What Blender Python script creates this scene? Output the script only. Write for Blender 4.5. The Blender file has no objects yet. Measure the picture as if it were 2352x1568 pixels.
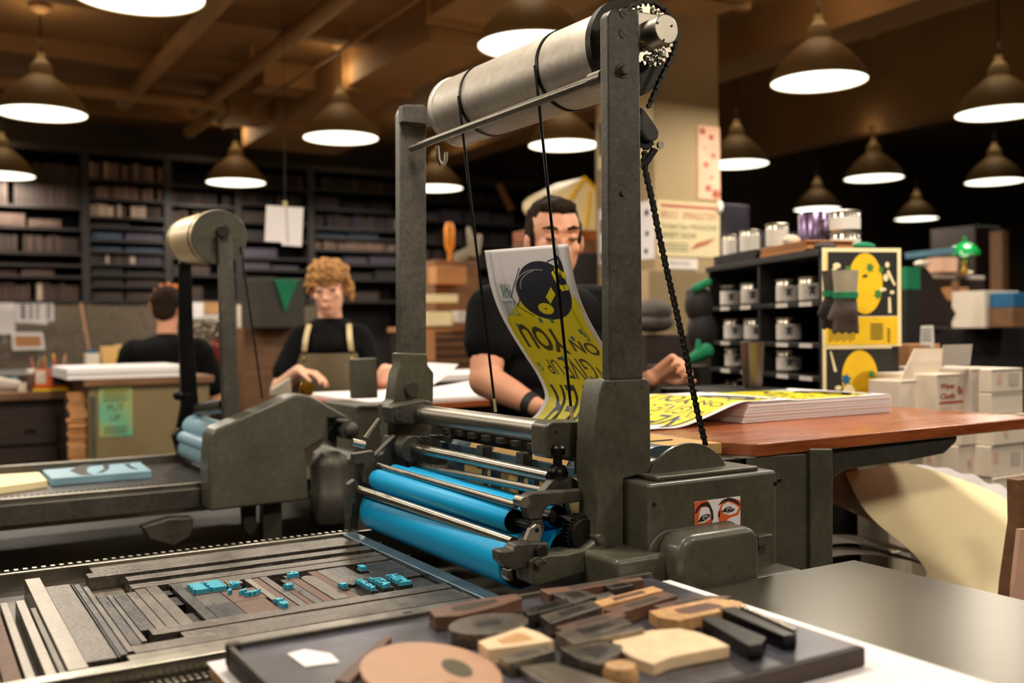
import bpy, bmesh, math, random
from mathutils import Vector, Matrix, Euler, noise
random.seed(7)
S = bpy.context.scene
COL = S.collection
PI = math.pi

# ------------------------------------------------------------------ camera
AX = Vector((0.85634153, 0.01545177, -0.51617867))     # world X seen from the camera
AY = Vector((-0.51630217, 0.00520291, -0.85639068))
AZ = Vector((-0.01054712, 0.99986708, 0.01243325))
RW = Matrix((AX, AY, AZ))
CAM = Vector((0, 0, 1.32))
FPX = 2305.0
cd = bpy.data.cameras.new('camera')
cam = bpy.data.objects.new('camera', cd)
COL.objects.link(cam)
cam.matrix_world = Matrix.Translation(CAM) @ RW.to_4x4()
cd.sensor_width = 36.0
cd.lens = 36.0 * FPX / 2352
cd.clip_start = 0.05
cd.dof.use_dof = True
cd.dof.focus_distance = 1.85
cd.dof.aperture_fstop = 2.6
S.camera = cam

# ------------------------------------------------------------------ light and exposure
w = bpy.data.worlds.new('world')
S.world = w
w.use_nodes = True
w.node_tree.nodes['Background'].inputs[0].default_value = (0.02, 0.016, 0.012, 1)
w.node_tree.nodes['Background'].inputs[1].default_value = 1.0
S.view_settings.view_transform = 'Standard'
S.view_settings.look = 'None'
S.view_settings.exposure = 0.0
S.view_settings.gamma = 1.0
S.view_settings.use_curve_mapping = False
LAMP_POWER = 22.0
LAMP_COL = (1.0, 0.89, 0.74)
DISC_COL = (1.0, 0.97, 0.80)

# ------------------------------------------------------------------ finding places in the room
def ray(px, py):
    return RW @ Vector((px - 1176, 784 - py, -FPX))
def PZ(px, py, z):
    d = ray(px, py); return CAM + d * ((z - CAM.z) / d.z)
def PX(px, py, x):
    d = ray(px, py); return CAM + d * (x / d.x)
def PY(px, py, y):
    d = ray(px, py); return CAM + d * (y / d.y)
def PD(px, py, dep):
    return CAM + ray(px, py) * (dep / FPX)

# ------------------------------------------------------------------ materials
def lin(c):
    return tuple((v / 255 / 12.92 if v / 255 <= 0.04045 else ((v / 255 + 0.055) / 1.055) ** 2.4) for v in c)
MATS = {}
def mat(name, rgb, rough=0.6, metal=0.0, vary=0.25, scale=8.0, bump=0.0, bscale=60.0, rgb2=None, coat=0.0, stretch=None, trans=0.0, emit=0.0, spec=0.5, contrast=None, fine=0.0, fscale=60):
    if name in MATS: return MATS[name]
    m = bpy.data.materials.new(name); m.use_nodes = True
    nt = m.node_tree; n = nt.nodes; L = nt.links
    b = n['Principled BSDF']
    c = lin(rgb)
    b.inputs['Roughness'].default_value = rough
    b.inputs['Metallic'].default_value = metal
    b.inputs['Specular IOR Level'].default_value = spec
    b.inputs['Coat Weight'].default_value = coat
    b.inputs['Coat Roughness'].default_value = 0.15
    b.inputs['Transmission Weight'].default_value = trans
    if emit:
        b.inputs['Emission Color'].default_value = (*c, 1); b.inputs['Emission Strength'].default_value = emit
    if vary > 0 or rgb2:
        tc = n.new('ShaderNodeTexCoord'); mp = n.new('ShaderNodeMapping')
        if stretch: mp.inputs['Scale'].default_value = stretch
        L.new(tc.outputs['Object'], mp.inputs['Vector'])
        no = n.new('ShaderNodeTexNoise'); no.inputs['Scale'].default_value = scale
        no.inputs['Detail'].default_value = 6; no.inputs['Roughness'].default_value = 0.65
        L.new(mp.outputs[0], no.inputs['Vector'])
        r = n.new('ShaderNodeValToRGB')
        c2 = lin(rgb2) if rgb2 else tuple(v * (1 - vary) for v in c)
        c1 = c if rgb2 else tuple(min(1, v * (1 + vary)) for v in c)
        lo, hi = contrast or (0.3, 0.7)
        r.color_ramp.elements[0].position = lo; r.color_ramp.elements[1].position = hi
        r.color_ramp.elements[0].color = (*c2, 1); r.color_ramp.elements[1].color = (*c1, 1)
        L.new(no.outputs['Fac'], r.inputs['Fac'])
        if fine > 0:
            nf = n.new('ShaderNodeTexNoise'); nf.inputs['Scale'].default_value = fscale; nf.inputs['Detail'].default_value = 5; nf.inputs['Roughness'].default_value = 0.7
            L.new(tc.outputs['Object'], nf.inputs['Vector'])
            fr = n.new('ShaderNodeMapRange'); fr.inputs['From Min'].default_value = 0.3; fr.inputs['From Max'].default_value = 0.7; fr.inputs['To Min'].default_value = 1 - fine; fr.inputs['To Max'].default_value = 1 + fine
            L.new(nf.outputs['Fac'], fr.inputs['Value'])
            vm = n.new('ShaderNodeVectorMath'); vm.operation = 'SCALE'; L.new(r.outputs['Color'], vm.inputs[0]); L.new(fr.outputs[0], vm.inputs['Scale']); L.new(vm.outputs[0], b.inputs['Base Color'])
        else: L.new(r.outputs['Color'], b.inputs['Base Color'])
        mr = n.new('ShaderNodeMapRange'); rv = 0.1 if vary > 0.06 else 0.02; mr.inputs['To Min'].default_value = max(0.02, rough - rv); mr.inputs['To Max'].default_value = min(1, rough + rv)
        L.new(no.outputs['Fac'], mr.inputs['Value']); L.new(mr.outputs[0], b.inputs['Roughness'])
    else:
        b.inputs['Base Color'].default_value = (*c, 1)
    if bump > 0:
        tc2 = n.new('ShaderNodeTexCoord')
        n2 = n.new('ShaderNodeTexNoise'); n2.inputs['Scale'].default_value = bscale; n2.inputs['Detail'].default_value = 4
        L.new(tc2.outputs['Object'], n2.inputs['Vector'])
        bp = n.new('ShaderNodeBump'); bp.inputs['Strength'].default_value = bump; bp.inputs['Distance'].default_value = 0.002
        L.new(n2.outputs['Fac'], bp.inputs['Height']); L.new(bp.outputs[0], b.inputs['Normal'])
    MATS[name] = m
    return m

M = {}
def dm(k, *a, **kw): M[k] = mat(k, *a, **kw)
dm('paint', (78, 75, 62), 0.42, 0.0, 0.2, 7, 0.15, 160, coat=0.2, fine=0.22, fscale=70)
dm('paint_dark', (52, 50, 43), 0.5, 0.0, 0.25, 6, 0.15, 120, fine=0.25)
dm('cast', (76, 72, 64), 0.48, 0.35, 0.3, 14, 0.25, 120, fine=0.3, fscale=90)
dm('steel', (170, 164, 150), 0.3, 1.0, 0.2, 10, 0.1, 200)
dm('steel_bar', (150, 144, 132), 0.36, 1.0, 0.25, 5, 0.1, 200)
dm('drum', (176, 168, 156), 0.46, 0.65, 0.12, 5, 0.2, 90, fine=0.12, fscale=60)
dm('drum_brass', (226, 200, 150), 0.4, 0.55, 0.1, 3, 0.1, 90)
dm('dark_metal', (45, 42, 37), 0.42, 0.7, 0.3, 20, 0.2, 100)
dm('black_metal', (22, 21, 20), 0.35, 0.6, 0.3, 20, 0.1, 100)
dm('bedsteel', (66, 60, 54), 0.35, 0.7, 0.35, 9, 0.2, 80, fine=0.3)
dm('ink', (0, 158, 214), 0.42, 0.0, 0.05, 4, 0.12, 260, spec=0.3)
dm('ink_type', (60, 178, 205), 0.4, 0.0, 0.12, 40)
dm('ink_pale', (140, 178, 196), 0.38, 0.0, 0.06, 4)
dm('ink_bar', (96, 118, 130), 0.3, 0.7, 0.25, 10)
dm('rubber', (26, 25, 24), 0.6, 0, 0.2, 20)
dm('wood_board', (182, 100, 52), 0.28, 0, 0.2, 4, 0.05, 60, rgb2=(124, 60, 28), coat=0.3, stretch=(1.0, 9, 9))
dm('wood_edge', (112, 58, 32), 0.4, 0, 0.2, 6, stretch=(1, 8, 8))
dm('wood_mid', (120, 84, 54), 0.6, 0, 0.3, 5, stretch=(1, 8, 8))
dm('wood_dark', (48, 34, 26), 0.6, 0, 0.35, 5, stretch=(1, 8, 8))
dm('shelf_wood', (34, 26, 25), 0.5, 0, 0.3, 5, stretch=(1, 8, 8))
dm('paper', (238, 232, 232), 0.75, 0, 0.02, 3)
dm('paper_cream', (250, 232, 182), 0.7, 0, 0.04, 3)
dm('paper_grey', (188, 176, 164), 0.8, 0, 0.1, 12)
dm('kraft', (220, 178, 112), 0.8, 0, 0.1, 8)
dm('yellow', (232, 218, 12), 0.6, 0, 0.03, 3)
dm('yellow_deep', (246, 200, 20), 0.6, 0, 0.1, 7)
dm('navy', (28, 30, 48), 0.55, 0, 0.1, 6)
dm('black_print', (30, 28, 26), 0.6, 0, 0.2, 20)
dm('olive_print', (70, 64, 30), 0.6, 0, 0.1, 20)
dm('teal', (32, 122, 132), 0.6, 0, 0.1, 6)
dm('teal_light', (112, 160, 186), 0.6, 0, 0.15, 30)
dm('orange_print', (226, 96, 34), 0.6, 0, 0.08, 20)
dm('grey_print', (150, 148, 150), 0.6, 0, 0.08, 20)
dm('red_print', (176, 52, 44), 0.7, 0, 0.1, 20)
dm('green_star', (74, 128, 54), 0.7, 0, 0.1, 20)
dm('blue_star', (26, 96, 140), 0.7, 0, 0.1, 20)
dm('skin', (214, 152, 120), 0.55, 0, 0.08, 14)
dm('skin_woman', (226, 172, 142), 0.55, 0, 0.08, 14)
dm('lip', (190, 112, 96), 0.5, 0, 0.05, 14)
dm('hair_dark', (40, 27, 18), 0.85, 0, 0.4, 40, 0.8, 120, stretch=(3, 3, 1), spec=0.15)
dm('hair_blond', (186, 134, 70), 0.75, 0, 0.4, 25, 0.8, 110, rgb2=(98, 62, 30), stretch=(3, 3, 0.7))
dm('shirt_black', (11, 11, 12), 0.95, 0, 0.2, 8, 0.6, 40, spec=0.15)
dm('trousers', (36, 36, 42), 0.85, 0, 0.2, 8)
dm('apron', (92, 80, 56), 0.8, 0, 0.12, 12, 0.3, 200)
dm('strap', (206, 186, 142), 0.7, 0, 0.08, 12)
dm('white_gloss', (232, 226, 218), 0.4, 0, 0.03, 8)
dm('carton', (222, 208, 190), 0.75, 0, 0.04, 6)
dm('cardboard', (190, 134, 84), 0.8, 0, 0.08, 6)
dm('concrete', (52, 46, 40), 0.6, 0, 0.25, 3, 0.1, 30)
dm('wall_dark', (62, 52, 42), 0.8, 0, 0.2, 2)
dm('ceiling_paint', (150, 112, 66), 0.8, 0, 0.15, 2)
dm('duct', (176, 136, 84), 0.6, 0.1, 0.12, 3)
dm('pillar_paint', (158, 136, 98), 0.7, 0, 0.06, 3, 0.1, 30)
dm('lamp_shade', (150, 126, 82), 0.6, 0.0, 0.1, 8)
dm('flatfile', (128, 112, 78), 0.5, 0, 0.1, 4)
dm('green_glass', (20, 150, 70), 0.15, 0, 0.05, 6, trans=0.3)
dm('brass', (200, 150, 60), 0.3, 1.0, 0.1, 10)
dm('green_cloth', (18, 128, 86), 0.8, 0, 0.15, 10)
dm('glove', (74, 66, 62), 0.85, 0, 0.3, 25)
dm('glove_grey', (168, 160, 142), 0.85, 0, 0.15, 25)
dm('tin', (200, 192, 178), 0.22, 1.0, 0.15, 12)
dm('tin_purple', (128, 108, 140), 0.25, 0.9, 0.1, 6)
dm('label_white', (214, 206, 198), 0.6, 0, 0.05, 10)
dm('type_grey', (104, 96, 88), 0.34, 0.6, 0.3, 26, 0.5, 160, fine=0.4, fscale=130)
dm('type_dark', (66, 62, 60), 0.3, 0.5, 0.35, 30, 0.5, 160, fine=0.4, fscale=130)
dm('type_light', (138, 130, 118), 0.34, 0.8, 0.15, 8, 0.1, 150, stretch=(8, 1, 1), fine=0.2, fscale=100)
dm('type_brown', (96, 66, 50), 0.5, 0, 0.3, 12, fine=0.3, fscale=90)
dm('type_tan', (186, 142, 92), 0.55, 0, 0.25, 14, fine=0.25, fscale=80, stretch=(1, 5, 1))
dm('type_cream', (226, 196, 158), 0.55, 0, 0.08, 14, fine=0.1)
dm('table_steel', (92, 87, 74), 0.30, 0.75, 0.06, 2, 0, 40)
dm('galley_blue', (104, 104, 120), 0.36, 0.6, 0.5, 7, 0.1, 40, rgb2=(58, 52, 50), fine=0.25, fscale=40)
dm('disc_tan', (180, 140, 112), 0.55, 0, 0.08, 10)

# ------------------------------------------------------------------ mesh builder
class MB:
    def __init__(s): s.v = []; s.f = []; s.mi = []; s.cur = 0
    def add(s, vs, fs):
        o = len(s.v); s.v += [tuple(v) for v in vs]
        for f in fs: s.f.append([i + o for i in f]); s.mi.append(s.cur)
        return s
    def box(s, a, b, mtx=None):
        x0, y0, z0 = a; x1, y1, z1 = b
        if x0 > x1: x0, x1 = x1, x0
        if y0 > y1: y0, y1 = y1, y0
        if z0 > z1: z0, z1 = z1, z0
        vs = [Vector(p) for p in ((x0,y0,z0),(x1,y0,z0),(x1,y1,z0),(x0,y1,z0),(x0,y0,z1),(x1,y0,z1),(x1,y1,z1),(x0,y1,z1))]
        if mtx: vs = [mtx @ v for v in vs]
        return s.add(vs, [(3,2,1,0),(4,5,6,7),(0,1,5,4),(1,2,6,5),(2,3,7,6),(3,0,4,7)])
    def cbox(s, c, size, rot=0, tilt=(0, 0)):
        mt = Matrix.Translation(c) @ Euler((tilt[0], tilt[1], rot)).to_matrix().to_4x4()
        h = [q / 2 for q in size]
        return s.box((-h[0], -h[1], -h[2]), (h[0], h[1], h[2]), mt)
    def cyl(s, p0, p1, r0, r1=None, n=24, caps=True):
        p0 = Vector(p0); p1 = Vector(p1); r1 = r0 if r1 is None else r1
        d = (p1 - p0).normalized(); q = d.to_track_quat('Z', 'Y')
        ring = [q @ Vector((math.cos(2*PI*i/n), math.sin(2*PI*i/n), 0)) for i in range(n)]
        vs = [p0 + u * r0 for u in ring] + [p1 + u * r1 for u in ring]
        fs = [(i, (i+1) % n, (i+1) % n + n, i + n) for i in range(n)]
        if caps: fs += [tuple(range(n))[::-1], tuple(range(n, 2*n))]
        return s.add(vs, fs)
    def lathe(s, prof, org, axis=(0, 0, 1), n=32, caps=True):
        q = Vector(axis).normalized().to_track_quat('Z', 'Y'); org = Vector(org)
        vs = []; fs = []
        for (r, h) in prof:
            for i in range(n):
                a = 2*PI*i/n; vs.append(org + q @ Vector((r*math.cos(a), r*math.sin(a), h)))
        for k in range(len(prof)-1):
            for i in range(n):
                j = (i+1) % n; fs.append((k*n+i, k*n+j, (k+1)*n+j, (k+1)*n+i))
        if caps: fs += [tuple(range(n))[::-1], tuple(range((len(prof)-1)*n, len(prof)*n))]
        return s.add(vs, fs)
    def prism(s, poly, a, b, plane='xz'):
        # poly in two axes, extruded along the third from a to b
        def mk(u, v, t):
            return {'xz': (u, t, v), 'xy': (u, v, t), 'yz': (t, u, v)}[plane]
        n = len(poly)
        vs = [mk(u, v, a) for u, v in poly] + [mk(u, v, b) for u, v in poly]
        fs = [(i, (i+1) % n, (i+1) % n + n, i + n) for i in range(n)] + [tuple(range(n))[::-1], tuple(range(n, 2*n))]
        return s.add(vs, fs)
    def tube(s, pts, r, n=8, closed=False):
        pts = [Vector(p) for p in pts]; m = len(pts); vs = []; fs = []
        rs = r if isinstance(r, (list, tuple)) else [r] * m
        up = None
        for k, p in enumerate(pts):
            d = (pts[min(k+1, m-1)] - pts[max(k-1, 0)])
            d = d.normalized() if d.length > 1e-9 else Vector((0, 0, 1))
            if up is None: up = d.orthogonal().normalized()
            up = (up - d * up.dot(d)).normalized(); sd = d.cross(up)
            for i in range(n):
                a = 2*PI*i/n; vs.append(p + (up*math.cos(a) + sd*math.sin(a)) * rs[k])
        for k in range(m-1):
            for i in range(n):
                j = (i+1) % n; fs.append((k*n+i, k*n+j, (k+1)*n+j, (k+1)*n+i))
        fs += [tuple(range(n))[::-1], tuple(range((m-1)*n, m*n))]
        return s.add(vs, fs)
    def ball(s, c, r, n=14, m=10, mtx=None):
        r = (r, r, r) if not isinstance(r, (tuple, list)) else r
        c = Vector(c); vs = [Vector((0, 0, -r[2]))]; fs = []
        for k in range(1, m):
            t = -PI/2 + PI*k/m
            for i in range(n):
                a = 2*PI*i/n; vs.append(Vector((r[0]*math.cos(t)*math.cos(a), r[1]*math.cos(t)*math.sin(a), r[2]*math.sin(t))))
        vs.append(Vector((0, 0, r[2]))); last = len(vs)-1
        for i in range(n): fs.append((0, 1+(i+1) % n, 1+i))
        for k in range(m-2):
            for i in range(n):
                j = (i+1) % n; fs.append((1+k*n+i, 1+k*n+j, 1+(k+1)*n+j, 1+(k+1)*n+i))
        for i in range(n): fs.append((1+(m-2)*n+i, 1+(m-2)*n+(i+1) % n, last))
        if mtx: vs = [mtx @ v for v in vs]
        return s.add([v + c for v in vs], fs)
    def capsule(s, a, b, ra, rb=None, n=14, flat=None):
        rb = ra if rb is None else rb; a = Vector(a); b = Vector(b); d = b - a
        k = max(2, int(d.length / (min(ra, rb) * 0.35)) + 1)
        for i in range(k + 1):
            t = i / k; rr = ra + (rb - ra) * t
            s.ball(a.lerp(b, t), (rr, rr, rr) if not flat else (rr*flat[0], rr*flat[1], rr*flat[2]), 12, 8)
        return s
    def grid(s, fn, nu, nv, thick=0.0):
        P = [[Vector(fn(i/nu, j/nv)) for j in range(nv+1)] for i in range(nu+1)]
        W = nv + 1
        vs = [p for row in P for p in row]
        fs = [(i*W+j, (i+1)*W+j, (i+1)*W+j+1, i*W+j+1) for i in range(nu) for j in range(nv)]
        if thick:
            nr = []
            for i in range(nu+1):
                for j in range(nv+1):
                    du = P[min(i+1, nu)][j] - P[max(i-1, 0)][j]; dv = P[i][min(j+1, nv)] - P[i][max(j-1, 0)]
                    nr.append(du.cross(dv).normalized())
            o = len(vs); vs2 = [v - n * thick for v, n in zip(vs, nr)]
            fs2 = [tuple(q + o for q in f[::-1]) for f in fs]
            rim = []
            loop = [i*W for i in range(nu+1)] + [nu*W+j for j in range(1, nv+1)] + [i*W+nv for i in range(nu-1, -1, -1)] + [j for j in range(nv-1, 0, -1)]
            for a, b in zip(loop, loop[1:] + loop[:1]): rim.append((a, a+o, b+o, b))
            return s.add(vs + vs2, fs + fs2 + rim)
        return s.add(vs, fs)
    def build(s, name, material, parent=None, bevel=0.0, smooth=False, segs=2, kind=None, local=False):
        me = bpy.data.meshes.new(name); me.from_pydata(s.v, [], s.f)
        mats = material if isinstance(material, (list, tuple)) else [material]
        for m in mats: me.materials.append(M[m] if isinstance(m, str) else m)
        if len(mats) > 1:
            for p, i in zip(me.polygons, s.mi): p.material_index = i
        bm = bmesh.new(); bm.from_mesh(me); bmesh.ops.recalc_face_normals(bm, faces=bm.faces) ; bm.to_mesh(me); bm.free()
        if smooth:
            for p in me.polygons: p.use_smooth = True
        o = bpy.data.objects.new(name, me); COL.objects.link(o)
        if bevel:
            b = o.modifiers.new('bevel', 'BEVEL'); b.width = bevel; b.segments = segs; b.limit_method = 'ANGLE'; b.angle_limit = 0.6
            for p in me.polygons: p.use_smooth = True
            b.harden_normals = True
        elif smooth:
            me.set_sharp_from_angle(angle=0.7)
        if parent:
            o.parent = parent
            if not local:
                off = Vector((0, 0, 0)); q = parent
                while q: off += q.location; q = q.parent
                o.location = -off
        if kind: o['kind'] = kind
        return o

def recenter(o):
    """put a single-mesh object's origin at the bottom centre of its mesh"""
    me = o.data; xs = [v.co for v in me.vertices]
    lo = Vector((min(v.x for v in xs), min(v.y for v in xs), min(v.z for v in xs))); hi = Vector((max(v.x for v in xs), max(v.y for v in xs), max(v.z for v in xs)))
    c = Vector(((lo.x+hi.x)/2, (lo.y+hi.y)/2, lo.z))
    me.transform(Matrix.Translation(-c)); o.location = o.location + c
    return o
def tag(o, label, cat, group=None, kind=None):
    o['label'] = label; o['category'] = cat
    if group: o['group'] = group
    if kind: o['kind'] = kind
    if o.type == 'MESH' and not o.parent and o.location.length < 1e-6 and not o.children: recenter(o)
    return o
def thing(name, loc, label, cat, group=None):
    o = bpy.data.objects.new(name, None); COL.objects.link(o); o.location = loc
    o.empty_display_size = 0.05
    o['label'] = label; o['category'] = cat
    if group: o['group'] = group
    return o
def copy_tree(o, parent=None):
    c = o.copy(); COL.objects.link(c); c.parent = parent
    for ch in list(o.children): copy_tree(ch, c)
    return c
def textmesh(s, size=1.0, mirror=False, width=None, height=None, bold=0.0, sub=0):
    """flat letters: vertices (u, v) and faces, lower left at the origin"""
    cu = bpy.data.curves.new('txt', 'FONT'); cu.body = s; cu.size = size; cu.offset = bold; cu.resolution_u = 3
    o = bpy.data.objects.new('txt', cu); COL.objects.link(o)
    dg = bpy.context.evaluated_depsgraph_get(); me = bpy.data.meshes.new_from_object(o.evaluated_get(dg))
    bpy.data.objects.remove(o); bpy.data.curves.remove(cu)
    bm = bmesh.new(); bm.from_mesh(me); bpy.data.meshes.remove(me)
    bmesh.ops.remove_doubles(bm, verts=bm.verts, dist=1e-5)
    if sub: bmesh.ops.subdivide_edges(bm, edges=bm.edges, cuts=sub); bmesh.ops.triangulate(bm, faces=bm.faces)
    vs = [(v.co.x, v.co.y) for v in bm.verts]; bm.verts.index_update()
    fs = [[v.index for v in f.verts] for f in bm.faces]; bm.free()
    x0 = min(v[0] for v in vs); x1 = max(v[0] for v in vs); y0 = min(v[1] for v in vs); y1 = max(v[1] for v in vs)
    kx = (width / (x1-x0)) if width else 1; ky = (height / (y1-y0)) if height else (kx if width else 1)
    if height and not width: kx = ky
    vs = [((x-x0)*kx, (y-y0)*ky) for x, y in vs]
    if mirror: W = max(v[0] for v in vs); vs = [(W-x, y) for x, y in vs]
    return vs, fs
def letters(mb, s, org, U, V, width=None, height=None, mirror=False, lift=0.0, thick=0.0, bold=0.0):
    """put flat or raised letters on a plane: org = lower left, U = reading direction, V = up"""
    U = Vector(U).normalized(); V = Vector(V).normalized(); N = U.cross(V); org = Vector(org)
    vs, fs = textmesh(s, width=width, height=height, mirror=mirror, bold=bold)
    top = [org + U*x + V*y + N*(lift+thick) for x, y in vs]
    mb.add(top, fs)
    if thick:
        cnt = {}
        for f in fs:
            for a, b in zip(f, f[1:] + f[:1]): cnt[(a, b)] = 1
        bot = [org + U*x + V*y + N*lift for x, y in vs]; n = len(vs)
        side = [(a, b, b+n, a+n) for (a, b) in cnt if (b, a) not in cnt]
        mb.add(top + bot, side)
def quad(mb, org, U, V, w, h, lift=0.0, thick=0.0006):
    U = Vector(U).normalized(); V = Vector(V).normalized(); N = U.cross(V); org = Vector(org) + N*lift
    p = [org, org + U*w, org + U*w + V*h, org + V*h]
    q = [v + N*thick for v in p]
    return mb.add(p + q, [(3,2,1,0),(4,5,6,7),(0,1,5,4),(1,2,6,5),(2,3,7,6),(3,0,4,7)])
def poly(mb, pts, org, U, V, lift=0.0, thick=0.0004):
    U = Vector(U).normalized(); V = Vector(V).normalized(); N = U.cross(V); org = Vector(org)
    a = [org + U*x + V*y + N*lift for x, y in pts]; b = [p + N*thick for p in a]; n = len(pts)
    return mb.add(a + b, [tuple(range(n))[::-1], tuple(range(n, 2*n))] + [(i, (i+1) % n, (i+1) % n + n, i+n) for i in range(n)])
def ell(cx, cy, rx, ry, n=28, a0=0, a1=2*PI, rot=0):
    out = []
    for i in range(n):
        a = a0 + (a1-a0)*i/n; x = rx*math.cos(a); y = ry*math.sin(a)
        out.append((cx + x*math.cos(rot) - y*math.sin(rot), cy + x*math.sin(rot) + y*math.cos(rot)))
    return out
def star(cx, cy, r, n=5, k=0.45, rot=0.3):
    return [(cx + (r if i % 2 == 0 else r*k)*math.cos(rot+PI*i/n), cy + (r if i % 2 == 0 else r*k)*math.sin(rot+PI*i/n)) for i in range(2*n)]
def bolt(c, cx, cy, s, rot=0.0):
    pts = [(-1, -.1), (-.1, .35), (-.15, .1), (.5, .45), (.35, .15), (1, .5), (.1, -.3), (.2, -.05), (-.4, -.4), (-.3, -.12)]
    return [(cx + s*(x*math.cos(rot)-y*math.sin(rot)), cy + s*(x*math.sin(rot)+y*math.cos(rot))) for x, y in pts]

# ================================================================== the room
def struct(name, mb, m, **kw):
    o = mb.build(name, m, **kw); o['kind'] = 'structure'; return o
struct('floor', MB().box((-4, -3.2, -0.1), (14.2, 9.6, 0)), 'concrete')
struct('wall_back', MB().box((-4, 9.42, 0), (14.2, 9.6, 3.9)), 'wall_dark')
struct('wall_right', MB().box((14.0, -3.2, 0), (14.2, 9.42, 3.9)), 'wall_dark')
struct('wall_left', MB().box((-4, -3.2, 0), (-3.8, 9.42, 3.9)), 'wall_dark')
struct('wall_front', MB().box((-4, -3.4, 0), (14.2, -3.2, 3.9)), 'wall_dark')
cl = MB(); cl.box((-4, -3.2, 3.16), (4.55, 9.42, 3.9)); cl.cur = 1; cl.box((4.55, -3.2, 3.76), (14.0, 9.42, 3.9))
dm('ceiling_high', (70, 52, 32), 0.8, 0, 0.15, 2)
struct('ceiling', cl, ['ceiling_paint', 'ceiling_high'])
# beams under the low ceiling, along X
for i, y in enumerate((5.65, 6.85, 8.4)):
    struct('trim_%d' % (i+1), MB().box((-3.8, y, 3.05), (2.44, y+0.10, 3.16)), 'ceiling_paint')
# beams under the high ceiling, along Y
for i, (x, z, wd) in enumerate(((4.30, 2.92, 0.30), (6.95, 2.95, 0.22))):
    struct('trim_%d' % (i+4), MB().box((x, -3.2, z), (x+wd, 9.42, 3.76)), 'ceiling_paint')
struct('trim_6', MB().box((4.6, 3.0, 3.3), (6.95, 3.22, 3.76)), 'ceiling_paint')
struct('trim_7', MB().box((7.17, 4.9, 3.3), (14.0, 5.1, 3.76)), 'ceiling_paint')
# pillar
PL = PD(1505, 700, 5.4)
PW = 0.47
pm = MB(); pm.box((PL.x, PL.y, 0), (PL.x+PW, PL.y+0.54, 3.16+0.6)); struct('wall_pillar', pm, 'pillar_paint', bevel=0.01)

# ducts
d = thing('air_duct', (2.68, 6.5, 2.9), 'wide tan rectangular air duct with flanged joints on the low ceiling left of the pillar', 'duct')
b = MB(); b.box((2.46, 4.85, 2.9), (2.89, 7.35, 3.159)); b.build('duct_run', 'duct', d, bevel=0.004)
b = MB(); b.box((2.42, 7.4, 2.86), (3.25, 8.35, 3.159)); b.build('duct_end_box', 'duct', d, bevel=0.004)
b = MB(); b.box((2.40, 3.1, 2.98), (3.05, 4.8, 3.159)); b.build('duct_near_run', 'duct', d, bevel=0.004)
for y in (4.86, 6.1, 7.36): MB().box((2.44, y, 2.875), (2.92, y+0.045, 3.159)).build('flange', 'duct', d)
MB().box((2.38, 4.78, 2.95), (3.07, 4.82, 3.159)).build('flange', 'duct', d)
MB().box((2.10, 7.6, 2.95), (2.42, 7.95, 3.159)).build('branch_duct', 'duct', d); MB().box((2.1, 6.7, 3.0), (2.46, 7.0, 3.159)).build('branch_duct', 'duct', d)
d2 = thing('air_duct', (3.4, 4, 3.0), 'tan square duct running overhead beyond the steel paper-hoist drum', 'duct')
MB().box((3.25, 2.5, 2.93), (3.62, 4.0, 3.159)).build('duct_run', 'duct', d2, bevel=0.004)
MB().box((3.22, 3.7, 2.91), (3.65, 3.75, 3.159)).build('flange', 'duct', d2)
for x, r, lab in ((1.40, 0.05, 'thick tan pipe under the low ceiling, nearer the big lamp at top left'), (1.93, 0.05, 'thick tan ceiling pipe nearer the air duct')):
    p = thing('ceiling_pipe', (x, 6, 3.0), lab, 'pipe')
    b = MB(); b.cyl((x, 2.6, 3.02), (x, 7.9, 3.02), r, n=20); b.build('pipe_run', 'duct', p, smooth=True)
    for y in (4.2, 6.4): MB().box((x-0.012, y, 3.02), (x+0.012, y+0.03, 3.159)).build('hanger', 'duct', p)
p = thing('ceiling_pipe', (2.2, 7, 3.0), 'tan cross pipe with elbow below the low ceiling at upper left', 'pipe')
b = MB(); b.tube([(0.2, 7.45, 3.0), (1.9, 7.45, 3.0), (2.0, 7.48, 3.0), (2.05, 7.58, 3.0), (2.05, 8.6, 3.0)], 0.05, 16); b.build('pipe_run', 'duct', p, smooth=True)
for x in (0.4, 1.5): MB().box((x, 7.44, 3.0), (x+0.03, 7.46, 3.159)).build('hanger', 'duct', p)
tag(MB().tube([(2.25, 4.6, 3.0), (2.25, 8.3, 3.0)], 0.010, 8).tube([(2.25, 5.5, 3.0), (2.25, 5.5, 3.159)], 0.005, 6).build('conduit', 'duct'), 'thin tan conduit running beside the wide air duct', 'conduit')

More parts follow.
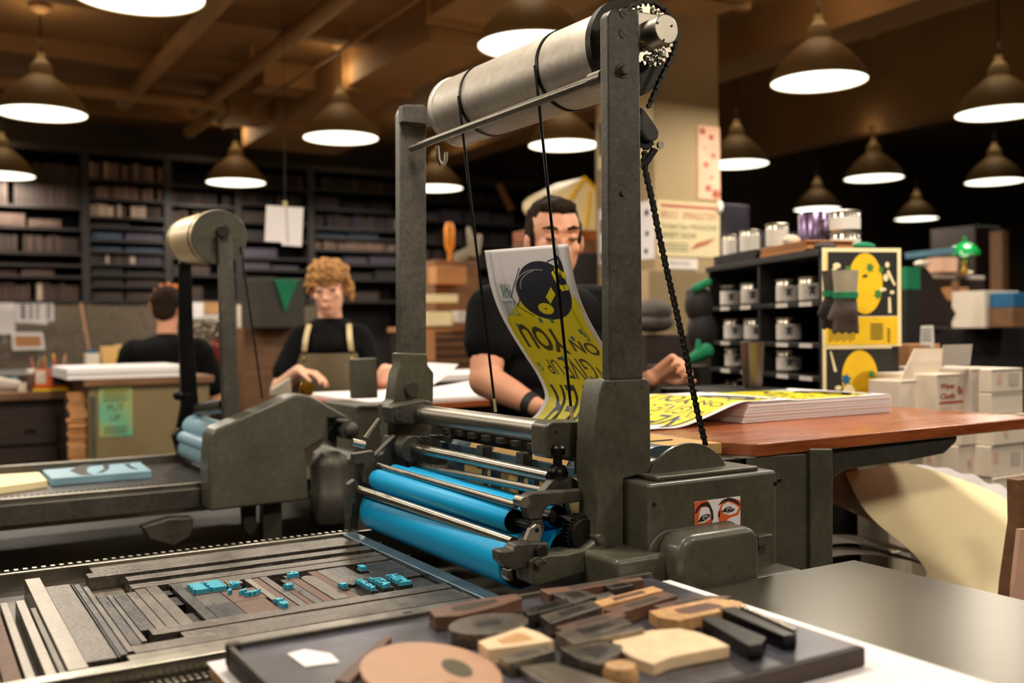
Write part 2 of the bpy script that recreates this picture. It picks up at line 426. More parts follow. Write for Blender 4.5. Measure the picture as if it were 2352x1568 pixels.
# lamps --------------------------------------------------------------
def emissive(name, col, strength):
    m = bpy.data.materials.new(name); m.use_nodes = True
    b = m.node_tree.nodes['Principled BSDF']; b.inputs['Base Color'].default_value = (*col, 1)
    b.inputs['Emission Color'].default_value = (*col, 1); b.inputs['Emission Strength'].default_value = strength
    M[name] = m
emissive('diffuser', DISC_COL, 3.2)
emissive('bulb_glow', (0.5, 1.0, 0.55), 0.8)
def lamp(x, y, label, canopy=3.159, visible=True):
    z = 2.55; R = 0.237
    t = thing('pendant_lamp', (x, y, z), label, 'lamp', 'pendant lamps hanging over the workshop')
    prof = [(R, 0.0), (R+0.004, 0.012), (R*0.93, 0.055), (R*0.80, 0.10), (R*0.62, 0.145), (R*0.42, 0.185), (0.062, 0.215), (0.055, 0.27), (0.04, 0.29), (0.022, 0.31), (0.02, 0.34)]
    b = MB(); b.lathe(prof, (x, y, z), n=48, caps=False); o = b.build('lamp_shade', 'lamp_shade', t, smooth=True)
    b = MB(); b.lathe([(0.001, 0.012), (R-0.003, 0.012), (R-0.003, 0.004), (0.001, 0.004)], (x, y, z), n=48, caps=False); b.build('diffuser', 'diffuser', t)
    b = MB(); b.cyl((x, y, z+0.33), (x, y, canopy), 0.004, n=8); b.build('stem', 'black_metal', t)
    b = MB(); b.lathe([(0.055, 0.0), (0.06, -0.02), (0.045, -0.035), (0.012, -0.05)][::-1], (x, y, canopy), n=24); b.build('canopy', 'duct', t, smooth=True)
    ld = bpy.data.lights.new('bulb', 'AREA'); ld.shape = 'DISK'; ld.size = 0.42; ld.energy = LAMP_POWER; ld.color = LAMP_COL
    lo = bpy.data.objects.new('bulb', ld); COL.objects.link(lo); lo.parent = t; lo.location = (0, 0, -0.004)
    u = bpy.data.lights.new('added_uplight', 'POINT'); u.energy = UP_POWER; u.color = (1.0, 0.74, 0.45); u.shadow_soft_size = 0.12  # unseen point light added over the shade to brighten the ceiling, not a fitting
    uo = bpy.data.objects.new('added_uplight', u); COL.objects.link(uo); uo.parent = t; uo.location = (0, 0, 0.42)
UP_POWER = 2.2
for (px, py, lab, can) in [
    (317, -8, 'largest pendant lamp, its glowing disc cut by the top edge above the brass drum', 3.159),
    (96, 262, 'glowing pendant lamp second lowest at the far left, below the largest one', 3.159),
    (783, 318, 'pendant lamp hanging between the brass drum and the steel drum', 3.159),
    (542, 420, 'smaller pendant lamp directly right above the brass drum', 3.159),
    (4, 404, 'pendant lamp cut by the left edge above the dark shelves', 3.159),
    (1222, 106, 'pendant lamp partly hidden behind the top of the steel drum', 3.159),
    (1295, 335, 'pendant lamp seen in the hoist frame under the steel drum', 3.159),
    (1000, 433, 'small pendant lamp partly hidden by the far hoist post', 3.159),
    (1881, 189, 'large pendant lamp right of the pillar', 3.76),
    (2294, 261, 'pendant lamp cut by the right edge of the view', 3.76),
    (1692, 378, 'pendant lamp partly hidden by the pillar', 3.76),
    (2007, 410, 'pendant lamp above the tall stack of clear cans', 3.76),
    (2284, 418, 'pendant lamp second at the far right, below the one cut by the edge', 3.76),
    (1877, 481, 'small pendant lamp just behind the purple tin', 3.76),
    (2105, 503, 'smallest pendant lamp, near the green banker lamp', 3.76)]:
    q = PZ(px, py, 2.55); lamp(q.x, q.y, lab, can)
for (x, y) in [(4.0, 1.5), (0.8, 1.75), (2.4, 1.7), (-0.8, 3.9), (-0.8, 1.7), (0.8, -0.5), (2.4, -0.5), (4.0, -0.4), (-0.8, 6.1), (5.5, 1.4)]:
    lamp(x, y, 'pendant lamp hanging outside the view on the near side of the room', 3.159 if x < 4.5 else 3.76)

# back wall shelving --------------------------------------------------
YF, YB = 8.95, 9.35
SPINES = [('dark_spine', (52, 39, 33)), ('brown_spine', (78, 58, 50)), ('tan_spine', (138, 110, 96)), ('pale_spine', (186, 164, 146)), ('black_spine', (30, 25, 25)), ('blue_spine', (48, 66, 84)), ('violet_spine', (66, 60, 74))]
for k, c in SPINES: dm(k, c, 0.7, 0, 0.3, 16, stretch=(4, 1, 0.6))
blockme = {}
def block(w, h, dpt, k):
    key = (w, h, dpt, k)
    if key not in blockme:
        b = MB(); b.box((-w/2, 0, 0), (w/2, dpt, h)); b.box((-w/2*0.7, -0.004, h*0.12), (w/2*0.7, 0, h*0.88))
        o = b.build('type_block', k); blockme[key] = o.data; bpy.data.objects.remove(o)
    return blockme[key]
def put(me, x, y, z, name, label, cat, group, lean=0.0):
    o = bpy.data.objects.new(name, me); COL.objects.link(o); o.location = (x, y, z); o.rotation_euler = (0, lean, 0)
    o['label'] = label; o['category'] = cat; o['group'] = group
    return o
def zat(px, py): return PY(px, py, YF).z
def xat(px): return PY(px, 640, YF).x
bays = [(-60, 193, 'far left bay', [(470, 'v', 'dark_spine'), (520, 's', 'brown_spine'), (578, 'v', 'dark_spine'), (605, 'e', 0), (632, 's', 'brown_spine'), (690, 'v', 'brown_spine')]),
        (193, 383, 'lit bay by the brass drum', [(413, 'v', 'tan_spine'), (457, 'v', 'tan_spine'), (498, 'v', 'pale_spine'), (521, 's', 'violet_spine'), (551, 's', 'blue_spine'), (576, 's', 'blue_spine'), (605, 'v', 'violet_spine'), (630, 's', 'black_spine'), (655, 's', 'black_spine'), (690, 's', 'dark_spine')]),
        (383, 545, 'bay behind the brass drum', [(427, 'e', 0), (470, 'v', 'dark_spine'), (510, 'v', 'dark_spine'), (551, 's', 'black_spine'), (590, 's', 'black_spine'), (630, 's', 'dark_spine'), (690, 's', 'dark_spine')]),
        (545, 712, 'bay behind the hanging white sheet', [(430, 'v', 'black_spine'), (470, 'v', 'black_spine'), (510, 's', 'black_spine'), (550, 's', 'black_spine'), (592, 's', 'dark_spine'), (618, 's', 'violet_spine'), (650, 's', 'violet_spine'), (690, 's', 'dark_spine')]),
        (712, 935, 'bay behind the apron wearer', [(438, 'v', 'black_spine'), (482, 's', 'black_spine'), (525, 'v', 'violet_spine'), (546, 's', 'blue_spine'), (574, 'v', 'tan_spine'), (605, 's', 'violet_spine'), (640, 's', 'black_spine'), (690, 's', 'dark_spine')]),
        (935, 1215, 'bay seen inside the hoist frame', [(420, 'v', 'black_spine'), (465, 's', 'black_spine'), (510, 's', 'violet_spine'), (560, 's', 'black_spine'), (610, 'v', 'dark_spine'), (690, 's', 'black_spine')]),
        (1215, 1420, 'bay behind the poster-lifting printer', [(480, 's', 'black_spine'), (560, 's', 'black_spine'), (690, 's', 'dark_spine')])]
rnd = random.Random(3)
for (pa, pb, nm, rows) in bays:
    xa, xb = xat(pa), xat(pb)
    t = thing('type_shelf', ((xa+xb)/2, YF, 0), 'dark wooden type shelving, ' + nm, 'shelf', 'dark type shelving along the back wall')
    ztop = zat(290, 360)
    MB().box((xa, YF, 0), (xa+0.05, YB, ztop)).build('upright', 'shelf_wood', t)
    MB().box((xb-0.012, YF, 0), (xb+0.0, YB, ztop)).build('upright', 'shelf_wood', t)
    MB().box((xa, YB, 0), (xb, YB+0.02, ztop)).build('back_panel', 'black_spine', t)
    MB().box((xa, YF-0.02, ztop), (xb, YB, ztop+0.05)).build('cornice', 'shelf_wood', t)
    zs = [zat((pa+pb)/2, r[0]) for r in rows]
    order = ['top', 'second', 'third', 'fourth', 'fifth', 'sixth', 'seventh', 'eighth', 'ninth', 'lowest']
    for i, (r, z) in enumerate(zip(rows, zs)):
        MB().box((xa+0.05, YF+0.002, z-0.02), (xb-0.012, YB, z)).build('shelf_board', 'shelf_wood', t)
        gap = (zs[i-1] - z - 0.03) if i else (ztop - z - 0.02)
        gap = max(0.05, gap)
        if r[1] == 'v':
            x = xa + 0.06
            wv = 0.034
            lab = 'upright wooden type block on the %s shelf of the %s' % (order[i], nm)
            while x < xb - 0.05:
                h = round(gap * rnd.choice((0.72, 0.78, 0.82)), 3)
                k = r[2]
                q = rnd.random()
                if q < 0.22: k = 'dark_spine'
                elif q < 0.36: k = 'brown_spine'
                elif q < 0.42 and r[2] not in ('dark_spine', 'black_spine'): k = 'pale_spine'
                wj = rnd.choice((0.026, 0.032, 0.04))
                if rnd.random() > 0.05: put(block(wj, h, 0.25, k), x + wj/2, YF+0.03+rnd.random()*0.01, z, 'type_block', lab, 'type block', 'type blocks on the %s shelf, %s' % (order[i], nm))
                x += wj + 0.006
        elif r[1] == 's':
            x = xa + 0.07
            lab = 'flat dark type tray on the %s shelf of the %s' % (order[i], nm)
            while x < xb - 0.30:
                wj = rnd.choice((0.24, 0.30)); h = round(gap*rnd.choice((0.45, 0.6, 0.7)), 3)
                k = r[2] if rnd.random() < 0.6 else rnd.choice(('dark_spine', 'black_spine', 'violet_spine'))
                put(block(wj, h, 0.3, k), x + wj/2, YF+0.02+rnd.random()*0.02, z, 'type_tray', lab, 'tray', 'type trays on the %s shelf, %s' % (order[i], nm))
                x += wj + 0.03
dm('rule_metal', (120, 106, 86), 0.5, 0.2, 0.3, 30, fine=0.3)
# sloping lead-rule racks below the shelves
def bay_x(px, y): return PY(px, 760, y+0.35).x
zt_, zb_ = zat(290, 694)-0.03, PY(290, 842, 8.45).z
rk = ['left', 'middle', 'right', 'rightmost']
for i, (pa, pb) in enumerate([(-60, 205), (205, 425), (425, 600), (600, 760)]):
    xa, xb = bay_x(pa, 8.3), bay_x(pb, 8.3)
    t = thing('rule_rack', ((xa+xb)/2, 8.2, 0), 'sloping rack of thin lead rules below the dark shelves, ' + rk[i] + ' of the row', 'rack', 'sloping rule racks')
    b = MB(); b.prism([(8.93, zt_), (8.93, zt_-0.05), (8.43, zb_-0.05), (8.43, zb_)], xa, xb-0.01, 'yz'); b.build('rack_back', 'wood_dark', t)
    b = MB(); n = 24
    for k in range(n):
        f = (k+0.5)/n; y = 8.93-0.50*f; z = zt_+(zb_-zt_)*f
        x = xa+0.02
        while x < xb-0.08:
            L_ = rnd.choice((0.18, 0.3, 0.42)); b.box((x, y-0.005, z), (min(x+L_, xb-0.03), y+0.003, z+0.010+0.003*rnd.random())); x += L_ + rnd.choice((0.006, 0.02))
    b.build('lead_rules', 'rule_metal', t, kind='stuff')
    b = MB(); b.prism([(8.94, zt_+0.02), (8.43, zb_+0.02), (8.43, zb_-0.02), (8.94, zt_-0.02)], xb-0.03, xb-0.005, 'yz'); b.build('divider', 'wood_mid', t)
    b = MB(); b.box((xa, 8.25, zb_-0.12), (xb-0.005, 8.43, zb_-0.08))
    for k in range(7): x = xa+(xb-xa)*k/7; b.box((x, 8.26, zb_-0.08), (x+0.012, 8.43, zb_-0.01))
    b.build('pocket_row', 'wood_mid', t)
    b = MB(); b.box((xa, 8.3, 0.85), (xb-0.005, 8.93, zb_-0.12)); b.build('rack_base', 'wood_dark', t)
    b = MB(); b.box((xa, 8.15, 0), (xb-0.005, 8.93, 0.849)); b.build('base_cabinet', 'wood_dark', t)

# ================================================================== helpers for machine plates
def pp(mb, pts, y, t):
    """plate standing in the plane y with real thickness t"""
    q = [PY(a, b, y) for a, b in pts]
    return mb.prism([(v.x, v.z) for v in q], y, y + t, 'xz')
def part(mb, name, m, parent, bevel=0.0, smooth=False, **kw):
    return mb.build(name, m, parent, bevel=bevel, smooth=smooth, **kw)
def chain(parent, path, y, name='chain', pitch=0.0127, m='dark_metal'):
    pts = [PY(a, b, y) for a, b in path]
    segs = []; tot = 0
    for a, b in zip(pts, pts[1:]): segs.append((a, b, (b-a).length)); tot += (b-a).length
    def at(s):
        for a, b, l in segs:
            if s <= l: return a.lerp(b, s/l)
            s -= l
        return pts[-1]
    n = int(tot/pitch); mb = MB()
    for i in range(n):
        a, b = at(i*pitch), at((i+1)*pitch); d = (b-a); L_ = d.length
        if L_ < 1e-6: continue
        ang = math.atan2(d.z, d.x); c = (a+b)/2
        off = 0.0042 if i % 2 else 0.0026
        for sgn in (-1, 1):
            cy = y + sgn*off
            mt = Matrix.Translation((c.x, cy, c.z)) @ Matrix.Rotation(-ang, 4, 'Y')
            out = ell(-L_/2, 0, 0.0046, 0.0046, 7, PI/2, 3*PI/2) + [(-L_/4, -0.003), (L_/4, -0.003)] + ell(L_/2, 0, 0.0046, 0.0046, 7, -PI/2, PI/2) + [(L_/4, 0.003), (-L_/4, 0.003)]
            vs = [mt @ Vector((u, -0.0006, v)) for u, v in out] + [mt @ Vector((u, 0.0006, v)) for u, v in out]; k = len(out)
            mb.add(vs, [tuple(range(k))[::-1], tuple(range(k, 2*k))] + [(j, (j+1) % k, (j+1) % k + k, j+k) for j in range(k)])
        mb.cyl((a.x, y-0.0052, a.z), (a.x, y+0.0052, a.z), 0.0036, n=10)
    part(mb, name, m, parent)
def screw(mb, px, py, y, r=0.007, d=0.003):
    c = PY(px, py, y); mb.cyl((c.x, y-d, c.z), (c.x, y+0.002, c.z), r, n=16)
def hexbolt(mb, px, py, y, r=0.008, d=0.010):
    c = PY(px, py, y); mb.cyl((c.x, y-0.002, c.z), (c.x, y+0.001, c.z), r*1.5, n=20); mb.cyl((c.x, y-d, c.z), (c.x, y+0.001, c.z), r, n=6)

# ================================================================== the main press
BZ = 0.88
pr = thing('proof_press', (1.0, 1.72, 0), 'large grey-green cylinder proof press with bright blue ink rollers and a tall hoist frame', 'printing press')
part(MB().box((-1.3, 1.372, 0.10), (1.33, 2.09, 0.80)), 'base_body', 'paint', pr, 0.012)
part(MB().box((1.33, 1.54, 0.10), (1.69, 2.05, 0.98)), 'end_body', 'paint_dark', pr, 0.008)
part(MB().box((-1.25, 1.40, 0.0), (1.30, 2.05, 0.10)), 'plinth', 'paint_dark', pr, 0.01)
part(MB().box((-1.3, 1.404, 0.80), (0.86, 2.036, 0.857)), 'press_bed', 'bedsteel', pr, 0.002)
part(MB().box((-1.3, 1.376, 0.80), (1.32, 1.404, 0.884)), 'near_rail', 'steel', pr, 0.0015)
part(MB().box((-1.3, 2.036, 0.80), (1.6, 2.046, 0.884)), 'far_rail', 'steel', pr, 0.0015)
b = MB(); b.box((-1.3, 2.047, 0.80), (1.6, 2.085, 0.876)); part(b, 'far_rack', 'paint_dark', pr)
b = MB(); x = -1.0
while x < 0.84: b.box((x, 2.058, 0.876), (x+0.0075, 2.071, 0.8842)); x += 0.0155
part(b, 'far_rack_teeth', 'steel', pr)
b = MB(); b.box((-1.3, 1.335, 0.80), (1.0, 1.372, 0.858)); part(b, 'near_rack', 'paint_dark', pr)
b = MB(); x = -1.0
while x < 0.9: b.box((x, 1.343, 0.858), (x+0.0055, 1.366, 0.864)); x += 0.0095
part(b, 'near_rack_teeth', 'steel_bar', pr)
part(MB().box((0.795, 1.406, 0.857), (0.826, 2.034, 0.884)), 'bed_end_bar', 'ink_bar', pr, 0.002)
b = MB()
for y in (1.62, 1.79, 1.93): b.tube([(0.826, y, 0.872), (0.840, y, 0.878), (0.846, y, 0.874)], 0.003, 6)
part(b, 'bed_end_hook', 'steel_bar', pr)

# ink rollers
def roller(name, x, z, r, m, y0=1.455, y1=2.02, rim=True):
    b = MB(); b.lathe([(0.001, 0), (r*0.93, 0), (r, 0.003), (r, y1-y0-0.003), (r*0.93, y1-y0), (0.001, y1-y0)], (x, y0, z), (0, 1, 0), n=64, caps=False)
    o = part(b, name, m, pr, smooth=True)
    e = MB(); e.cyl((x, y0-0.0012, z), (x, y0+0.001, z), r*0.92, n=48); part(e, 'roller_end', 'black_metal', o)
    e = MB(); e.cyl((x, y0-0.05, z), (x, y1+0.03, z), r*0.3, n=20); part(e, 'roller_axle', 'black_metal', o)
    return o
roller('ink_roller', 0.874, 0.930, 0.0455, 'ink', 1.425, 2.02)
roller('ink_roller', 0.872, 0.9965, 0.0215, 'ink', 1.445, 2.02)
roller('ink_roller', 0.917, 1.003, 0.021, 'ink', 1.445, 2.03)
roller('ink_roller', 0.958, 0.995, 0.021, 'ink', 1.445, 2.03)
roller('ink_roller', 0.968, 0.935, 0.040, 'ink', 1.43, 2.03)
def rod(name, a, b_, r, m='steel_bar', n=24):
    b = MB(); b.cyl(a, b_, r, n=n); return part(b, name, m, pr, smooth=True)
rod('front_rod', (0.832, 2.045, 0.977), (0.855, 1.42, 0.967), 0.0095, 'steel')
rod('roller_rod', (0.884, 2.045, 1.022), (0.866, 1.43, 1.026), 0.0065)
rod('roller_rod', (0.966, 2.045, 1.057), (0.949, 1.45, 1.064), 0.0105, 'steel')
rod('roller_rod', (0.976, 2.045, 1.016), (0.932, 1.45, 1.041), 0.0075)
rod('top_bar', (0.992, 2.06, 1.130), (0.980, 1.47, 1.136), 0.021, 'steel_bar', 40)

# impression cylinder wrapped in kraft packing, gripper bars
CX, CZ, CR = 1.172, 1.006, 0.099
b = MB(); b.cyl((CX, 1.42, CZ), (CX, 2.08, CZ), CR, n=72); part(b, 'impression_cylinder', 'ink_bar', pr, smooth=True)
def band(y0, y1, a0, a1, r, m, name):
    b = MB(); b.grid(lambda u, v: (CX + r*math.cos(a0+(a1-a0)*u), y0+(y1-y0)*v, CZ + r*math.sin(a0+(a1-a0)*u)), 18, 2, 0.0008)
    part(b, name, m, pr, smooth=True)
for (y0, y1) in ((1.44, 1.575), (1.60, 1.735), (1.76, 1.885), (1.91, 1.99)):
    band(y0, y1, PI*0.55, PI*1.15, CR+0.0015, 'kraft', 'packing_sheet')
b = MB(); b.box((1.045, 1.46, 1.075), (1.062, 2.05, 1.089)); b.box((1.03, 1.46, 1.098), (1.05, 2.05, 1.106)); b.cyl((1.035, 1.46, 1.12), (1.035, 2.05, 1.12), 0.007, n=14)
part(b, 'gripper_bar', 'dark_metal', pr, 0.001)
for k in range(9):
    b = MB(); y = 1.50+0.06*k; b.box((1.020, y, 1.088), (1.06, y+0.022, 1.100)); b.cyl((1.033, y+0.011, 1.088), (1.033, y+0.011, 1.125), 0.004, n=8)
    part(b, 'gripper', 'cast', pr, 0.001)
part(MB().box((1.028, 1.46, 1.050), (1.033, 2.03, 1.068)), 'steel_strip', 'ink_bar', pr, 0.001)
for px, py in ((1113, 1045), (1205, 1062)):
    c = PX(px, py, 1.02); part(MB().box((1.008, c.y-0.014, c.z-0.028), (1.030, c.y+0.014, c.z+0.020)), 'strip_clamp', 'cast', pr, 0.002)
for px, py in ((1145, 1100), (1232, 1120)):
    c = PX(px, py, 1.02); part(MB().box((1.008, c.y-0.012, 0.96), (1.020, c.y+0.012, 1.05)), 'strip_leg', 'ink_bar', pr, 0.001)

# near side castings
b = MB(); pp(b, [(1387, 872), (1486, 868), (1494, 880), (1497, 1085), (1433, 1100), (1433, 1290), (1240, 1345), (1225, 1345), (1222, 1288), (1262, 1274), (1300, 1272), (1345, 1262), (1368, 1244), (1374, 1150), (1365, 1100), (1367, 985), (1377, 905)], 1.36, 0.055)
part(b, 'near_side_frame', 'paint', pr, 0.004, segs=3)
b = MB(); pp(b, [(1396, 35), (1404, 22), (1462, 20), (1469, 28), (1478, 872), (1401, 872)], 1.36, 0.024); part(b, 'near_post', 'cast', pr, 0.004, segs=3)
b = MB(); pp(b, [(918, 262), (922, 248), (932, 240), (974, 240), (979, 250), (980, 812), (919, 812)], 2.13, 0.026); part(b, 'far_post', 'cast', pr, 0.003)
b = MB(); pp(b, [(920, 810), (982, 812), (983, 838), (997, 856), (996, 918), (990, 1010), (893, 1010), (887, 930), (903, 920), (912, 858), (920, 840)], 2.10, 0.05); part(b, 'far_post_casting', 'paint', pr, 0.004)
c = PY(942, 893, 2.10); part(MB().cyl((c.x, 2.085, c.z), (c.x, 2.11, c.z), 0.016, n=32), 'far_casting_boss', 'paint_dark', pr, smooth=True)
b = MB(); pp(b, [(893, 1000), (990, 1000), (1000, 1080), (870, 1090), (835, 1100), (820, 1230), (800, 1235), (806, 1150), (812, 1100), (815, 1060), (880, 1040)], 2.085, 0.03); part(b, 'far_side_frame', 'paint_dark', pr, 0.004)
# gear racks of brackets on the far side
b = MB(); pp(b, [(895, 935), (975, 918), (992, 922), (1000, 940), (1000, 965), (960, 975), (900, 972)], 2.045, 0.05); part(b, 'far_bar_bracket', 'cast', pr, 0.004)
b = MB(); screw(b, 915, 954, 2.045, 0.011, 0.006); part(b, 'bracket_bolt', 'cast', pr)
b = MB(); b.cyl((0.964, 2.03, 1.054), (0.964, 2.075, 1.054), 0.030, n=40); part(b, 'rod_collar', 'cast', pr, 0.003)
b = MB(); pp(b, [(812, 1042), (860, 1034), (864, 1062), (850, 1120), (838, 1110), (835, 1066), (812, 1068)], 2.05, 0.02); part(b, 'far_roller_arm', 'cast', pr, 0.003)
b = MB(); pp(b, [(800, 1112), (816, 1100), (826, 1112), (826, 1140), (812, 1160), (808, 1190), (798, 1200), (795, 1150)], 2.03, 0.02); part(b, 'far_rod_bracket', 'cast', pr, 0.003)
part(MB().tube([PY(845, 1060, 2.06), PY(905, 1000, 2.06)], 0.005, 8), 'tie_lever', 'steel_bar', pr); part(MB().tube([PY(840, 1006, 2.09), PY(872, 962, 2.09)], 0.006, 8), 'tie_lever', 'steel_bar', pr)
b = MB(); b.tube([PY(808, 1016, 2.0), PY(836, 1022, 2.0)], 0.009, 16); part(b, 'latch_handle', 'steel', pr, smooth=True)
b = MB(); b.tube([(0.955+0.007*math.cos(k*0.9), 2.055+0.007*math.sin(k*0.9), 0.985+k*0.0008) for k in range(56)], 0.0015, 6); part(b, 'spring', 'dark_metal', pr, smooth=True)
b = MB(); pp(b, [(990, 1000), (1030, 1000), (1070, 965), (1085, 966), (1045, 1004), (1015, 1010)], 1.98, 0.03); part(b, 'sheet_guide', 'cast', pr, 0.002)

# near roller carriage
b = MB(); pp(b, [(1207, 1140), (1222, 1132), (1330, 1124), (1372, 1122), (1372, 1146), (1300, 1158), (1262, 1162), (1250, 1172), (1248, 1192), (1216, 1196), (1208, 1170)], 1.405, 0.022); part(b, 'near_roller_arm', 'cast', pr, 0.004, segs=3)
c = PY(1203, 1152, 1.39); part(MB().cyl((c.x, 1.385, c.z), (c.x, 1.41, c.z), 0.0095, n=24), 'rod_end', 'steel_bar', pr, 0.001)
b = MB(); pp(b, [(1216, 1196), (1248, 1192), (1252, 1215), (1238, 1242), (1200, 1245), (1218, 1215)], 1.408, 0.018); part(b, 'roller_hanger', 'cast', pr, 0.002)
b = MB(); pp(b, [(1208, 1243), (1220, 1212), (1232, 1203), (1243, 1206), (1248, 1222), (1240, 1250), (1214, 1254)], 1.385, 0.012); part(b, 'hinge_plate', 'steel_bar', pr, 0.002)
c = PY(1233, 1217, 1.385); part(MB().cyl((c.x, 1.383, c.z), (c.x, 1.386, c.z), 0.0035, n=16), 'hinge_hole', 'black_metal', pr)
b = MB(); pp(b, [(1149, 1266), (1180, 1262), (1185, 1250), (1216, 1246), (1262, 1246), (1262, 1300), (1200, 1308), (1176, 1312), (1160, 1300), (1150, 1290)], 1.375, 0.03); part(b, 'lower_bracket', 'cast', pr, 0.004)
c = PY(1238, 1265, 1.375); b = MB(); b.lathe([(0.007, 0), (0.010, 0), (0.010, 0.012), (0.007, 0.012)], (c.x, 1.364, c.z), (0, 1, 0), n=24); part(b, 'bracket_tube', 'dark_metal', pr)
b = MB(); pp(b, [(1166, 1308), (1176, 1306), (1180, 1332), (1172, 1336), (1164, 1326)], 1.37, 0.02); part(b, 'latch', 'steel_bar', pr, 0.002)
b = MB(); hexbolt(b, 1233, 1292, 1.36, 0.0065, 0.012); hexbolt(b, 1250, 1289, 1.36, 0.003, 0.004); part(b, 'frame_bolt', 'cast', pr, 0.001)
b = MB(); pp(b, [(1242, 1136), (1278, 1094), (1310, 1093), (1328, 1104), (1350, 1124), (1345, 1132)], 1.43, 0.02); part(b, 'triangle_bracket', 'cast', pr, 0.002)
c = PY(1292, 1086, 1.425)
b = MB(); b.lathe([(0.005, -0.01), (0.018, -0.008), (0.019, 0.0), (0.014, 0.010), (0.008, 0.013), (0.008, 0.028), (0.013, 0.030), (0.014, 0.042), (0.010, 0.046)], (c.x, 1.44, c.z), (0, 0, 1), n=28); part(b, 'adjusting_knob', 'black_metal', pr, smooth=True)
# gear
c = PY(1322, 1222, 1.41); b = MB(); N = 30; out = []
for i in range(N*4):
    r_ = 0.034 if (i % 4) in (0, 1) else 0.0295; a = 2*PI*i/(N*4); out.append((c.x + r_*math.cos(a), c.z + r_*math.sin(a)))
b.prism(out, 1.388, 1.41, 'xz'); b.prism(ell(c.x, c.z, 0.027, 0.027, 40), 1.380, 1.39, 'xz'); part(b, 'drive_gear', 'dark_metal', pr, 0.0006)
b = MB(); b.cyl((c.x+0.012, 1.352, c.z-0.003), (c.x+0.012, 1.39, c.z-0.003), 0.007, n=20)
for k in range(5): b.cyl((c.x+0.012, 1.356+0.004*k, c.z-0.003), (c.x+0.012, 1.358+0.004*k, c.z-0.003), 0.0078, n=20)
part(b, 'gear_shaft', 'steel_bar', pr)
c = PY(1262, 1180, 1.42); b = MB(); b.lathe([(0.004, 0), (0.0075, 0), (0.0075, 0.03), (0.004, 0.03)], (c.x, 1.41, c.z), (0, 1, 0), n=20); part(b, 'oil_tube', 'dark_metal', pr)
# end block of the top bar
b = MB(); pp(b, [(1254, 978), (1268, 968), (1332, 966), (1334, 1050), (1262, 1054), (1254, 1046)], 1.44, 0.05); part(b, 'bar_end_block', 'paint', pr, 0.005, segs=3)
b = MB(); pp(b, [(1330, 1000), (1345, 1000), (1345, 1050), (1330, 1054)], 1.43, 0.03); pp(b, [(1350, 1018), (1368, 1010), (1368, 1096), (1348, 1094)], 1.40, 0.04); part(b, 'trip_linkage', 'cast', pr, 0.002)
b = MB(); screw(b, 1277, 992, 1.44, 0.002, 0.001); screw(b, 1320, 1030, 1.44, 0.002, 0.001); part(b, 'pin', 'black_metal', pr)
b = MB(); c = PY(1362, 985, 1.42); b.ball((c.x, 1.43, c.z), 0.014, 20, 14); part(b, 'handle_ball', 'cast', pr, smooth=True)

# drive housing on the near side
HX0, HX1 = 1.039, 1.333
part(MB().box((HX0, 1.295, 0.80), (HX1, 1.50, 1.062)), 'drive_housing', 'paint', pr, 0.007, segs=4)
part(MB().box((HX0+0.03, 1.31, 1.062), (HX1-0.03, 1.48, 1.070)), 'housing_lid', 'paint', pr, 0.003)
part(MB().box((0.955, 1.27, 0.80), (HX0+0.06, 1.37, 0.952)), 'housing_foot', 'paint', pr, 0.010, segs=4)
part(MB().box((0.985, 1.232, 0.70), (1.34, 1.32, 0.895)), 'lower_skirt', 'paint', pr, 0.012, segs=4)
a0 = PY(1560, 1345, 1.235); a1 = PY(1745, 1195, 1.235)
b = MB(); 
w0, w1, h1 = a0.x, a1.x, PY(1665, 1216, 1.24).z; hf = PY(1650, 1199, 1.29).z
out = [(w0, 0.80), (w1, 0.80)] + [(w1-0.03+0.03*math.cos(t), h1-0.03+0.03*math.sin(t)) for t in [k*PI/16 for k in range(9)]] + [(w0+0.035+0.035*math.cos(t), h1-0.035+0.035*math.sin(t)) for t in [PI/2+k*PI/16 for k in range(9)]]
b.prism(out, 1.232, 1.296, 'xz'); part(b, 'motor_cover', 'paint', pr, 0.014, segs=5)
b = MB(); out2 = [(w0-0.018, 0.80), (w1+0.008, 0.80)] + [(w1-0.022+0.03*math.cos(t), hf-0.030+0.03*math.sin(t)) for t in [k*PI/16 for k in range(9)]] + [(w0+0.025+0.043*math.cos(t), hf-0.043+0.043*math.sin(t)) for t in [PI/2+k*PI/16 for k in range(9)]]
b.prism(out2, 1.288, 1.2965, 'xz'); part(b, 'cover_flange', 'paint', pr, 0.003)
b = MB(); pp(b, [(1743, 1232), (1776, 1226), (1776, 1250), (1743, 1254)], 1.27, 0.026); part(b, 'cover_lug', 'paint', pr, 0.002)
b = MB()
for px, py in ((1502, 1158), (1790, 1103), (1780, 1110)): screw(b, px, py, 1.295, 0.0035, 0.002)
screw(b, 1575, 1062, 1.36, 0.004, 0.004); part(b, 'housing_screw', 'dark_metal', pr)
b = MB(); b.prism([(1.176+0.107*math.cos(t), 1.009+0.107*math.sin(t)) for t in [PI*k/32 for k in range(33)]], 1.352, 1.36, 'xz'); part(b, 'cylinder_guard', 'paint', pr, 0.001)
b = MB(); b.cyl((1.125, 1.37, 1.04), (1.125, 1.42, 1.04), 0.05, n=40); part(b, 'bright_collar', 'steel', pr, 0.004)
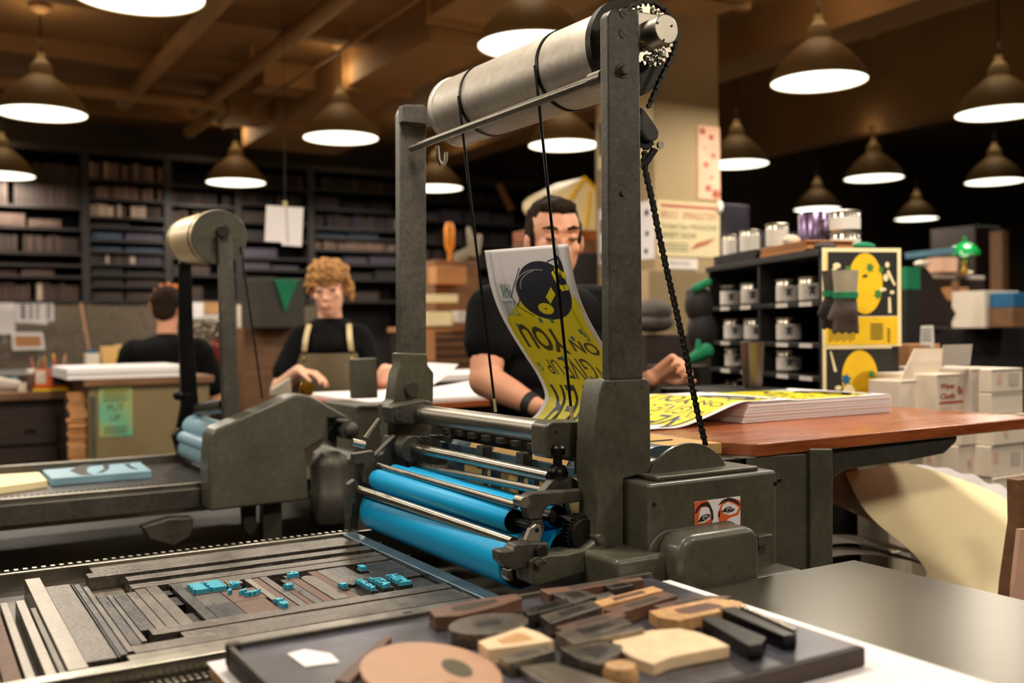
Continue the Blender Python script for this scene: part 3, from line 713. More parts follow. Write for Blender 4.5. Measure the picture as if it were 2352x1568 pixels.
# sticker with two eyes
O = PY(1595, 1207, 1.2945); st_w = PY(1700, 1190, 1.2945).x - O.x; st_h = PY(1595, 1152, 1.2945).z - O.z
b = MB(); ux, uz = (1, 0, 0), (0, 0, 1)
quad(b, (O.x, 1.2945, O.z-0.012), ux, uz, st_w, st_h+0.012); stk = part(b, 'eye_sticker', 'paper', pr)
SX = lambda u: u*st_w
SY = lambda v: v*st_h
OO = (O.x, 1.2938, O.z)
def art(polys, m, name, lift=0.0, parent=stk, org=OO, U=ux, V=uz):
    b = MB()
    for i, p in enumerate(polys): poly(b, p, org, U, V, lift + 0.00003*i, 0.0002)
    return part(b, name, m, parent)
def sc(pts): return [(SX(u), SY(v)) for u, v in pts]
art([sc([(0, .0), (0, .98), (.12, 1.0), (.27, 1.0), (.33, .85), (.37, .6), (.39, .25), (.36, .0)]), sc([(.52, .05), (.5, .4), (.56, .7), (.62, .95), (.75, 1.0), (.9, .9), (1.0, .8), (1.0, .45), (.95, .2), (.75, .12), (.66, .0), (.56, .0)])], 'orange_print', 'orange_ink')
art([sc([(.07, .08), (.1, .5), (.14, .72), (.3, .72), (.34, .5), (.33, .2), (.2, .08)]), sc([(.58, .55), (.6, .7), (.72, .82), (.88, .66), (.96, .5), (.9, .3), (.75, .24), (.62, .36)])], 'paper', 'pale_ink', 0.0003)
art([sc([(.0, .55), (.06, .78), (.16, .92), (.28, .93), (.34, .75), (.39, .5), (.4, .2), (.36, .05), (.35, .4), (.3, .68), (.22, .78), (.12, .75), (.03, .5)]),
     sc([(.06, .12), (.12, .34), (.2, .42), (.3, .42), (.36, .35), (.28, .22), (.18, .14)]),
     sc([(.5, .72), (.58, .9), (.72, 1.0), (.86, .92), (.96, .75), (1, .6), (.94, .66), (.84, .8), (.74, .86), (.62, .82)]),
     sc([(.58, .44), (.66, .58), (.76, .62), (.82, .52), (.88, .48), (.82, .38), (.72, .36)]),
     sc([(.5, .25), (.53, .5), (.55, .5), (.54, .22)])], 'black_print', 'black_ink', 0.0006)
art([sc(ell(.22, .29, .065, .11, 16)), sc(ell(.73, .49, .055, .1, 16)), sc([(.30, .30), (.35, .34), (.30, .40)]), sc([(.79, .47), (.84, .46), (.79, .54)])], 'grey_print', 'iris_ink', 0.0009)
art([sc(ell(.225, .26, .03, .05, 12)), sc(ell(.735, .46, .028, .05, 12))], 'black_print', 'pupil_ink', 0.0012)

# side panel, leg and feed-board frame to the right
b = MB(); pp(b, [(1700, 1050), (1866, 1040), (1866, 1420), (1700, 1420)], 1.50, 0.03); part(b, 'side_panel', 'paint', pr, 0.003)
b = MB(); pp(b, [(1862, 1030), (1914, 1030), (1914, 1500), (1862, 1500)], 1.49, 0.06); part(b, 'frame_leg', 'paint', pr, 0.004)
b = MB(); pp(b, [(1735, 1034), (2180, 990), (2203, 988), (2198, 1016), (2170, 1042), (2080, 1060), (1945, 1078), (1922, 1092), (1912, 1110), (1735, 1110)], 1.515, 0.03); part(b, 'board_frame', 'paint_dark', pr, 0.006, segs=3)
b = MB(); pp(b, [(1864, 1035), (2172, 1003), (2166, 1040), (1940, 1074), (1912, 1100), (1864, 1100)], 2.02, 0.03); part(b, 'board_frame_far', 'paint_dark', pr, 0.006)
b = MB(); b.prism([(1.452, 1.565), (1.487, 1.495), (2.485, 1.505), (2.485, 2.10), (1.43, 2.10)], 1.053, 1.080, 'xy'); part(b, 'feed_board', 'wood_board', pr, 0.003)
b = MB(); b.prism([(1.18, 1.64), (1.452, 1.565), (1.452, 2.10), (1.18, 2.10)], 1.055, 1.0785, 'xy'); part(b, 'pale_board_end', 'kraft', pr, 0.002)
b = MB(); b.box((1.20, 1.50, 1.02), (1.46, 1.64, 1.055)); part(b, 'board_bearer', 'dark_metal', pr, 0.003)
b = MB(); b.box((1.235, 1.66, 1.079), (1.40, 1.668, 1.0805)); part(b, 'board_guide', 'dark_metal', pr)

# hoist at the top
A0, A1 = Vector((1.117, 1.45, 1.822)), Vector((1.090, 2.045, 1.818)); AD = (A1-A0).normalized(); AL = (A1-A0).length
b = MB(); b.lathe([(0.001, 0), (0.077, 0), (0.077, AL-0.02), (0.079, AL-0.018), (0.079, AL-0.006), (0.072, AL), (0.001, AL+0.001)], A0, AD, n=72, caps=False); drum = part(b, 'hoist_drum', 'drum', pr, smooth=True)
b = MB(); b.cyl(A0-AD*0.012, A0+AD*0.004, 0.087, n=72); part(b, 'drum_flange', 'dark_metal', pr, 0.001)
def hoop(s_, px, py):
    c = A0 + AD*s_; b = MB()
    q = AD.to_track_quat('Z', 'Y'); r0 = 0.0785
    ring = [c + q @ Vector((r0*math.cos(t), r0*math.sin(t), 0)) for t in [2*PI*k/60 for k in range(61)]]
    b.lathe([(0.0772, -0.004), (0.0795, -0.004), (0.0795, 0.004), (0.0772, 0.004)], c, AD, n=60, caps=False)
    left = c + Vector((-0.079, 0, 0)); bot = PY(px, py, c.y)
    b.tube([left, left.lerp(bot, 0.5), bot], 0.0030, 8)
    part(b, 'hoist_cord', 'black_metal', pr, smooth=True)
    b = MB(); b.tube([bot, bot + (bot-left)*0.045], 0.0032, 8); part(b, 'cord_tip', 'strap', pr)
hoop(0.45, 1135, 915)
hoop(0.165, 1311, 932)
c0 = PY(945, 340, 2.115); c1 = PY(1388, 176, 1.39)
b = MB(); b.cyl(c0, c1, 0.0085, n=24); b.cyl(c1, c1+(c0-c1).normalized()*0.035, 0.0135, n=24); part(b, 'cross_rod', 'steel_bar', pr, smooth=True)
b = MB(); hexbolt(b, 1428, 163, 1.36, 0.0085, 0.012); part(b, 'rod_nut', 'cast', pr, 0.001)
b = MB(); screw(b, 1432, 30, 1.36, 0.0085, 0.0015); screw(b, 1431, 76, 1.36, 0.0085, 0.0015); screw(b, 1430, 444, 1.36, 0.005, 0.004); screw(b, 1414, 882, 1.36, 0.0025, 0.001)
screw(b, 1475, 888, 1.36, 0.0025, 0.001); part(b, 'post_screw', 'cast', pr)
b = MB()
for px, py in ((1432, 30), (1431, 76)):
    c = PY(px, py, 1.36); b.cbox((c.x, 1.3582, c.z), (0.013, 0.0008, 0.0016), tilt=(0, 0.6))
part(b, 'screw_slot', 'black_metal', pr)
b = MB(); pp(b, [(1466, 26), (1520, 34), (1520, 100), (1466, 94)], 1.372, 0.03); part(b, 'shaft_arm', 'steel_bar', pr, 0.002)
c = PY(1527, 68, 1.34); b = MB(); b.cyl((c.x, 1.335, c.z), (c.x, 1.372, c.z), 0.0255, n=48); part(b, 'shaft_cap', 'steel_bar', pr, 0.002)
c2 = PY(1527, 68, 1.334); b = MB()
for a in (0.5, 2.6, 4.6): b.cyl((c2.x+0.018*math.cos(a), 1.3335, c2.z+0.018*math.sin(a)), (c2.x+0.018*math.cos(a), 1.3355, c2.z+0.018*math.sin(a)), 0.002, n=12)
part(b, 'cap_screw', 'black_metal', pr)
c = PY(1487, 82, 1.415); N = 28; out = []
for i in range(N*4):
    r_ = 0.0555 if (i % 4) in (0, 1) else 0.050; a = 2*PI*i/(N*4); out.append((c.x + r_*math.cos(a), c.z + r_*math.sin(a)))
b = MB(); b.prism(out, 1.410, 1.418, 'xz'); part(b, 'chain_sprocket', 'steel', pr)
b = MB(); rg = random.Random(5)
for k in range(70):
    a = rg.uniform(-2.5, 2.4); r_ = rg.uniform(0.015, 0.047); b.ball((c.x+r_*math.cos(a), 1.408, c.z+r_*math.sin(a)), (rg.uniform(.003, .009), 0.003, rg.uniform(.003, .009)), 8, 6)
part(b, 'grease', 'steel', pr, smooth=True, kind='stuff')
chain(pr, [(1445, 22), (1462, 9), (1482, 3), (1505, 8), (1525, 20), (1540, 38), (1551, 62), (1555, 88), (1550, 110), (1540, 135), (1528, 160), (1515, 185), (1505, 210), (1496, 232), (1486, 252)], 1.414, 'upper_chain')
chain(pr, [(1480, 352), (1479, 372), (1484, 400), (1498, 460), (1516, 550), (1536, 640), (1557, 730), (1577, 820), (1592, 900), (1604, 955), (1621, 1022)], 1.414, 'lower_chain')
b = MB(); pp(b, [(1474, 245), (1482, 250), (1508, 288), (1515, 302), (1512, 318), (1500, 326), (1488, 322), (1474, 300)], 1.40, 0.018); part(b, 'idler_plate', 'paint_dark', pr, 0.003)
c = PY(1486, 320, 1.41); N = 14; out = []
for i in range(N*4):
    r_ = 0.019 if (i % 4) in (0, 1) else 0.0155; a = 2*PI*i/(N*4); out.append((c.x + r_*math.cos(a), c.z + r_*math.sin(a)))
b = MB(); b.prism(out, 1.411, 1.417, 'xz'); part(b, 'idler_sprocket', 'black_metal', pr)
b = MB(); c = PY(1514, 334, 1.41); b.lathe([(0.003, 0), (0.0065, 0), (0.0065, 0.006), (0.003, 0.006)], (c.x, 1.404, c.z), (0, 1, 0), n=20); part(b, 'chain_pin', 'steel', pr)
b = MB(); pp(b, [(1502, 338), (1514, 344), (1490, 380), (1478, 386), (1478, 374)], 1.406, 0.01); part(b, 'take_up_arm', 'black_metal', pr, 0.002)
b = MB(); b.tube([PY(1004, 335, 2.09), PY(1006, 365, 2.09), PY(1012, 378, 2.09), PY(1020, 378, 2.09), PY(1024, 366, 2.09), PY(1024, 350, 2.09)], 0.0045, 10); part(b, 'far_hook', 'steel_bar', pr, smooth=True)
b = MB(); pp(b, [(922, 284), (972, 287), (972, 290), (922, 287)], 2.128, 0.003); pp(b, [(925, 809), (980, 811), (980, 814), (925, 812)], 2.128, 0.003); part(b, 'post_seam', 'steel_bar', pr)
b = MB(); b.box((0.985, 2.11, 1.80), (1.09, 2.135, 1.838)); part(b, 'far_shaft_arm', 'cast', pr, 0.002)

# ================================================================== printed poster artwork, laid onto any sheet
class Sheet:
    """maps (s across 0..1, t metres down the sheet, lift) to a point on a curved sheet"""
    def __init__(s, far, near, length):
        s.far = s.dense(far); s.near = s.dense(near); s.length = length
    @staticmethod
    def dense(pts):
        pts = [Vector(p) for p in pts]; P = [pts[0]*2-pts[1]] + pts + [pts[-1]*2-pts[-2]]; out = []
        for i in range(1, len(P)-2):
            for k in range(8):
                u = k/8; a, b, c, d = P[i-1], P[i], P[i+1], P[i+2]
                out.append(0.5*((2*b) + (-a+c)*u + (2*a-5*b+4*c-d)*u*u + (-a+3*b-3*c+d)*u**3))
        out.append(pts[-1]); cum = [0]
        for a, b in zip(out, out[1:]): cum.append(cum[-1] + (b-a).length)
        return out, cum
    def at(s, D, t):
        out, cum = D; f = max(0, min(1, t/s.length))*cum[-1]
        lo = 0
        for i in range(len(cum)-1):
            if cum[i+1] >= f: lo = i; break
        else: return out[-1]
        k = (f-cum[lo])/max(1e-9, cum[lo+1]-cum[lo]); return out[lo].lerp(out[lo+1], k)
    def __call__(s, u, t, lift=0.0):
        p = s.at(s.far, t).lerp(s.at(s.near, t), u)
        if lift:
            e = 0.004; a = s.at(s.far, t-e).lerp(s.at(s.near, t-e), u); b = s.at(s.far, t+e).lerp(s.at(s.near, t+e), u)
            w_ = s.at(s.near, t) - s.at(s.far, t); n = (b-a).cross(w_).normalized(); p = p - n*lift*s.sign
        return p
    sign = 1
def sheet_mesh(sh, parent, name='paper_sheet', th=0.0004, nt=60):
    b = MB(); b.grid(lambda u, v: sh(u, v*sh.length), 12, nt, 0.0); o = part(b, name, 'paper', parent, smooth=True)
    m = o.modifiers.new('thickness', 'SOLIDIFY'); m.thickness = th; m.offset = 0
    return o
def art_region(b, sh, fa, fb, s0, s1, lift, nu=20, nv=40):
    b.grid(lambda u, v: sh(s0+(s1-s0)*u, fa(s0+(s1-s0)*u)*(1-v) + fb(s0+(s1-s0)*u)*v, lift), nu, nv)
def art_ell(b, sh, cs, ct, rs, rt, lift, r0=0.0, a0=0, a1=2*PI, n=36):
    b.grid(lambda u, v: sh(cs + (r0+(1-r0)*v)*rs*math.cos(a0+(a1-a0)*u), ct + (r0+(1-r0)*v)*rt*math.sin(a0+(a1-a0)*u), lift), n, 4)
def art_line(b, sh, p, q, w_, lift, W=0.36):
    dx = (q[0]-p[0])*W; dy = q[1]-p[1]; L_ = math.hypot(dx, dy); nx, ny = -dy/L_*w_/2/W, dx/L_*w_/2
    b.grid(lambda u, v: sh(p[0]+(q[0]-p[0])*u + nx*(2*v-1), p[1]+(q[1]-p[1])*u + ny*(2*v-1), lift), 10, 1)
def art_text(b, sh, txt, s0, s1, t0, t1, lift, bold=0.0, shear=0.0):
    vs, fs = textmesh(txt, width=1.0, height=1.0, bold=bold, sub=2)
    b.add([sh(s1-(s1-s0)*x, t0+(t1-t0)*y + shear*x, lift) for x, y in vs], fs)
def art_star(b, sh, cs, ct, r, lift):
    pts = star(0, 0, r, 6, 0.5); b.add([sh(cs, ct, lift)] + [sh(cs+x/0.36, ct+y, lift) for x, y in pts], [(0, i+1, (i+1) % 12 + 1) for i in range(12)])
def poster_art(sh, sheet, fade=False):
    T = lambda f: f*0.456
    e = 0.0004
    b = MB()
    def top(s): return T(0.36 if s < 0.07 else 0.335 - 0.10*min(1, (s-0.07)/0.28))
    def bot(s): return T(0.965 if s < 0.35 else 0.965 - 0.20*(s-0.35))
    art_region(b, sh, top, bot, 0.045, 0.955, e); part(b, 'yellow_ink', 'yellow', sheet)
    b = MB()
    art_ell(b, sh, .62, T(.215), .30, T(.125), 2*e); art_ell(b, sh, .64, T(.165), .27, T(.10), 2*e)
    art_ell(b, sh, .86, T(.075), .035, T(.03), 2*e); art_ell(b, sh, .87, T(.105), .04, T(.05), 2*e)
    for p, q in [((.42, T(.09)), (.235, T(.225))), ((.55, T(.085)), (.275, T(.275))), ((.235, T(.225)), (.275, T(.275))), ((.275, T(.275)), (.42, T(.325))), ((.75, T(.07)), (.86, T(.055))), ((.75, T(.07)), (.80, T(.18)))]:
        art_line(b, sh, p, q, 0.0024, 2*e)
    part(b, 'navy_ink', 'navy', sheet)
    b = MB(); art_ell(b, sh, .60, T(.20), .285, T(.10), 3*e, 0.955, PI*0.95, PI*1.6); art_ell(b, sh, .62, T(.19), .24, T(.085), 3*e, 0.95, PI*1.0, PI*1.45); art_ell(b, sh, .865, T(.075), .012, T(.012), 3*e)
    part(b, 'highlight', 'grey_print', sheet)
    b = MB(); art_ell(b, sh, .60, T(.285), .085, T(.028), 3*e); 
    art_line(b, sh, (.66, T(.245)), (.75, T(.20)), 0.018, 3*e); art_line(b, sh, (.79, T(.115)), (.84, T(.19)), 0.010, 3*e); art_line(b, sh, (.84, T(.19)), (.92, T(.185)), 0.012, 3*e); art_line(b, sh, (.82, T(.10)), (.92, T(.14)), 0.012, 3*e)
    art_line(b, sh, (.94, T(.22)), (.99, T(.30)), 0.004, 3*e)
    part(b, 'yellow_detail', 'yellow', sheet)
    b = MB(); art_ell(b, sh, .60, T(.285), .012, T(.004), 4*e); art_line(b, sh, (.86, T(.12)), (.90, T(.165)), 0.004, 4*e); part(b, 'spindle', 'navy', sheet)
    b = MB(); k = 'olive_print'
    art_text(b, sh, 'YOU', .13, .60, T(.395), T(.535), 2*e, 0.03, T(-.03))
    art_text(b, sh, 'ON', .66, .92, T(.465), T(.535), 2*e, 0.02, T(-.02))
    art_text(b, sh, 'UP', .20, .36, T(.575), T(.665), 2*e, 0.0)
    art_text(b, sh, 'GIVE', .40, .74, T(.555), T(.685), 2*e, 0.0)
    art_text(b, sh, 'NN', .77, .95, T(.60), T(.72), 2*e, -0.015)
    part(b, 'olive_lettering', k, sheet)
    b = MB(); art_text(b, sh, 'NEVER', .10, .94, T(.70), T(.95), 2*e, 0.0, T(.03)); part(b, 'dark_lettering', 'navy', sheet)
    b = MB(); art_text(b, sh, 'PARK', .12, .245, T(.165), T(.235), 2*e); 
    for cs, ct in ((.47, .345), (.60, .345), (.72, .44), (.85, .40), (.47, .56), (.83, .755), (.30, .975), (.92, .95)): art_star(b, sh, cs, T(ct), 0.009, 3*e)
    art_text(b, sh, '$', .135, .165, T(.36), T(.40), 3*e); art_text(b, sh, 'G', .86, .90, T(.41), T(.45), 3*e); art_text(b, sh, 'G', .10, .14, T(.60), T(.65), 3*e)
    part(b, 'teal_ink', 'teal', sheet)
    b = MB(); art_text(b, sh, 'ST.LOUIS', .10, .255, T(.245), T(.325), 2.5*e); part(b, 'pale_blue_ink', 'teal_light', sheet)

# the print being lifted off the cylinder
far = [PY(a, c, 1.93) for a, c in [(1113, 575), (1120, 620), (1128, 660), (1145, 710), (1172, 762), (1205, 815), (1235, 862), (1252, 905), (1245, 930), (1228, 955)]]
far.append(Vector((1.186, 1.93, 1.1065)))
near = [Vector((p.x - 0.023 + 0.010*i/10, 1.57, p.z - 0.014*(1-i/10))) for i, p in enumerate(far)]
sh = Sheet(far, near, 0.456); sh.sign = -1
t = thing('poster', (1.15, 1.75, 1.11), 'curling yellow poster with a record player, being lifted off the press by the printer', 'poster')
sheet = sheet_mesh(sh, t); poster_art(sh, sheet)

# stack of finished posters on the feed board
C0 = PZ(1708, 973, 1.0805); C1 = PZ(2044, 946, 1.0805); HT = PX(2045, 905, C1.x).z
SY0, SX0, SX1 = (C0.y+C1.y)/2, C0.x, C1.x
SWD = 0.37
ps = thing('poster_stack', ((SX0+SX1)/2, SY0+0.18, 1.0805), 'thick stack of finished yellow posters on the wooden feed board', 'paper stack')
b = MB(); rg = random.Random(2); n = 26
for i in range(n):
    z0 = 1.0805+(HT-0.002-1.0805)*i/n; z1 = 1.0805+(HT-0.002-1.0805)*(i+0.93)/n
    j = rg.uniform(-0.003, 0.003); j2 = rg.uniform(-0.0025, 0.0025); lx = 0.030*(1-i/n)**1.5
    b.box((SX0+j - lx*0 + 0.02*(i/n), SY0+j2, z0), (SX1+j, SY0+SWD+j2, z1))
part(b, 'sheets', 'paper', ps, kind='stuff')
def flat_sheet(x0, x1, y0, y1, z):
    s_ = Sheet([(x0, y1, z), (x0*0.5+x1*0.5, y1, z), (x1, y1, z)], [(x0, y0, z), (x0*0.5+x1*0.5, y0, z), (x1, y0, z)], abs(x1-x0)); s_.sign = -1; return s_
s2 = flat_sheet(SX1, SX0+0.02, SY0, SY0+SWD, HT); topsheet = sheet_mesh(s2, ps, 'top_sheet', nt=8); poster_art(s2, topsheet)
# loose poster sliding off the stack
nn = [PY(a, c, SY0) for a, c in [(1745, 907), (1700, 921), (1630, 955), (1565, 984), (1500, 991)]]
nn = [Vector((1.95, SY0, HT+0.003))] + [Vector((p.x, SY0, max(1.0845, min(p.z, HT+0.0032)))) for p in nn] + [Vector((1.32, SY0, 1.0845))]
ff = [Vector((p.x, SY0+0.365, max(1.0845, min(HT+0.0032, p.z+0.004)))) for p in nn]
L3 = sum((a-c).length for a, c in zip(nn, nn[1:]))
s3 = Sheet(ff, nn, L3); s3.sign = -1
t = thing('poster', (1.6, SY0+0.18, 1.085), 'finished yellow poster drooping from the stack down to the feed board', 'poster')
sheet = sheet_mesh(s3, t); 
poster_art(s3, sheet)

# ================================================================== the forme in the press bed
BT = 0.8575
def bb(name, label, cat, x0, x1, y0, y1, z1, m, group=None, bev=0.0012):
    b = MB(); b.box((x0, y0, BT), (x1, y1, z1)); o = b.build(name, m, bevel=bev); return tag(o, label, cat, group)
FT = 0.8795
rg = random.Random(11)
for (x0, x1, y0, y1, z1, m, lab) in [
    (0.172, 0.1975, 1.408, 1.975, 0.884, 'type_light', 'wide bright steel bar lying across the press bed'),
    (0.1985, 0.2385, 1.445, 1.915, FT, 'type_grey', 'broad worn grey furniture strip beside the bright steel bar'),
    (0.2395, 0.2425, 1.44, 1.91, FT+0.001, 'type_dark', 'thin dark lead right of the broad worn strip'),
    (0.2435, 0.2535, 1.452, 1.905, FT, 'type_dark', 'narrow dark scratched furniture strip, longest of the row'),
    (0.2545, 0.2635, 1.462, 1.88, FT, 'type_grey', 'narrow grey furniture strip right of the dark scratched one'),
    (0.2645, 0.2795, 1.49, 1.805, FT, 'type_dark', 'medium dark furniture strip ending at the black square block'),
    (0.2805, 0.2885, 1.50, 1.795, FT, 'type_grey', 'slim grey furniture strip in the middle of the left group'),
    (0.2895, 0.3105, 1.555, 1.79, FT, 'type_dark', 'wide bluish dark furniture strip above the long near reglet'),
    (0.3115, 0.3265, 1.555, 1.795, FT, 'type_grey', 'grey furniture strip touching the stepped wooden reglets'),
    (0.3275, 0.3455, 1.555, 1.81, FT, 'type_grey', 'smooth grey furniture strip left of the slotted gap'),
    (0.3465, 0.367, 1.555, 1.815, FT, 'type_grey', 'grey furniture strip bordering the black slotted gap'),
    (0.386, 0.4045, 1.555, 1.81, FT, 'type_dark', 'dark furniture strip right of the black slotted gap'),
    (0.4055, 0.4485, 1.555, 1.640, FT, 'type_dark', 'square dark furniture block near the two striped blue blocks'),
    (0.4055, 0.4485, 1.641, 1.715, FT-0.001, 'type_grey', 'square grey furniture block under the striped blue blocks'),
    (0.4495, 0.5015, 1.555, 1.632, FT, 'type_brown', 'brown wooden furniture block in front of the lightning bolt block'),
    (0.5075, 0.5195, 1.605, 1.775, FT, 'type_light', 'pale tan reglet behind the star block'),
    (0.5205, 0.5330, 1.555, 1.775, FT-0.001, 'type_brown', 'brown reglet right of the star block'),
    (0.5340, 0.5480, 1.555, 1.775, FT, 'type_grey', 'grey reglet running toward the P block'),
    (0.5490, 0.5590, 1.555, 1.655, FT, 'type_brown', 'short brown reglet in front of the middle star'),
    (0.5600, 0.5750, 1.555, 1.735, FT, 'type_dark', 'dark reglet right of the middle star'),
    (0.5760, 0.5930, 1.555, 1.735, FT, 'type_brown', 'brown reglet left of the round-ended strip'),
    (0.6210, 0.6370, 1.555, 1.765, FT, 'type_brown', 'brown reglet right of the round-ended strip'),
    (0.6380, 0.6560, 1.64, 1.765, FT, 'type_grey', 'grey furniture behind the right star'),
    (0.300, 0.793, 1.520, 1.552, FT+0.001, 'type_grey', 'long grey reglet along the near side of the type'),
    (0.338, 0.793, 1.488, 1.518, FT-0.001, 'type_grey', 'second long grey reglet toward the near rail'),
    (0.262, 0.793, 1.448, 1.484, FT+0.0005, 'type_grey', 'third long grey reglet toward the near rail'),
    (0.250, 0.793, 1.408, 1.445, FT, 'type_light', 'bright long furniture against the near rail'),
    (0.287, 0.793, 1.965, 2.032, FT-0.001, 'type_grey', 'broad grey furniture against the far rail'),
    (0.271, 0.793, 1.925, 1.960, FT+0.004, 'type_grey', 'raised long grey reglet with dark end near the far rail'),
    (0.328, 0.793, 1.868, 1.900, FT+0.003, 'type_grey', 'second raised reglet with a stepped dark end'),
    (0.326, 0.793, 1.820, 1.850, FT, 'type_grey', 'lower long reglet next to the perforated rules'),
    (0.386, 0.793, 1.783, 1.817, FT-0.001, 'type_grey', 'long grey reglet directly behind the blue type')]:
    bb('furniture_strip', lab, 'furniture', x0, x1, y0, y1, z1, m, 'spacing furniture locked in the press bed')
b = MB(); b.prism([(0.5940, 1.556), (0.6200, 1.556), (0.6200, 1.72)] + [(0.607+0.013*math.cos(a), 1.72+0.016*math.sin(a)) for a in [PI*k/8 for k in range(1, 8)]] + [(0.594, 1.72)], BT, FT+0.001, 'xy')
tag(b.build('furniture_strip', 'type_grey', bevel=0.001), 'round-ended wide grey strip between the two right-hand star blocks', 'furniture', 'spacing furniture locked in the press bed')
for i, x in enumerate((0.02, 0.045, 0.072, 0.098, 0.123, 0.147)):
    bb('furniture_strip', ['pinkish furniture strip at the left edge of the bed', 'brown furniture strip, second from the left edge of the bed', 'brown wooden furniture strip with a black hole at its near end', 'light brown furniture strip left of the cream pair', 'left of the two long cream strips beside the bright bar', 'right of the two long cream strips, beside the narrow gap'][i], 'furniture', x, x+(0.022, 0.024, 0.023, 0.022, 0.012, 0.014)[i], 1.41+0.0*i, 1.80+0.01*i, FT-0.002*(i % 2), ('type_brown', 'type_brown', 'type_brown', 'type_brown', 'type_light', 'type_light')[i], 'spacing furniture locked in the press bed')
bb('furniture_strip', 'narrow pitted furniture strip against the bright steel bar', 'furniture', 0.1625, 0.1712, 1.415, 1.78, FT, 'type_grey', 'spacing furniture locked in the press bed')
bb('furniture_block', 'black square block at the near end of the dark strips', 'furniture', 0.266, 0.284, 1.462, 1.486, FT-0.004, 'black_metal')
bb('furniture_block', 'black block beside the near rail left of the raised lip', 'furniture', 0.215, 0.240, 1.412, 1.438, FT-0.006, 'black_metal')
bb('chase_plate', 'bare cream metal showing through the gap by the stepped reglets', 'plate', 0.266, 0.325, 1.808, 1.918, BT+0.003, 'type_light')
for k, (y0, y1) in enumerate(((1.765, 1.795), (1.69, 1.745), (1.575, 1.63))):
    bb('quoin', ('small dark quoin at the far end of the slotted gap', 'middle dark quoin with a round keyhole', 'near dark quoin in the slotted gap')[k], 'quoin', 0.369, 0.384, y0, y1, FT-0.006, 'black_metal')
for k in range(5):
    x = 0.40+0.075*k; b = MB()
    for j in range(12): b.box((x+0.003*j, 1.852, FT-0.003), (x+0.003*j+0.0016, 1.856, FT+0.0006))
    b.box((x, 1.851, BT), (x+0.036, 1.857, FT-0.003))
    tag(b.build('perforating_rule', 'dark_metal'), 'short toothed perforating rule, number %s from the left in the dashed line' % ('one', 'two', 'three', 'four', 'five')[k], 'rule', 'toothed rules in a dashed line')
# inked type (mirror-reading)
def type_block(name, label, cat, x0, x1, y0, y1, face, kind, base='type_dark', zb=0.879, zf=0.886):
    t = thing(name, ((x0+x1)/2, (y0+y1)/2, BT), label, cat, 'blue-inked type in the press bed')
    part(MB().box((x0, y0, BT), (x1, y1, zb)), 'block', base, t, 0.0008)
    b = MB()
    if kind == 'text': letters(b, face, (x0+0.0015, y0+0.0015, zb), (1, 0, 0), (0, 1, 0), width=x1-x0-0.003, height=y1-y0-0.003, mirror=True, lift=0.0, thick=zf-zb, bold=0.02)
    elif kind == 'textv': letters(b, face, (x0+0.002, y1-0.002, zb), (0, -1, 0), (1, 0, 0), width=y1-y0-0.004, height=x1-x0-0.004, mirror=True, thick=zf-zb, bold=0.03)
    elif kind == 'textu': letters(b, face, (x1-0.0015, y1-0.0015, zb), (-1, 0, 0), (0, -1, 0), width=x1-x0-0.003, height=y1-y0-0.003, mirror=True, thick=zf-zb, bold=0.02)
    elif kind == 'stripes':
        n = 9
        for i in range(n):
            yy = y0+0.002+(y1-y0-0.004)*i/n; b.box((x0+0.002+0.003*(i % 3 == 0), yy, zb), (x1-0.002-0.002*(i % 2), yy+(y1-y0)/n*0.72, zf))
    elif kind == 'poly':
        for p in face: b.prism([((x0+x1)/2 + u, (y0+y1)/2 + v) for u, v in p], zb, zf, 'xy')
    part(b, 'inked_face', 'ink_type', t)
    return t
type_block('wood_type', 'left of the two big striped blue blocks', 'printing block', 0.4055, 0.4330, 1.718, 1.775, 0, 'stripes')
type_block('wood_type', 'right of the two big striped blue blocks', 'printing block', 0.4335, 0.4640, 1.718, 1.775, 0, 'stripes')
type_block('wood_type', 'small blue-inked figure block right of the striped blocks', 'printing block', 0.4700, 0.4890, 1.722, 1.752, '5', 'textv')
t = type_block('printing_cut', 'brown wooden cut with three blue lightning bolts', 'printing block', 0.4495, 0.5060, 1.636, 1.714, [bolt(0, -0.018, 0.018, 0.011, 0.9), bolt(0, 0.002, 0.005, 0.013, 0.5), bolt(0, 0.012, -0.014, 0.017, 0.1)], 'poly', 'type_brown')
type_block('wood_type', 'blue star block next to the 8, nearest of the stars', 'printing block', 0.5040, 0.5195, 1.578, 1.603, [star(0, 0, 0.010)], 'poly')
type_block('wood_type', 'blue figure 8 block in front of the nearest star', 'printing block', 0.5025, 0.5195, 1.553, 1.577, '8', 'textv')
type_block('wood_type', 'blue P block standing behind the middle star', 'printing block', 0.5740, 0.5990, 1.738, 1.762, 'P', 'textv')
type_block('wood_type', 'middle blue star block with a wire staple in front', 'printing block', 0.5495, 0.5600, 1.660, 1.685, [star(0, 0, 0.0095)], 'poly')
type_block('wood_type', 'right blue star block beside the dark base plate', 'printing block', 0.6260, 0.6370, 1.60, 1.63, [star(0, 0, 0.0095)], 'poly', 'type_dark', 0.8825, 0.889)
type_block('wood_type', 'small blue 1 block near the far right of the forme', 'printing block', 0.7060, 0.7200, 1.715, 1.740, '1', 'textv')
part_ = bb('furniture_block', 'large dark base plate carrying the three blue words', 'furniture', 0.638, 0.790, 1.555, 1.637, FT-0.006, 'type_dark')
bb('furniture_strip', 'dark reglet behind the three blue words', 'furniture', 0.657, 0.793, 1.638, 1.705, FT-0.002, 'type_dark', 'spacing furniture locked in the press bed')
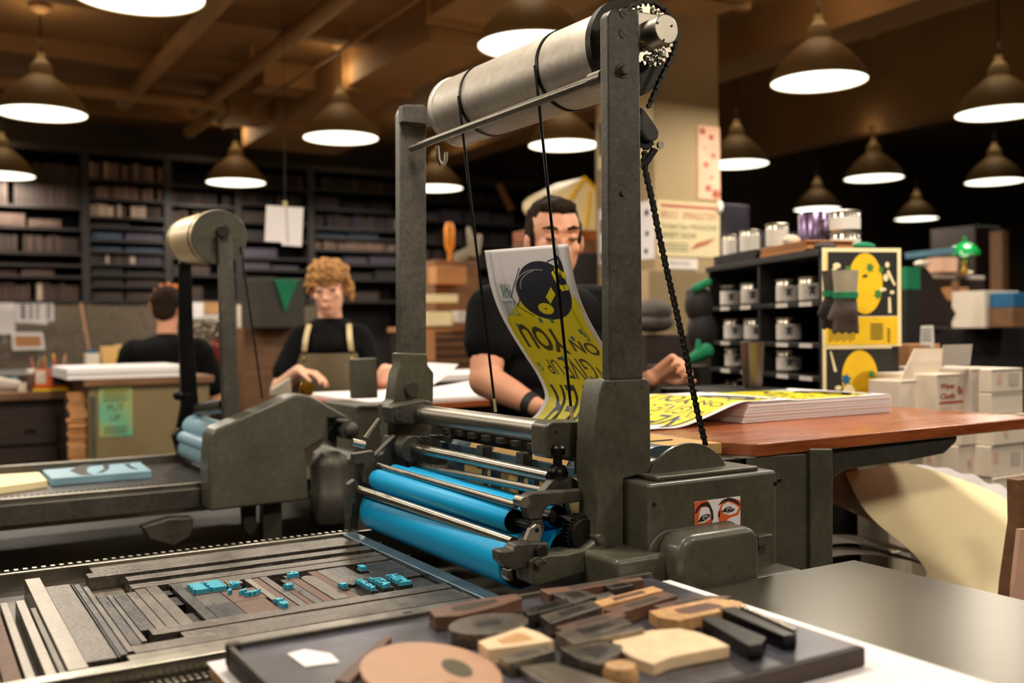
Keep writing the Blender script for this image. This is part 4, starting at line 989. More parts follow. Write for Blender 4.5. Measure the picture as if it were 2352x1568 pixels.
def word(txt, label, x0, x1, y0, y1):
    t = thing('type_line', ((x0+x1)/2, (y0+y1)/2, FT-0.006), label, 'type line', 'blue-inked type in the press bed')
    part(MB().box((x0, y0, FT-0.006), (x1, y1, 0.882)), 'block', 'type_dark', t)
    b = MB(); letters(b, txt, (x0+0.001, y1-0.001, 0.882), (0, -1, 0), (1, 0, 0), width=y1-y0-0.002, height=x1-x0-0.002, mirror=True, thick=0.006, bold=0.03); part(b, 'inked_face', 'ink_type', t)
word('ASURE', 'left line of small blue type, five letters', 0.6600, 0.6730, 1.562, 1.634)
word('ATL', 'middle line of blue type, three letters', 0.6850, 0.7050, 1.568, 1.634)
word('MSH', 'right line of blue type, three bold letters nearest the blue roller', 0.7160, 0.7400, 1.568, 1.632)
b = MB(); b.tube([(0.5450, 1.64, FT+0.002), (0.5460, 1.632, FT+0.003), (0.556, 1.632, FT+0.003), (0.566, 1.636, FT+0.002)], 0.0008, 6)
tag(b.build('wire_staple', 'steel_bar'), 'thin wire staple lying in front of the middle star', 'wire')
b = MB(); b.box((0.655, 1.408, 0.8802), (0.668, 1.425, 0.8806)); tag(b.build('furniture_block', 'black_metal'), 'small dark slug by the near rail below the blue words', 'furniture')
bb('furniture_block', 'grey plate filling the forme right of the blue words', 'furniture', 0.7410+0.05, 0.7940, 1.71, 1.78, FT-0.003, 'type_dark')
bb('furniture_block', 'large smooth dark plate behind the blue words', 'furniture', 0.657, 0.700, 1.708, 1.78, FT-0.003, 'type_dark')
bb('furniture_block', 'dark plate right of the small blue 1', 'furniture', 0.723, 0.7895, 1.708, 1.78, FT-0.003, 'type_dark')
for k, (x0, x1, lab) in enumerate(((0.46, 0.472, 'first'), (0.474, 0.486, 'second'), (0.488, 0.500, 'third'))):
    bb('furniture_strip', '%s of three short pale reglets behind the lightning bolts' % lab, 'furniture', x0, x1, 1.755, 1.779, FT, 'type_light', 'spacing furniture locked in the press bed')

# ================================================================== steel table, board and galley in the foreground
t = thing('steel_table', (0.9, 0.7, 0), 'large steel-topped table in the right foreground', 'table')
part(MB().box((0.33, -0.3, 0.862), (1.449, 1.224, 0.900)), 'table_top', 'table_steel', t, 0.003)
part(MB().box((0.37, -0.25, 0.72), (1.41, 1.18, 0.862)), 'apron', 'paint_dark', t, 0.003)
for x in (0.38, 1.34):
    for y in (-0.24, 1.12): part(MB().box((x, y, 0), (x+0.05, y+0.05, 0.72)), 'leg', 'paint_dark', t, 0.003)
t = thing('drawing_board', (0.67, 1.0, 0.9005), 'pale wooden board covered with white paper on the steel table', 'board')
part(MB().box((0.308, 0.60, 0.9005), (1.030, 1.232, 0.9175)), 'board', 'type_tan', t, 0.003)
part(MB().box((0.306, 0.598, 0.9177), (1.032, 1.234, 0.9190)), 'paper_sheet', 'paper', t)
GX0, GX1, GY0, GY1, GZ = 0.318, 0.958, 0.792, 1.192, 0.944
t = thing('galley', (0.64, 1.0, 0.9195), 'shallow dark-edged galley tray of wood type in the foreground', 'tray')
part(MB().box((GX0, GY0, 0.9195), (GX1, GY1, 0.943)), 'tray_base', 'wood_dark', t, 0.003)
part(MB().box((GX0+0.006, GY0+0.006, 0.943), (GX1-0.006, GY1-0.006, GZ)), 'tray_floor', 'galley_blue', t)
b = MB(); b.box((GX0, GY0, 0.943), (GX0+0.006, GY1, 0.950)); b.box((GX0, GY1-0.006, 0.943), (GX1, GY1, 0.950)); part(b, 'tray_rim', 'cast', t, 0.001)
part(MB().box((GX0-0.001, GY1-0.012, 0.925), (GX0+0.016, GY1+0.002, 0.952)), 'corner_block', 'wood_dark', t, 0.002)
def zp(pts, z1, name, m, label, cat='wood type', z0=GZ, group='pieces of wood type in the galley', bev=0.0012, parts=()):
    q = [PZ(a, c, z1) for a, c in pts]
    b = MB(); b.prism([(v.x, v.y) for v in q], z0, z1, 'xy'); o = b.build(name, m, bevel=bev)
    gx = sum(v.x for v in q)/len(q); gy = sum(v.y for v in q)/len(q); ku = 0.5
    if name == 'wood_letter' and not parts and bev: parts = (('carved_counter', {'type_brown': 'wood_dark', 'type_tan': 'type_brown', 'type_cream': 'type_tan', 'type_light': 'type_grey', 'type_grey': 'type_dark', 'type_dark': 'black_metal'}[m], None, None),)
    for (pn, pm, ppts, zz) in parts:
        w2 = [PZ(a, c, zz) for a, c in ppts] if zz else [((v.x-gx)*ku+gx, (v.y-gy)*ku+gy) for v in q]
        if not zz: zz = z1+0.0003
        b2 = MB(); b2.prism([(v[0], v[1]) for v in w2], z1, zz, 'xy'); part(b2, pn, pm, o)
    return tag(o, label, cat, group)
def pell(cx, cy, rx, ry, n=30, rot=0): return ell(cx, cy, rx, ry, n, rot=rot)
zp(pell(990, 1545, 165, 70, 48, 0.10), 0.951, 'round_block', 'disc_tan', 'big round tan block with a dark oval mark at the bottom of the view', 'printing block', parts=(('dark_oval', 'olive_print', pell(1050, 1533, 38, 17, 24, 0.35), 0.9515), ('groove', 'type_brown', pell(1040, 1575, 18, 7, 20), 0.9516)))
zp(pell(1122, 1431, 92, 23, 36, -0.09), 0.962, 'wood_letter', 'type_grey', 'grey oval letter O in the galley', parts=(('counter', 'type_dark', pell(1118, 1429, 34, 7, 24, -0.09), 0.9623),))
zp([(985, 1400), (1010, 1392), (1100, 1375), (1185, 1362), (1200, 1372), (1140, 1392), (1060, 1412), (1000, 1416)], 0.962, 'wood_letter', 'type_brown', 'reddish brown U-shaped letter behind the grey oval one')
zp([(1098, 1472), (1200, 1438), (1240, 1452), (1272, 1470), (1180, 1484), (1120, 1490)], 0.962, 'wood_letter', 'type_cream', 'tan triangular letter A right of the grey oval one')
zp([(1145, 1505), (1250, 1480), (1275, 1492), (1170, 1520)], 0.961, 'wood_letter', 'type_light', 'pale strip-like letter in front of the tan triangular one')
zp([(1200, 1398), (1300, 1372), (1316, 1386), (1215, 1412)], 0.962, 'wood_letter', 'type_dark', 'dark green-grey letter at the back left of the galley')
zp([(1270, 1362), (1330, 1352), (1372, 1366), (1318, 1384)], 0.961, 'wood_letter', 'type_grey', 'flat olive letter at the back middle of the galley')
zp([(1240, 1412), (1360, 1378), (1384, 1392), (1266, 1430)], 0.962, 'wood_letter', 'type_grey', 'greyish letter with pale edge in the middle of the galley')
zp([(1276, 1438), (1420, 1400), (1440, 1412), (1296, 1450)], 0.962, 'wood_letter', 'type_brown', 'pinkish brown long letter in the middle of the galley')
zp([(1276, 1452), (1430, 1416), (1452, 1430), (1310, 1470)], 0.963, 'wood_letter', 'type_grey', 'olive striped letter below the pinkish brown one')
zp([(1300, 1464), (1470, 1434), (1480, 1442), (1320, 1476)], 0.9645, 'wood_letter', 'type_light', 'cream bar lying below the olive striped letter')
for i, (pts, m, lab) in enumerate([
    ([(1364, 1380), (1500, 1345), (1524, 1354), (1380, 1392)], 'type_tan', 'golden tan reglet, topmost of the wooden bars at the back'),
    ([(1386, 1398), (1530, 1358), (1556, 1366), (1420, 1408)], 'type_brown', 'brown wooden bar just below the golden one'),
    ([(1490, 1402), (1640, 1372), (1700, 1380), (1716, 1390), (1560, 1424), (1510, 1416)], 'type_tan', 'rounded orange-brown wooden letter near the right edge of the galley'),
    ([(1500, 1390), (1600, 1366), (1680, 1368), (1640, 1384), (1530, 1400)], 'type_brown', 'dark brown wooden bar behind the orange-brown letter'),
    ([(1240, 1352), (1300, 1346), (1420, 1330), (1470, 1324), (1480, 1330), (1380, 1344), (1260, 1364)], 'type_brown', 'long brown rail of wood along the far rim of the galley'),
    ([(1390, 1344), (1440, 1334), (1458, 1342), (1404, 1352)], 'type_dark', 'small black block beside the far rim'),
    ([(1360, 1366), (1400, 1358), (1412, 1366), (1372, 1374)], 'type_light', 'shiny pale metal slug near the golden reglet')]):
    zp(pts, 0.9615-0.0004*i, 'wood_letter', m, lab)
zp([(1612, 1420), (1640, 1412), (1760, 1462), (1750, 1478), (1720, 1482)], 0.962, 'ornament_strip', 'black_metal', 'left of the two black beaded border strips')
zp([(1650, 1396), (1690, 1392), (1830, 1442), (1828, 1456), (1800, 1460)], 0.962, 'ornament_strip', 'black_metal', 'right of the two black beaded border strips')
b = MB()
for i in range(14):
    c = PZ(1706+i*9, 1396+i*3.9, 0.963); b.ball((c.x, c.y, 0.9635), 0.0032, 8, 6)
tag(b.build('bead_row', 'tin', smooth=True), 'row of shiny beads on the right black border strip', 'ornament')
zp([(1405, 1470), (1440, 1455), (1500, 1446), (1560, 1442), (1600, 1450), (1640, 1464), (1676, 1482), (1600, 1496), (1540, 1508), (1500, 1524), (1460, 1510), (1420, 1490)], 0.958, 'printing_cut', 'type_cream', 'large jagged cream printing cut in the right half of the galley', 'printing block')
zp([(1286, 1486), (1380, 1470), (1430, 1480), (1420, 1500), (1380, 1524), (1330, 1512)], 0.962, 'wood_letter', 'type_grey', 'dark grey chunky letter left of the round orange knob')
c = PZ(1425, 1520, 0.965); b = MB(); b.lathe([(0.001, 0.0), (0.018, 0.0), (0.019, 0.010), (0.016, 0.018), (0.006, 0.014), (0.001, 0.013)], (c.x, c.y, GZ), n=36, caps=False)
tag(b.build('wood_ring', 'type_tan', smooth=True), 'round orange wooden knob with a dark centre in the galley', 'ornament')
zp([(1190, 1530), (1270, 1520), (1420, 1568), (1470, 1610), (1300, 1600)], 0.954, 'printing_cut', 'type_light', 'blurred cream cut at the bottom edge in the middle', 'printing block')
zp([(660, 1500), (700, 1490), (760, 1500), (780, 1520), (700, 1530)], 0.9452, 'glare_patch', 'paper', 'small white patch painted as glare at the left end of the galley', 'paper', GZ+0.0002, None, 0)  # thin white piece standing in for glare on the tray floor
zp([(770, 1560), (880, 1462), (900, 1462), (800, 1568)], 0.950, 'string', 'type_brown', 'thin brown slat running diagonally left of the big round block', 'slat', GZ, None, 0.0005)

# ================================================================== the second press behind on the left
p2 = thing('proof_press', (0.8, 3.3, 0), 'second grey proof press at the left with pale blue rollers and cream drum', 'printing press')
part(MB().box((-1.6, 2.98, 0.10), (2.2, 3.68, 0.68)), 'base_body', 'paint_dark', p2, 0.01)
part(MB().box((-1.5, 3.0, 0), (2.1, 3.66, 0.10)), 'plinth', 'paint_dark', p2)
part(MB().box((-1.6, 2.99, 0.80), (1.7, 3.66, 0.862)), 'press_bed', 'bedsteel', p2, 0.002)
part(MB().box((-1.6, 2.965, 0.80), (1.0, 2.99, 0.884)), 'near_rail', 'steel_bar', p2, 0.002)
part(MB().box((-1.6, 3.655, 0.80), (1.0, 3.68, 0.890)), 'far_rail', 'steel_bar', p2, 0.002)
b = MB(); x = -1.0
while x < 0.75: b.box((x, 3.0, 0.862), (x+0.008, 3.02, 0.884)); x += 0.016
part(b, 'rack_teeth', 'dark_metal', p2)
part(MB().box((-1.6, 2.94, 0.815), (0.72, 2.965, 0.870)), 'rail_lip', 'cast', p2, 0.003)
part(MB().box((-1.6, 2.95, 0.60), (1.5, 2.98, 0.66)), 'lower_rail', 'paint', p2, 0.006)
b = MB(); b.cyl((-1.6, 2.92, 0.54), (0.52, 2.92, 0.54), 0.018, n=24); part(b, 'long_rod', 'steel_bar', p2, smooth=True)
b = MB(); pp(b, [(325, 1210), (390, 1190), (445, 1188), (445, 1215), (436, 1235), (400, 1255), (345, 1240)], 2.9, 0.05); part(b, 'rod_bracket', 'cast', p2, 0.006)
b = MB(); pp(b, [(556, 1150), (590, 1150), (590, 1215), (575, 1232), (560, 1215)], 2.93, 0.03); part(b, 'catch', 'cast', p2, 0.004)
b = MB(); pp(b, [(604, 1130), (648, 1128), (648, 1400), (604, 1400)], 2.93, 0.04); part(b, 'frame_leg', 'paint', p2, 0.003)
b = MB(); pp(b, [(484, 1174), (479, 1075), (484, 1001), (497, 984), (662, 912), (681, 906), (701, 906), (718, 910), (805, 960), (753, 962), (749, 1006), (703, 1034), (710, 1148)], 2.83, 0.10)
part(b, 'cylinder_cover', 'paint', p2, 0.008, segs=3)
def roller2(px, py, r, m, py2):
    b = MB(); c = PY(px, py, 3.62); e = c.copy(); e.y = 2.93; b.cyl(c, e, r, n=36); return part(b, 'ink_roller', m, p2, smooth=True)
roller2(448, 982, 0.046, 'ink_pale', 0); roller2(418, 1003, 0.022, 'ink_pale', 0); roller2(430, 1028, 0.037, 'ink_pale', 0)
b = MB(); pp(b, [(398, 1000), (410, 985), (450, 985), (440, 1060), (410, 1045)], 3.60, 0.04); part(b, 'far_roller_frame', 'black_metal', p2, 0.003)
b = MB(); pp(b, [(503, 545), (508, 533), (527, 533), (533, 545), (541, 700), (553, 962), (514, 962)], 2.95, 0.03); part(b, 'near_post', 'cast', p2, 0.004)
b = MB(); pp(b, [(413, 600), (440, 600), (445, 760), (458, 950), (462, 1000), (405, 1000), (418, 930), (414, 760)], 3.66, 0.035); part(b, 'far_post', 'black_metal', p2, 0.004)
b = MB(); c = PY(409, 908, 3.66); b.ball(c, 0.018, 16, 10); b.tube([c, c+Vector((0.04, 0, 0))], 0.006, 8); part(b, 'side_knob', 'black_metal', p2, smooth=True)
d0 = PY(503, 544, 3.0); d1 = PY(437, 553, 3.64)
DD = (d1-d0).normalized(); DL = (d1-d0).length
b = MB(); b.lathe([(0.001, 0), (0.081, 0), (0.081, DL-0.01), (0.078, DL), (0.001, DL)], d0, DD, n=56, caps=False); part(b, 'hoist_drum', 'drum_brass', p2, smooth=True)
b = MB(); b.cyl(d0-DD*0.012, d0, 0.080, n=56); part(b, 'drum_flange', 'paint', p2, 0.002)
b = MB(); c = PY(512, 532, 2.94); b.cyl((c.x, 2.93, c.z), (c.x, 2.96, c.z), 0.018, n=24); part(b, 'axle_nut', 'dark_metal', p2, 0.001)
for s_ in (0.06, DL-0.06):
    b = MB(); b.lathe([(0.0812, -0.005), (0.083, -0.005), (0.083, 0.005), (0.0812, 0.005)], d0+DD*s_, DD, n=56, caps=False); part(b, 'hoist_cord', 'black_metal', p2)
b = MB(); b.tube([PY(553, 565, 2.98), PY(575, 720, 2.98), PY(603, 915, 2.98)], 0.0028, 6); part(b, 'chain_cord', 'black_metal', p2)
b = MB(); b.cyl(PY(520, 930, 3.0), PY(455, 940, 3.6), 0.022, n=24); part(b, 'top_bar', 'black_metal', p2, smooth=True)
# motor
c = PY(768, 1080, 2.86)
m_ = MB(); m_.lathe([(0.001, 0.055), (0.03, 0.052), (0.052, 0.035), (0.058, 0.01), (0.058, -0.06), (0.062, -0.065), (0.062, -0.13), (0.05, -0.16), (0.001, -0.16)][::-1], (c.x, 2.90, c.z), n=40, caps=False)
part(m_, 'motor', 'cast', p2, smooth=True)
b = MB(); c = PY(800, 986, 2.86); b.cyl((c.x, 2.84, c.z), (c.x, 2.96, c.z), 0.030, n=32); b.ball((c.x, 2.84, c.z), (0.024, 0.02, 0.024), 24, 14); part(b, 'hand_wheel_hub', 'cast', p2, smooth=True)
b = MB(); pp(b, [(753, 962), (775, 960), (775, 1030), (753, 1010)], 2.90, 0.05); part(b, 'motor_bracket', 'paint', p2, 0.004)
b = MB(); pp(b, [(735, 1110), (800, 1105), (806, 1160), (760, 1165)], 2.88, 0.06); pp(b, [(778, 1150), (806, 1140), (800, 1190), (784, 1188)], 2.86, 0.03); part(b, 'switch_box', 'dark_metal', p2, 0.004)
b = MB(); pp(b, [(820, 930), (890, 928), (890, 1300), (790, 1300), (790, 1060), (815, 1040)], 3.02, 0.3); part(b, 'rear_housing', 'paint', p2, 0.01)
b = MB(); pp(b, [(809, 824), (866, 822), (869, 914), (811, 916)], 2.98, 0.03); part(b, 'guard_plate', 'paint', p2, 0.004)
b = MB(); hexbolt(b, 704, 893, 3.1, 0.017, 0.012); part(b, 'feed_knob', 'brass', p2)
fb = [PZ(700, 910, 1.06), PZ(1075, 905, 1.06)]
b = MB(); b.box((1.30, 3.12, 1.045), (2.45, 3.80, 1.068)); part(b, 'feed_board', 'wood_board', p2, 0.003)
b = MB(); b.box((1.45, 3.15, 0.80), (2.30, 3.78, 1.045)); part(b, 'board_frame', 'paint_dark', p2, 0.006)
# yellowish plate, printed cut in the left bed
b = MB(); q = [PZ(a, c_, 0.884) for a, c_ in [(-60, 1062+30), (90, 1078+5), (108, 1102), (-60, 1125)]]; b.prism([(v.x, v.y) for v in q], 0.862, 0.883, 'xy'); tag(b.build('bed_plate', 'paper_cream', bevel=0.001), 'cream plate lying in the bed of the left press at the left edge', 'plate')
q = [PZ(a, c_, 0.886) for a, c_ in [(97, 1078), (322, 1060), (348, 1080), (118, 1098)]]
t = thing('linocut_plate', ((q[0].x+q[2].x)/2, (q[0].y+q[2].y)/2, 0.862), 'pale blue inked cut with a swirling figure in the left press bed', 'printing block')
b = MB(); b.prism([(v.x, v.y) for v in q], 0.8625, 0.885, 'xy'); part(b, 'plate', 'ink_pale', t, 0.001)
b = MB(); 
for pts in ([(160, 1080), (185, 1068), (215, 1066), (200, 1074), (200, 1084), (215, 1090), (185, 1090)], [(235, 1066), (252, 1064), (250, 1076), (238, 1084), (222, 1086), (240, 1076)], [(285, 1066), (300, 1064), (296, 1067), (318, 1078), (300, 1075)]):
    w2 = [PZ(a, c_, 0.8858) for a, c_ in pts]; b.prism([(v.x, v.y) for v in w2], 0.885, 0.8858, 'xy')
part(b, 'dark_ink', 'dark_metal', t)
# paper on the second feed board
t = thing('paper_stack', (1.9, 3.45, 1.068), 'white sheets spread on the left press feed board in front of the apron wearer', 'paper stack')
part(MB().box((1.33, 3.14, 1.0685), (1.98, 3.76, 1.080)), 'sheets', 'paper', t, 0.001)
b = MB(); b.grid(lambda u, v: (1.55+0.55*u, 3.16+0.5*v, 1.082+0.075*max(0, u-0.35)**1.5), 14, 8, 0.0006); part(b, 'raised_sheet', 'paper', t, smooth=True)
t = thing('paper_sheet', (2.2, 3.4, 1.08), 'white sheet with a curled-up corner right of the far hoist post', 'paper')
def curl(u, v):
    a = PY(975, 862, 3.3); return (a.x-0.15+0.28*u, 3.28+0.25*v, 1.082 + 0.11*u**2.2)
b = MB(); b.grid(curl, 16, 8, 0.0006); part(b, 'curled_sheet', 'paper', t, smooth=True)
# grey steel cabinet with a white pile, right of the far post
c0 = PY(985, 868, 3.95); c1 = PY(1215, 868, 3.95)
t = thing('steel_cabinet', ((c0.x+c1.x)/2, 4.2, 0), 'low grey steel cabinet topped with white paper behind the far hoist post', 'cabinet')
part(MB().box((c0.x, 3.95, 0), (c1.x+0.4, 4.5, c0.z-0.03)), 'body', 'paint', t, 0.006)
part(MB().box((c0.x, 3.93, c0.z-0.028), (c1.x+0.4, 4.5, c0.z-0.018)), 'top', 'dark_metal', t, 0.002)
tag(MB().box((c0.x+0.03, 3.96, c0.z-0.0175), (c1.x+0.3, 4.4, c0.z+0.012)).build('paper_stack', 'paper', bevel=0.002), 'flat white paper pile on the low grey steel cabinet', 'paper stack')

# ================================================================== people
def person(name, label, loc, parts_fn):
    t = thing(name, loc, label, 'person'); parts_fn(t); return t
HAIRTEX = bpy.data.textures.new('strands', 'CLOUDS'); HAIRTEX.noise_scale = 0.022; HAIRTEX.noise_depth = 3
def skin_mesh(mb, name, m, parent, voxel=0.006, smooth=6, tuft=0.0):
    o = mb.build(name, m, parent, smooth=False)
    r = o.modifiers.new('remesh', 'REMESH'); r.mode = 'VOXEL'; r.voxel_size = voxel; r.use_smooth_shade = True
    s_ = o.modifiers.new('soften', 'SMOOTH'); s_.factor = 0.5; s_.iterations = smooth
    if tuft:
        dsp = o.modifiers.new('tufts', 'DISPLACE'); dsp.texture = HAIRTEX; dsp.strength = tuft; dsp.mid_level = 0.45
    return o
V = Vector
def head(mb, c, R_, s=1.0, male=True):
    """c = centre of skull, R_ = rotation, face toward local -Y"""
    def P(x, y, z): return c + R_ @ V((x*s, y*s, z*s))
    def B(p, r):
        mt = R_.to_4x4(); r = tuple(q*s for q in r); mb.ball(P(*p), r, 20, 14, mt)
    B((0, 0.015, 0.03), (0.074, 0.092, 0.085)); B((0, -0.02, -0.03), (0.062, 0.072, 0.085)); B((0, -0.045, -0.085), (0.036, 0.034, 0.030))
    B((0, -0.025, -0.065), (0.052, 0.055, 0.045))
    for sx in (-1, 1):
        B((sx*0.036, -0.062, -0.020), (0.024, 0.020, 0.022)); B((sx*0.031, -0.079, 0.012), (0.017, 0.012, 0.011)); B((sx*0.030, -0.080, 0.032), (0.026, 0.010, 0.008))
        B((sx*0.078, 0.008, -0.010), (0.010, 0.020, 0.032))
    B((0, -0.092, -0.010), (0.011, 0.016, 0.028)); B((0, -0.100, -0.026), (0.015, 0.015, 0.012))
    B((0, -0.085, -0.058), (0.024, 0.014, 0.008)); B((0, -0.083, -0.068), (0.020, 0.014, 0.008))
    return P
def hand(mb, w, d, up, curl, s=1.0, side=1, spread=0.12, thumb=True):
    """wrist w, direction d of the fingers, up = back-of-hand normal, curl per finger in radians"""
    d = d.normalized(); up = (up - d*up.dot(d)).normalized(); r = d.cross(up).normalized()*side
    for k in range(6):
        f = k/5; mb.ball(w + d*(0.015+0.07*f)*s, (0.018*s+0.0*f,)*3, 10, 8)
    for j in (-1.5, -0.5, 0.5, 1.5): mb.capsule(w + d*0.02*s + r*j*0.011*s, w + d*0.085*s + r*j*0.019*s, 0.013*s, 0.0115*s)
    lens = (0.066, 0.076, 0.072, 0.056)
    for i, j in enumerate((-1.5, -0.5, 0.5, 1.5)):
        p = w + d*(0.088 - 0.004*abs(j))*s + r*j*0.0195*s; a = curl[i] if isinstance(curl, (list, tuple)) else curl; L_ = lens[i]*s
        dd = (d + r*j*spread*0.4).normalized(); ang = a*0.7
        for seg, fr in enumerate((0.45, 0.30, 0.25)):
            q_ = p + (dd*math.cos(ang) - up*math.sin(ang))*L_*fr; mb.capsule(p, q_, (0.0095-0.001*seg)*s, (0.009-0.001*seg)*s); p = q_; ang += a*0.75
    if thumb:
        p = w + d*0.025*s - r*0.022*s; td = (d*0.75 - r*0.75 - up*0.35).normalized()
        q_ = p + td*0.040*s; mb.capsule(p, q_, 0.014*s, 0.011*s); td2 = (d*0.95 - r*0.15 - up*0.35).normalized(); q2 = q_ + td2*0.030*s; mb.capsule(q_, q2, 0.011*s, 0.009*s)
        q3 = q2 + (td2 - up*0.2).normalized()*0.022*s; mb.capsule(q2, q3, 0.0095*s, 0.008*s)
def body_low(mb, tr, hip, foot):
    for sx in (-1, 1):
        h = hip + V((sx*0.09, 0, 0)); k = V((h.x+sx*0.01, h.y-0.03, 0.50)); a = V((foot.x+sx*0.11, foot.y, 0.09))
        tr.capsule(h, k, 0.088, 0.060); tr.capsule(k, a, 0.060, 0.045)
        mb.capsule(a, a+V((0, -0.03, -0.03)), 0.042, 0.040); mb.capsule(a+V((0, 0.02, -0.045)), a+V((0, -0.15, -0.055)), 0.040, 0.034)

# ---- the printer holding the poster
MX = PY(1275, 600, 2.62).x
def printer(t):
    hc = PY(1283, 546, 2.56); hz = hc.z
    Rm = Euler((math.radians(7), 0, math.radians(-20))).to_matrix()       # head tipped down and turned a little
    b = MB(); P = head(b, V((hc.x+0.012, 2.60, hz-0.004)), Rm, 1.08)
    nk = V((MX+0.0, 2.66, 1.465))
    b.capsule(nk+V((0, 0.03, -0.07)), V((hc.x, 2.635, hz-0.07)), 0.058, 0.056)
    sL = V((MX-0.205, 2.66, 1.375)); sR = V((MX+0.215, 2.66, 1.375))
    eL = PY(1092, 882, 2.58); eL = V((eL.x+0.045, 2.60, eL.z+0.01)); hL = PY(1232, 934, 2.42)
    b.capsule(sL, eL, 0.062, 0.050); b.capsule(eL, eL.lerp(hL, 0.5), 0.052, 0.043); b.capsule(eL.lerp(hL, 0.5), hL, 0.043, 0.028)
    hand(b, hL, V((0.86, -0.45, 0.0)), V((0, 0.2, 1)), 0.7, 1.05, 1)
    wR = PY(1500, 868, 2.42); eR = V((MX+0.29, 2.62, 1.10))
    b.capsule(sR, eR, 0.062, 0.050); b.capsule(eR, wR, 0.048, 0.029)
    tip = PY(1552, 838, 2.36)
    hd = (tip-wR).normalized()
    hand(b, wR, hd, V((0.25, 0.9, 0.35)), (1.15, 1.25, 1.3, 1.35), 1.08, 1)
    b.capsule(V((MX, 2.68, 1.05)), V((MX, 2.67, 1.30)), 0.10, 0.10)
    for k in range(4): b.ball((MX, 2.68, 0.98+0.09*k), (0.15+0.012*k, 0.09, 0.10), 16, 10)
    b.capsule(V((MX-0.17, 2.67, 1.385)), V((MX+0.17, 2.67, 1.385)), 0.062); b.capsule(V((MX, 2.68, 0.95)), V((MX, 2.68, 0.98)), 0.13)
    tr = MB(); body_low(b, tr, V((MX, 2.70, 0.93)), V((MX, 2.72, 0)))
    tr.ball((MX, 2.70, 0.95), (0.165, 0.12, 0.12), 18, 12)
    for sx in (-1, 1): b.capsule(V((MX+sx*0.09, 2.70, 0.92)), V((MX+sx*0.1, 2.70, 0.12)), 0.045, 0.035)
    o = skin_mesh(b, 'body', 'skin', t, 0.0055, 5)
    skin_mesh(tr, 'trousers', 'trousers', t, 0.012, 4)
    s = MB()
    for k in range(6): s.ball((MX, 2.672, 0.92+0.088*k), (0.178+0.012*k, 0.128, 0.11), 20, 12)
    s.capsule(V((MX-0.185, 2.665, 1.385)), V((MX+0.19, 2.665, 1.385)), 0.078); s.capsule(V((MX, 2.672, 1.40)), V((MX, 2.665, 1.445)), 0.088, 0.076); s.ball((MX, 2.632, 1.395), (0.13, 0.07, 0.07), 18, 12); s.capsule(V((MX, 2.66, 1.42)), V((MX+0.005, 2.65, 1.462)), 0.080, 0.068)
    s.capsule(sL+V((0, 0, 0.0)), sL.lerp(eL, 0.46), 0.083, 0.080); s.capsule(sR, sR.lerp(eR, 0.46), 0.083, 0.080)
    skin_mesh(s, 'shirt', 'shirt_black', t, 0.007, 5)
    h = MB(); mt = Rm.to_4x4(); s_ = 1.06
    h.ball(P(0, 0.034, 0.052), (0.079*s_, 0.088*s_, 0.077*s_), 24, 16, mt); h.ball(P(0, -0.030, 0.094), (0.056*s_, 0.040*s_, 0.026*s_), 20, 12, mt); h.ball(P(0, 0.055, -0.005), (0.070*s_, 0.055*s_, 0.075*s_), 20, 12, mt)
    for sx in (-1, 1): h.ball(P(sx*0.066, 0.018, 0.02), (0.016*s_, 0.045*s_, 0.05*s_), 14, 10, mt)
    skin_mesh(h, 'hair', 'hair_dark', t, 0.004, 2, 0.012)
    e = MB()
    for sx in (-1, 1):
        e.tube([P(sx*0.014, -0.0925, 0.034), P(sx*0.032, -0.0935, 0.040), P(sx*0.054, -0.078, 0.035)], [0.004, 0.0055, 0.003], 8)
    part(e, 'eyebrows', 'hair_dark', t, smooth=True)
    e = MB()
    for sx in (-1, 1): e.tube([P(sx*0.018, -0.0905, 0.008), P(sx*0.032, -0.0925, 0.004), P(sx*0.046, -0.086, 0.008)], 0.0022, 6)
    part(e, 'lashes', 'hair_dark', t, smooth=True)
    e = MB(); e.tube([P(-0.024, -0.0965, -0.062), P(0, -0.1015, -0.061), P(0.024, -0.0965, -0.062)], [0.002, 0.005, 0.002], 8); part(e, 'lips', 'lip', t, smooth=True)
    w_ = MB(); wd = (hL-eL).normalized(); w_.cyl(hL-wd*0.035, hL-wd*0.008, 0.034, 0.033, n=24); part(w_, 'wristband', 'rubber', t, 0.002)
person('person', 'person in a black T-shirt with short dark hair, lifting the poster off the press', (MX, 2.70, 0), printer)

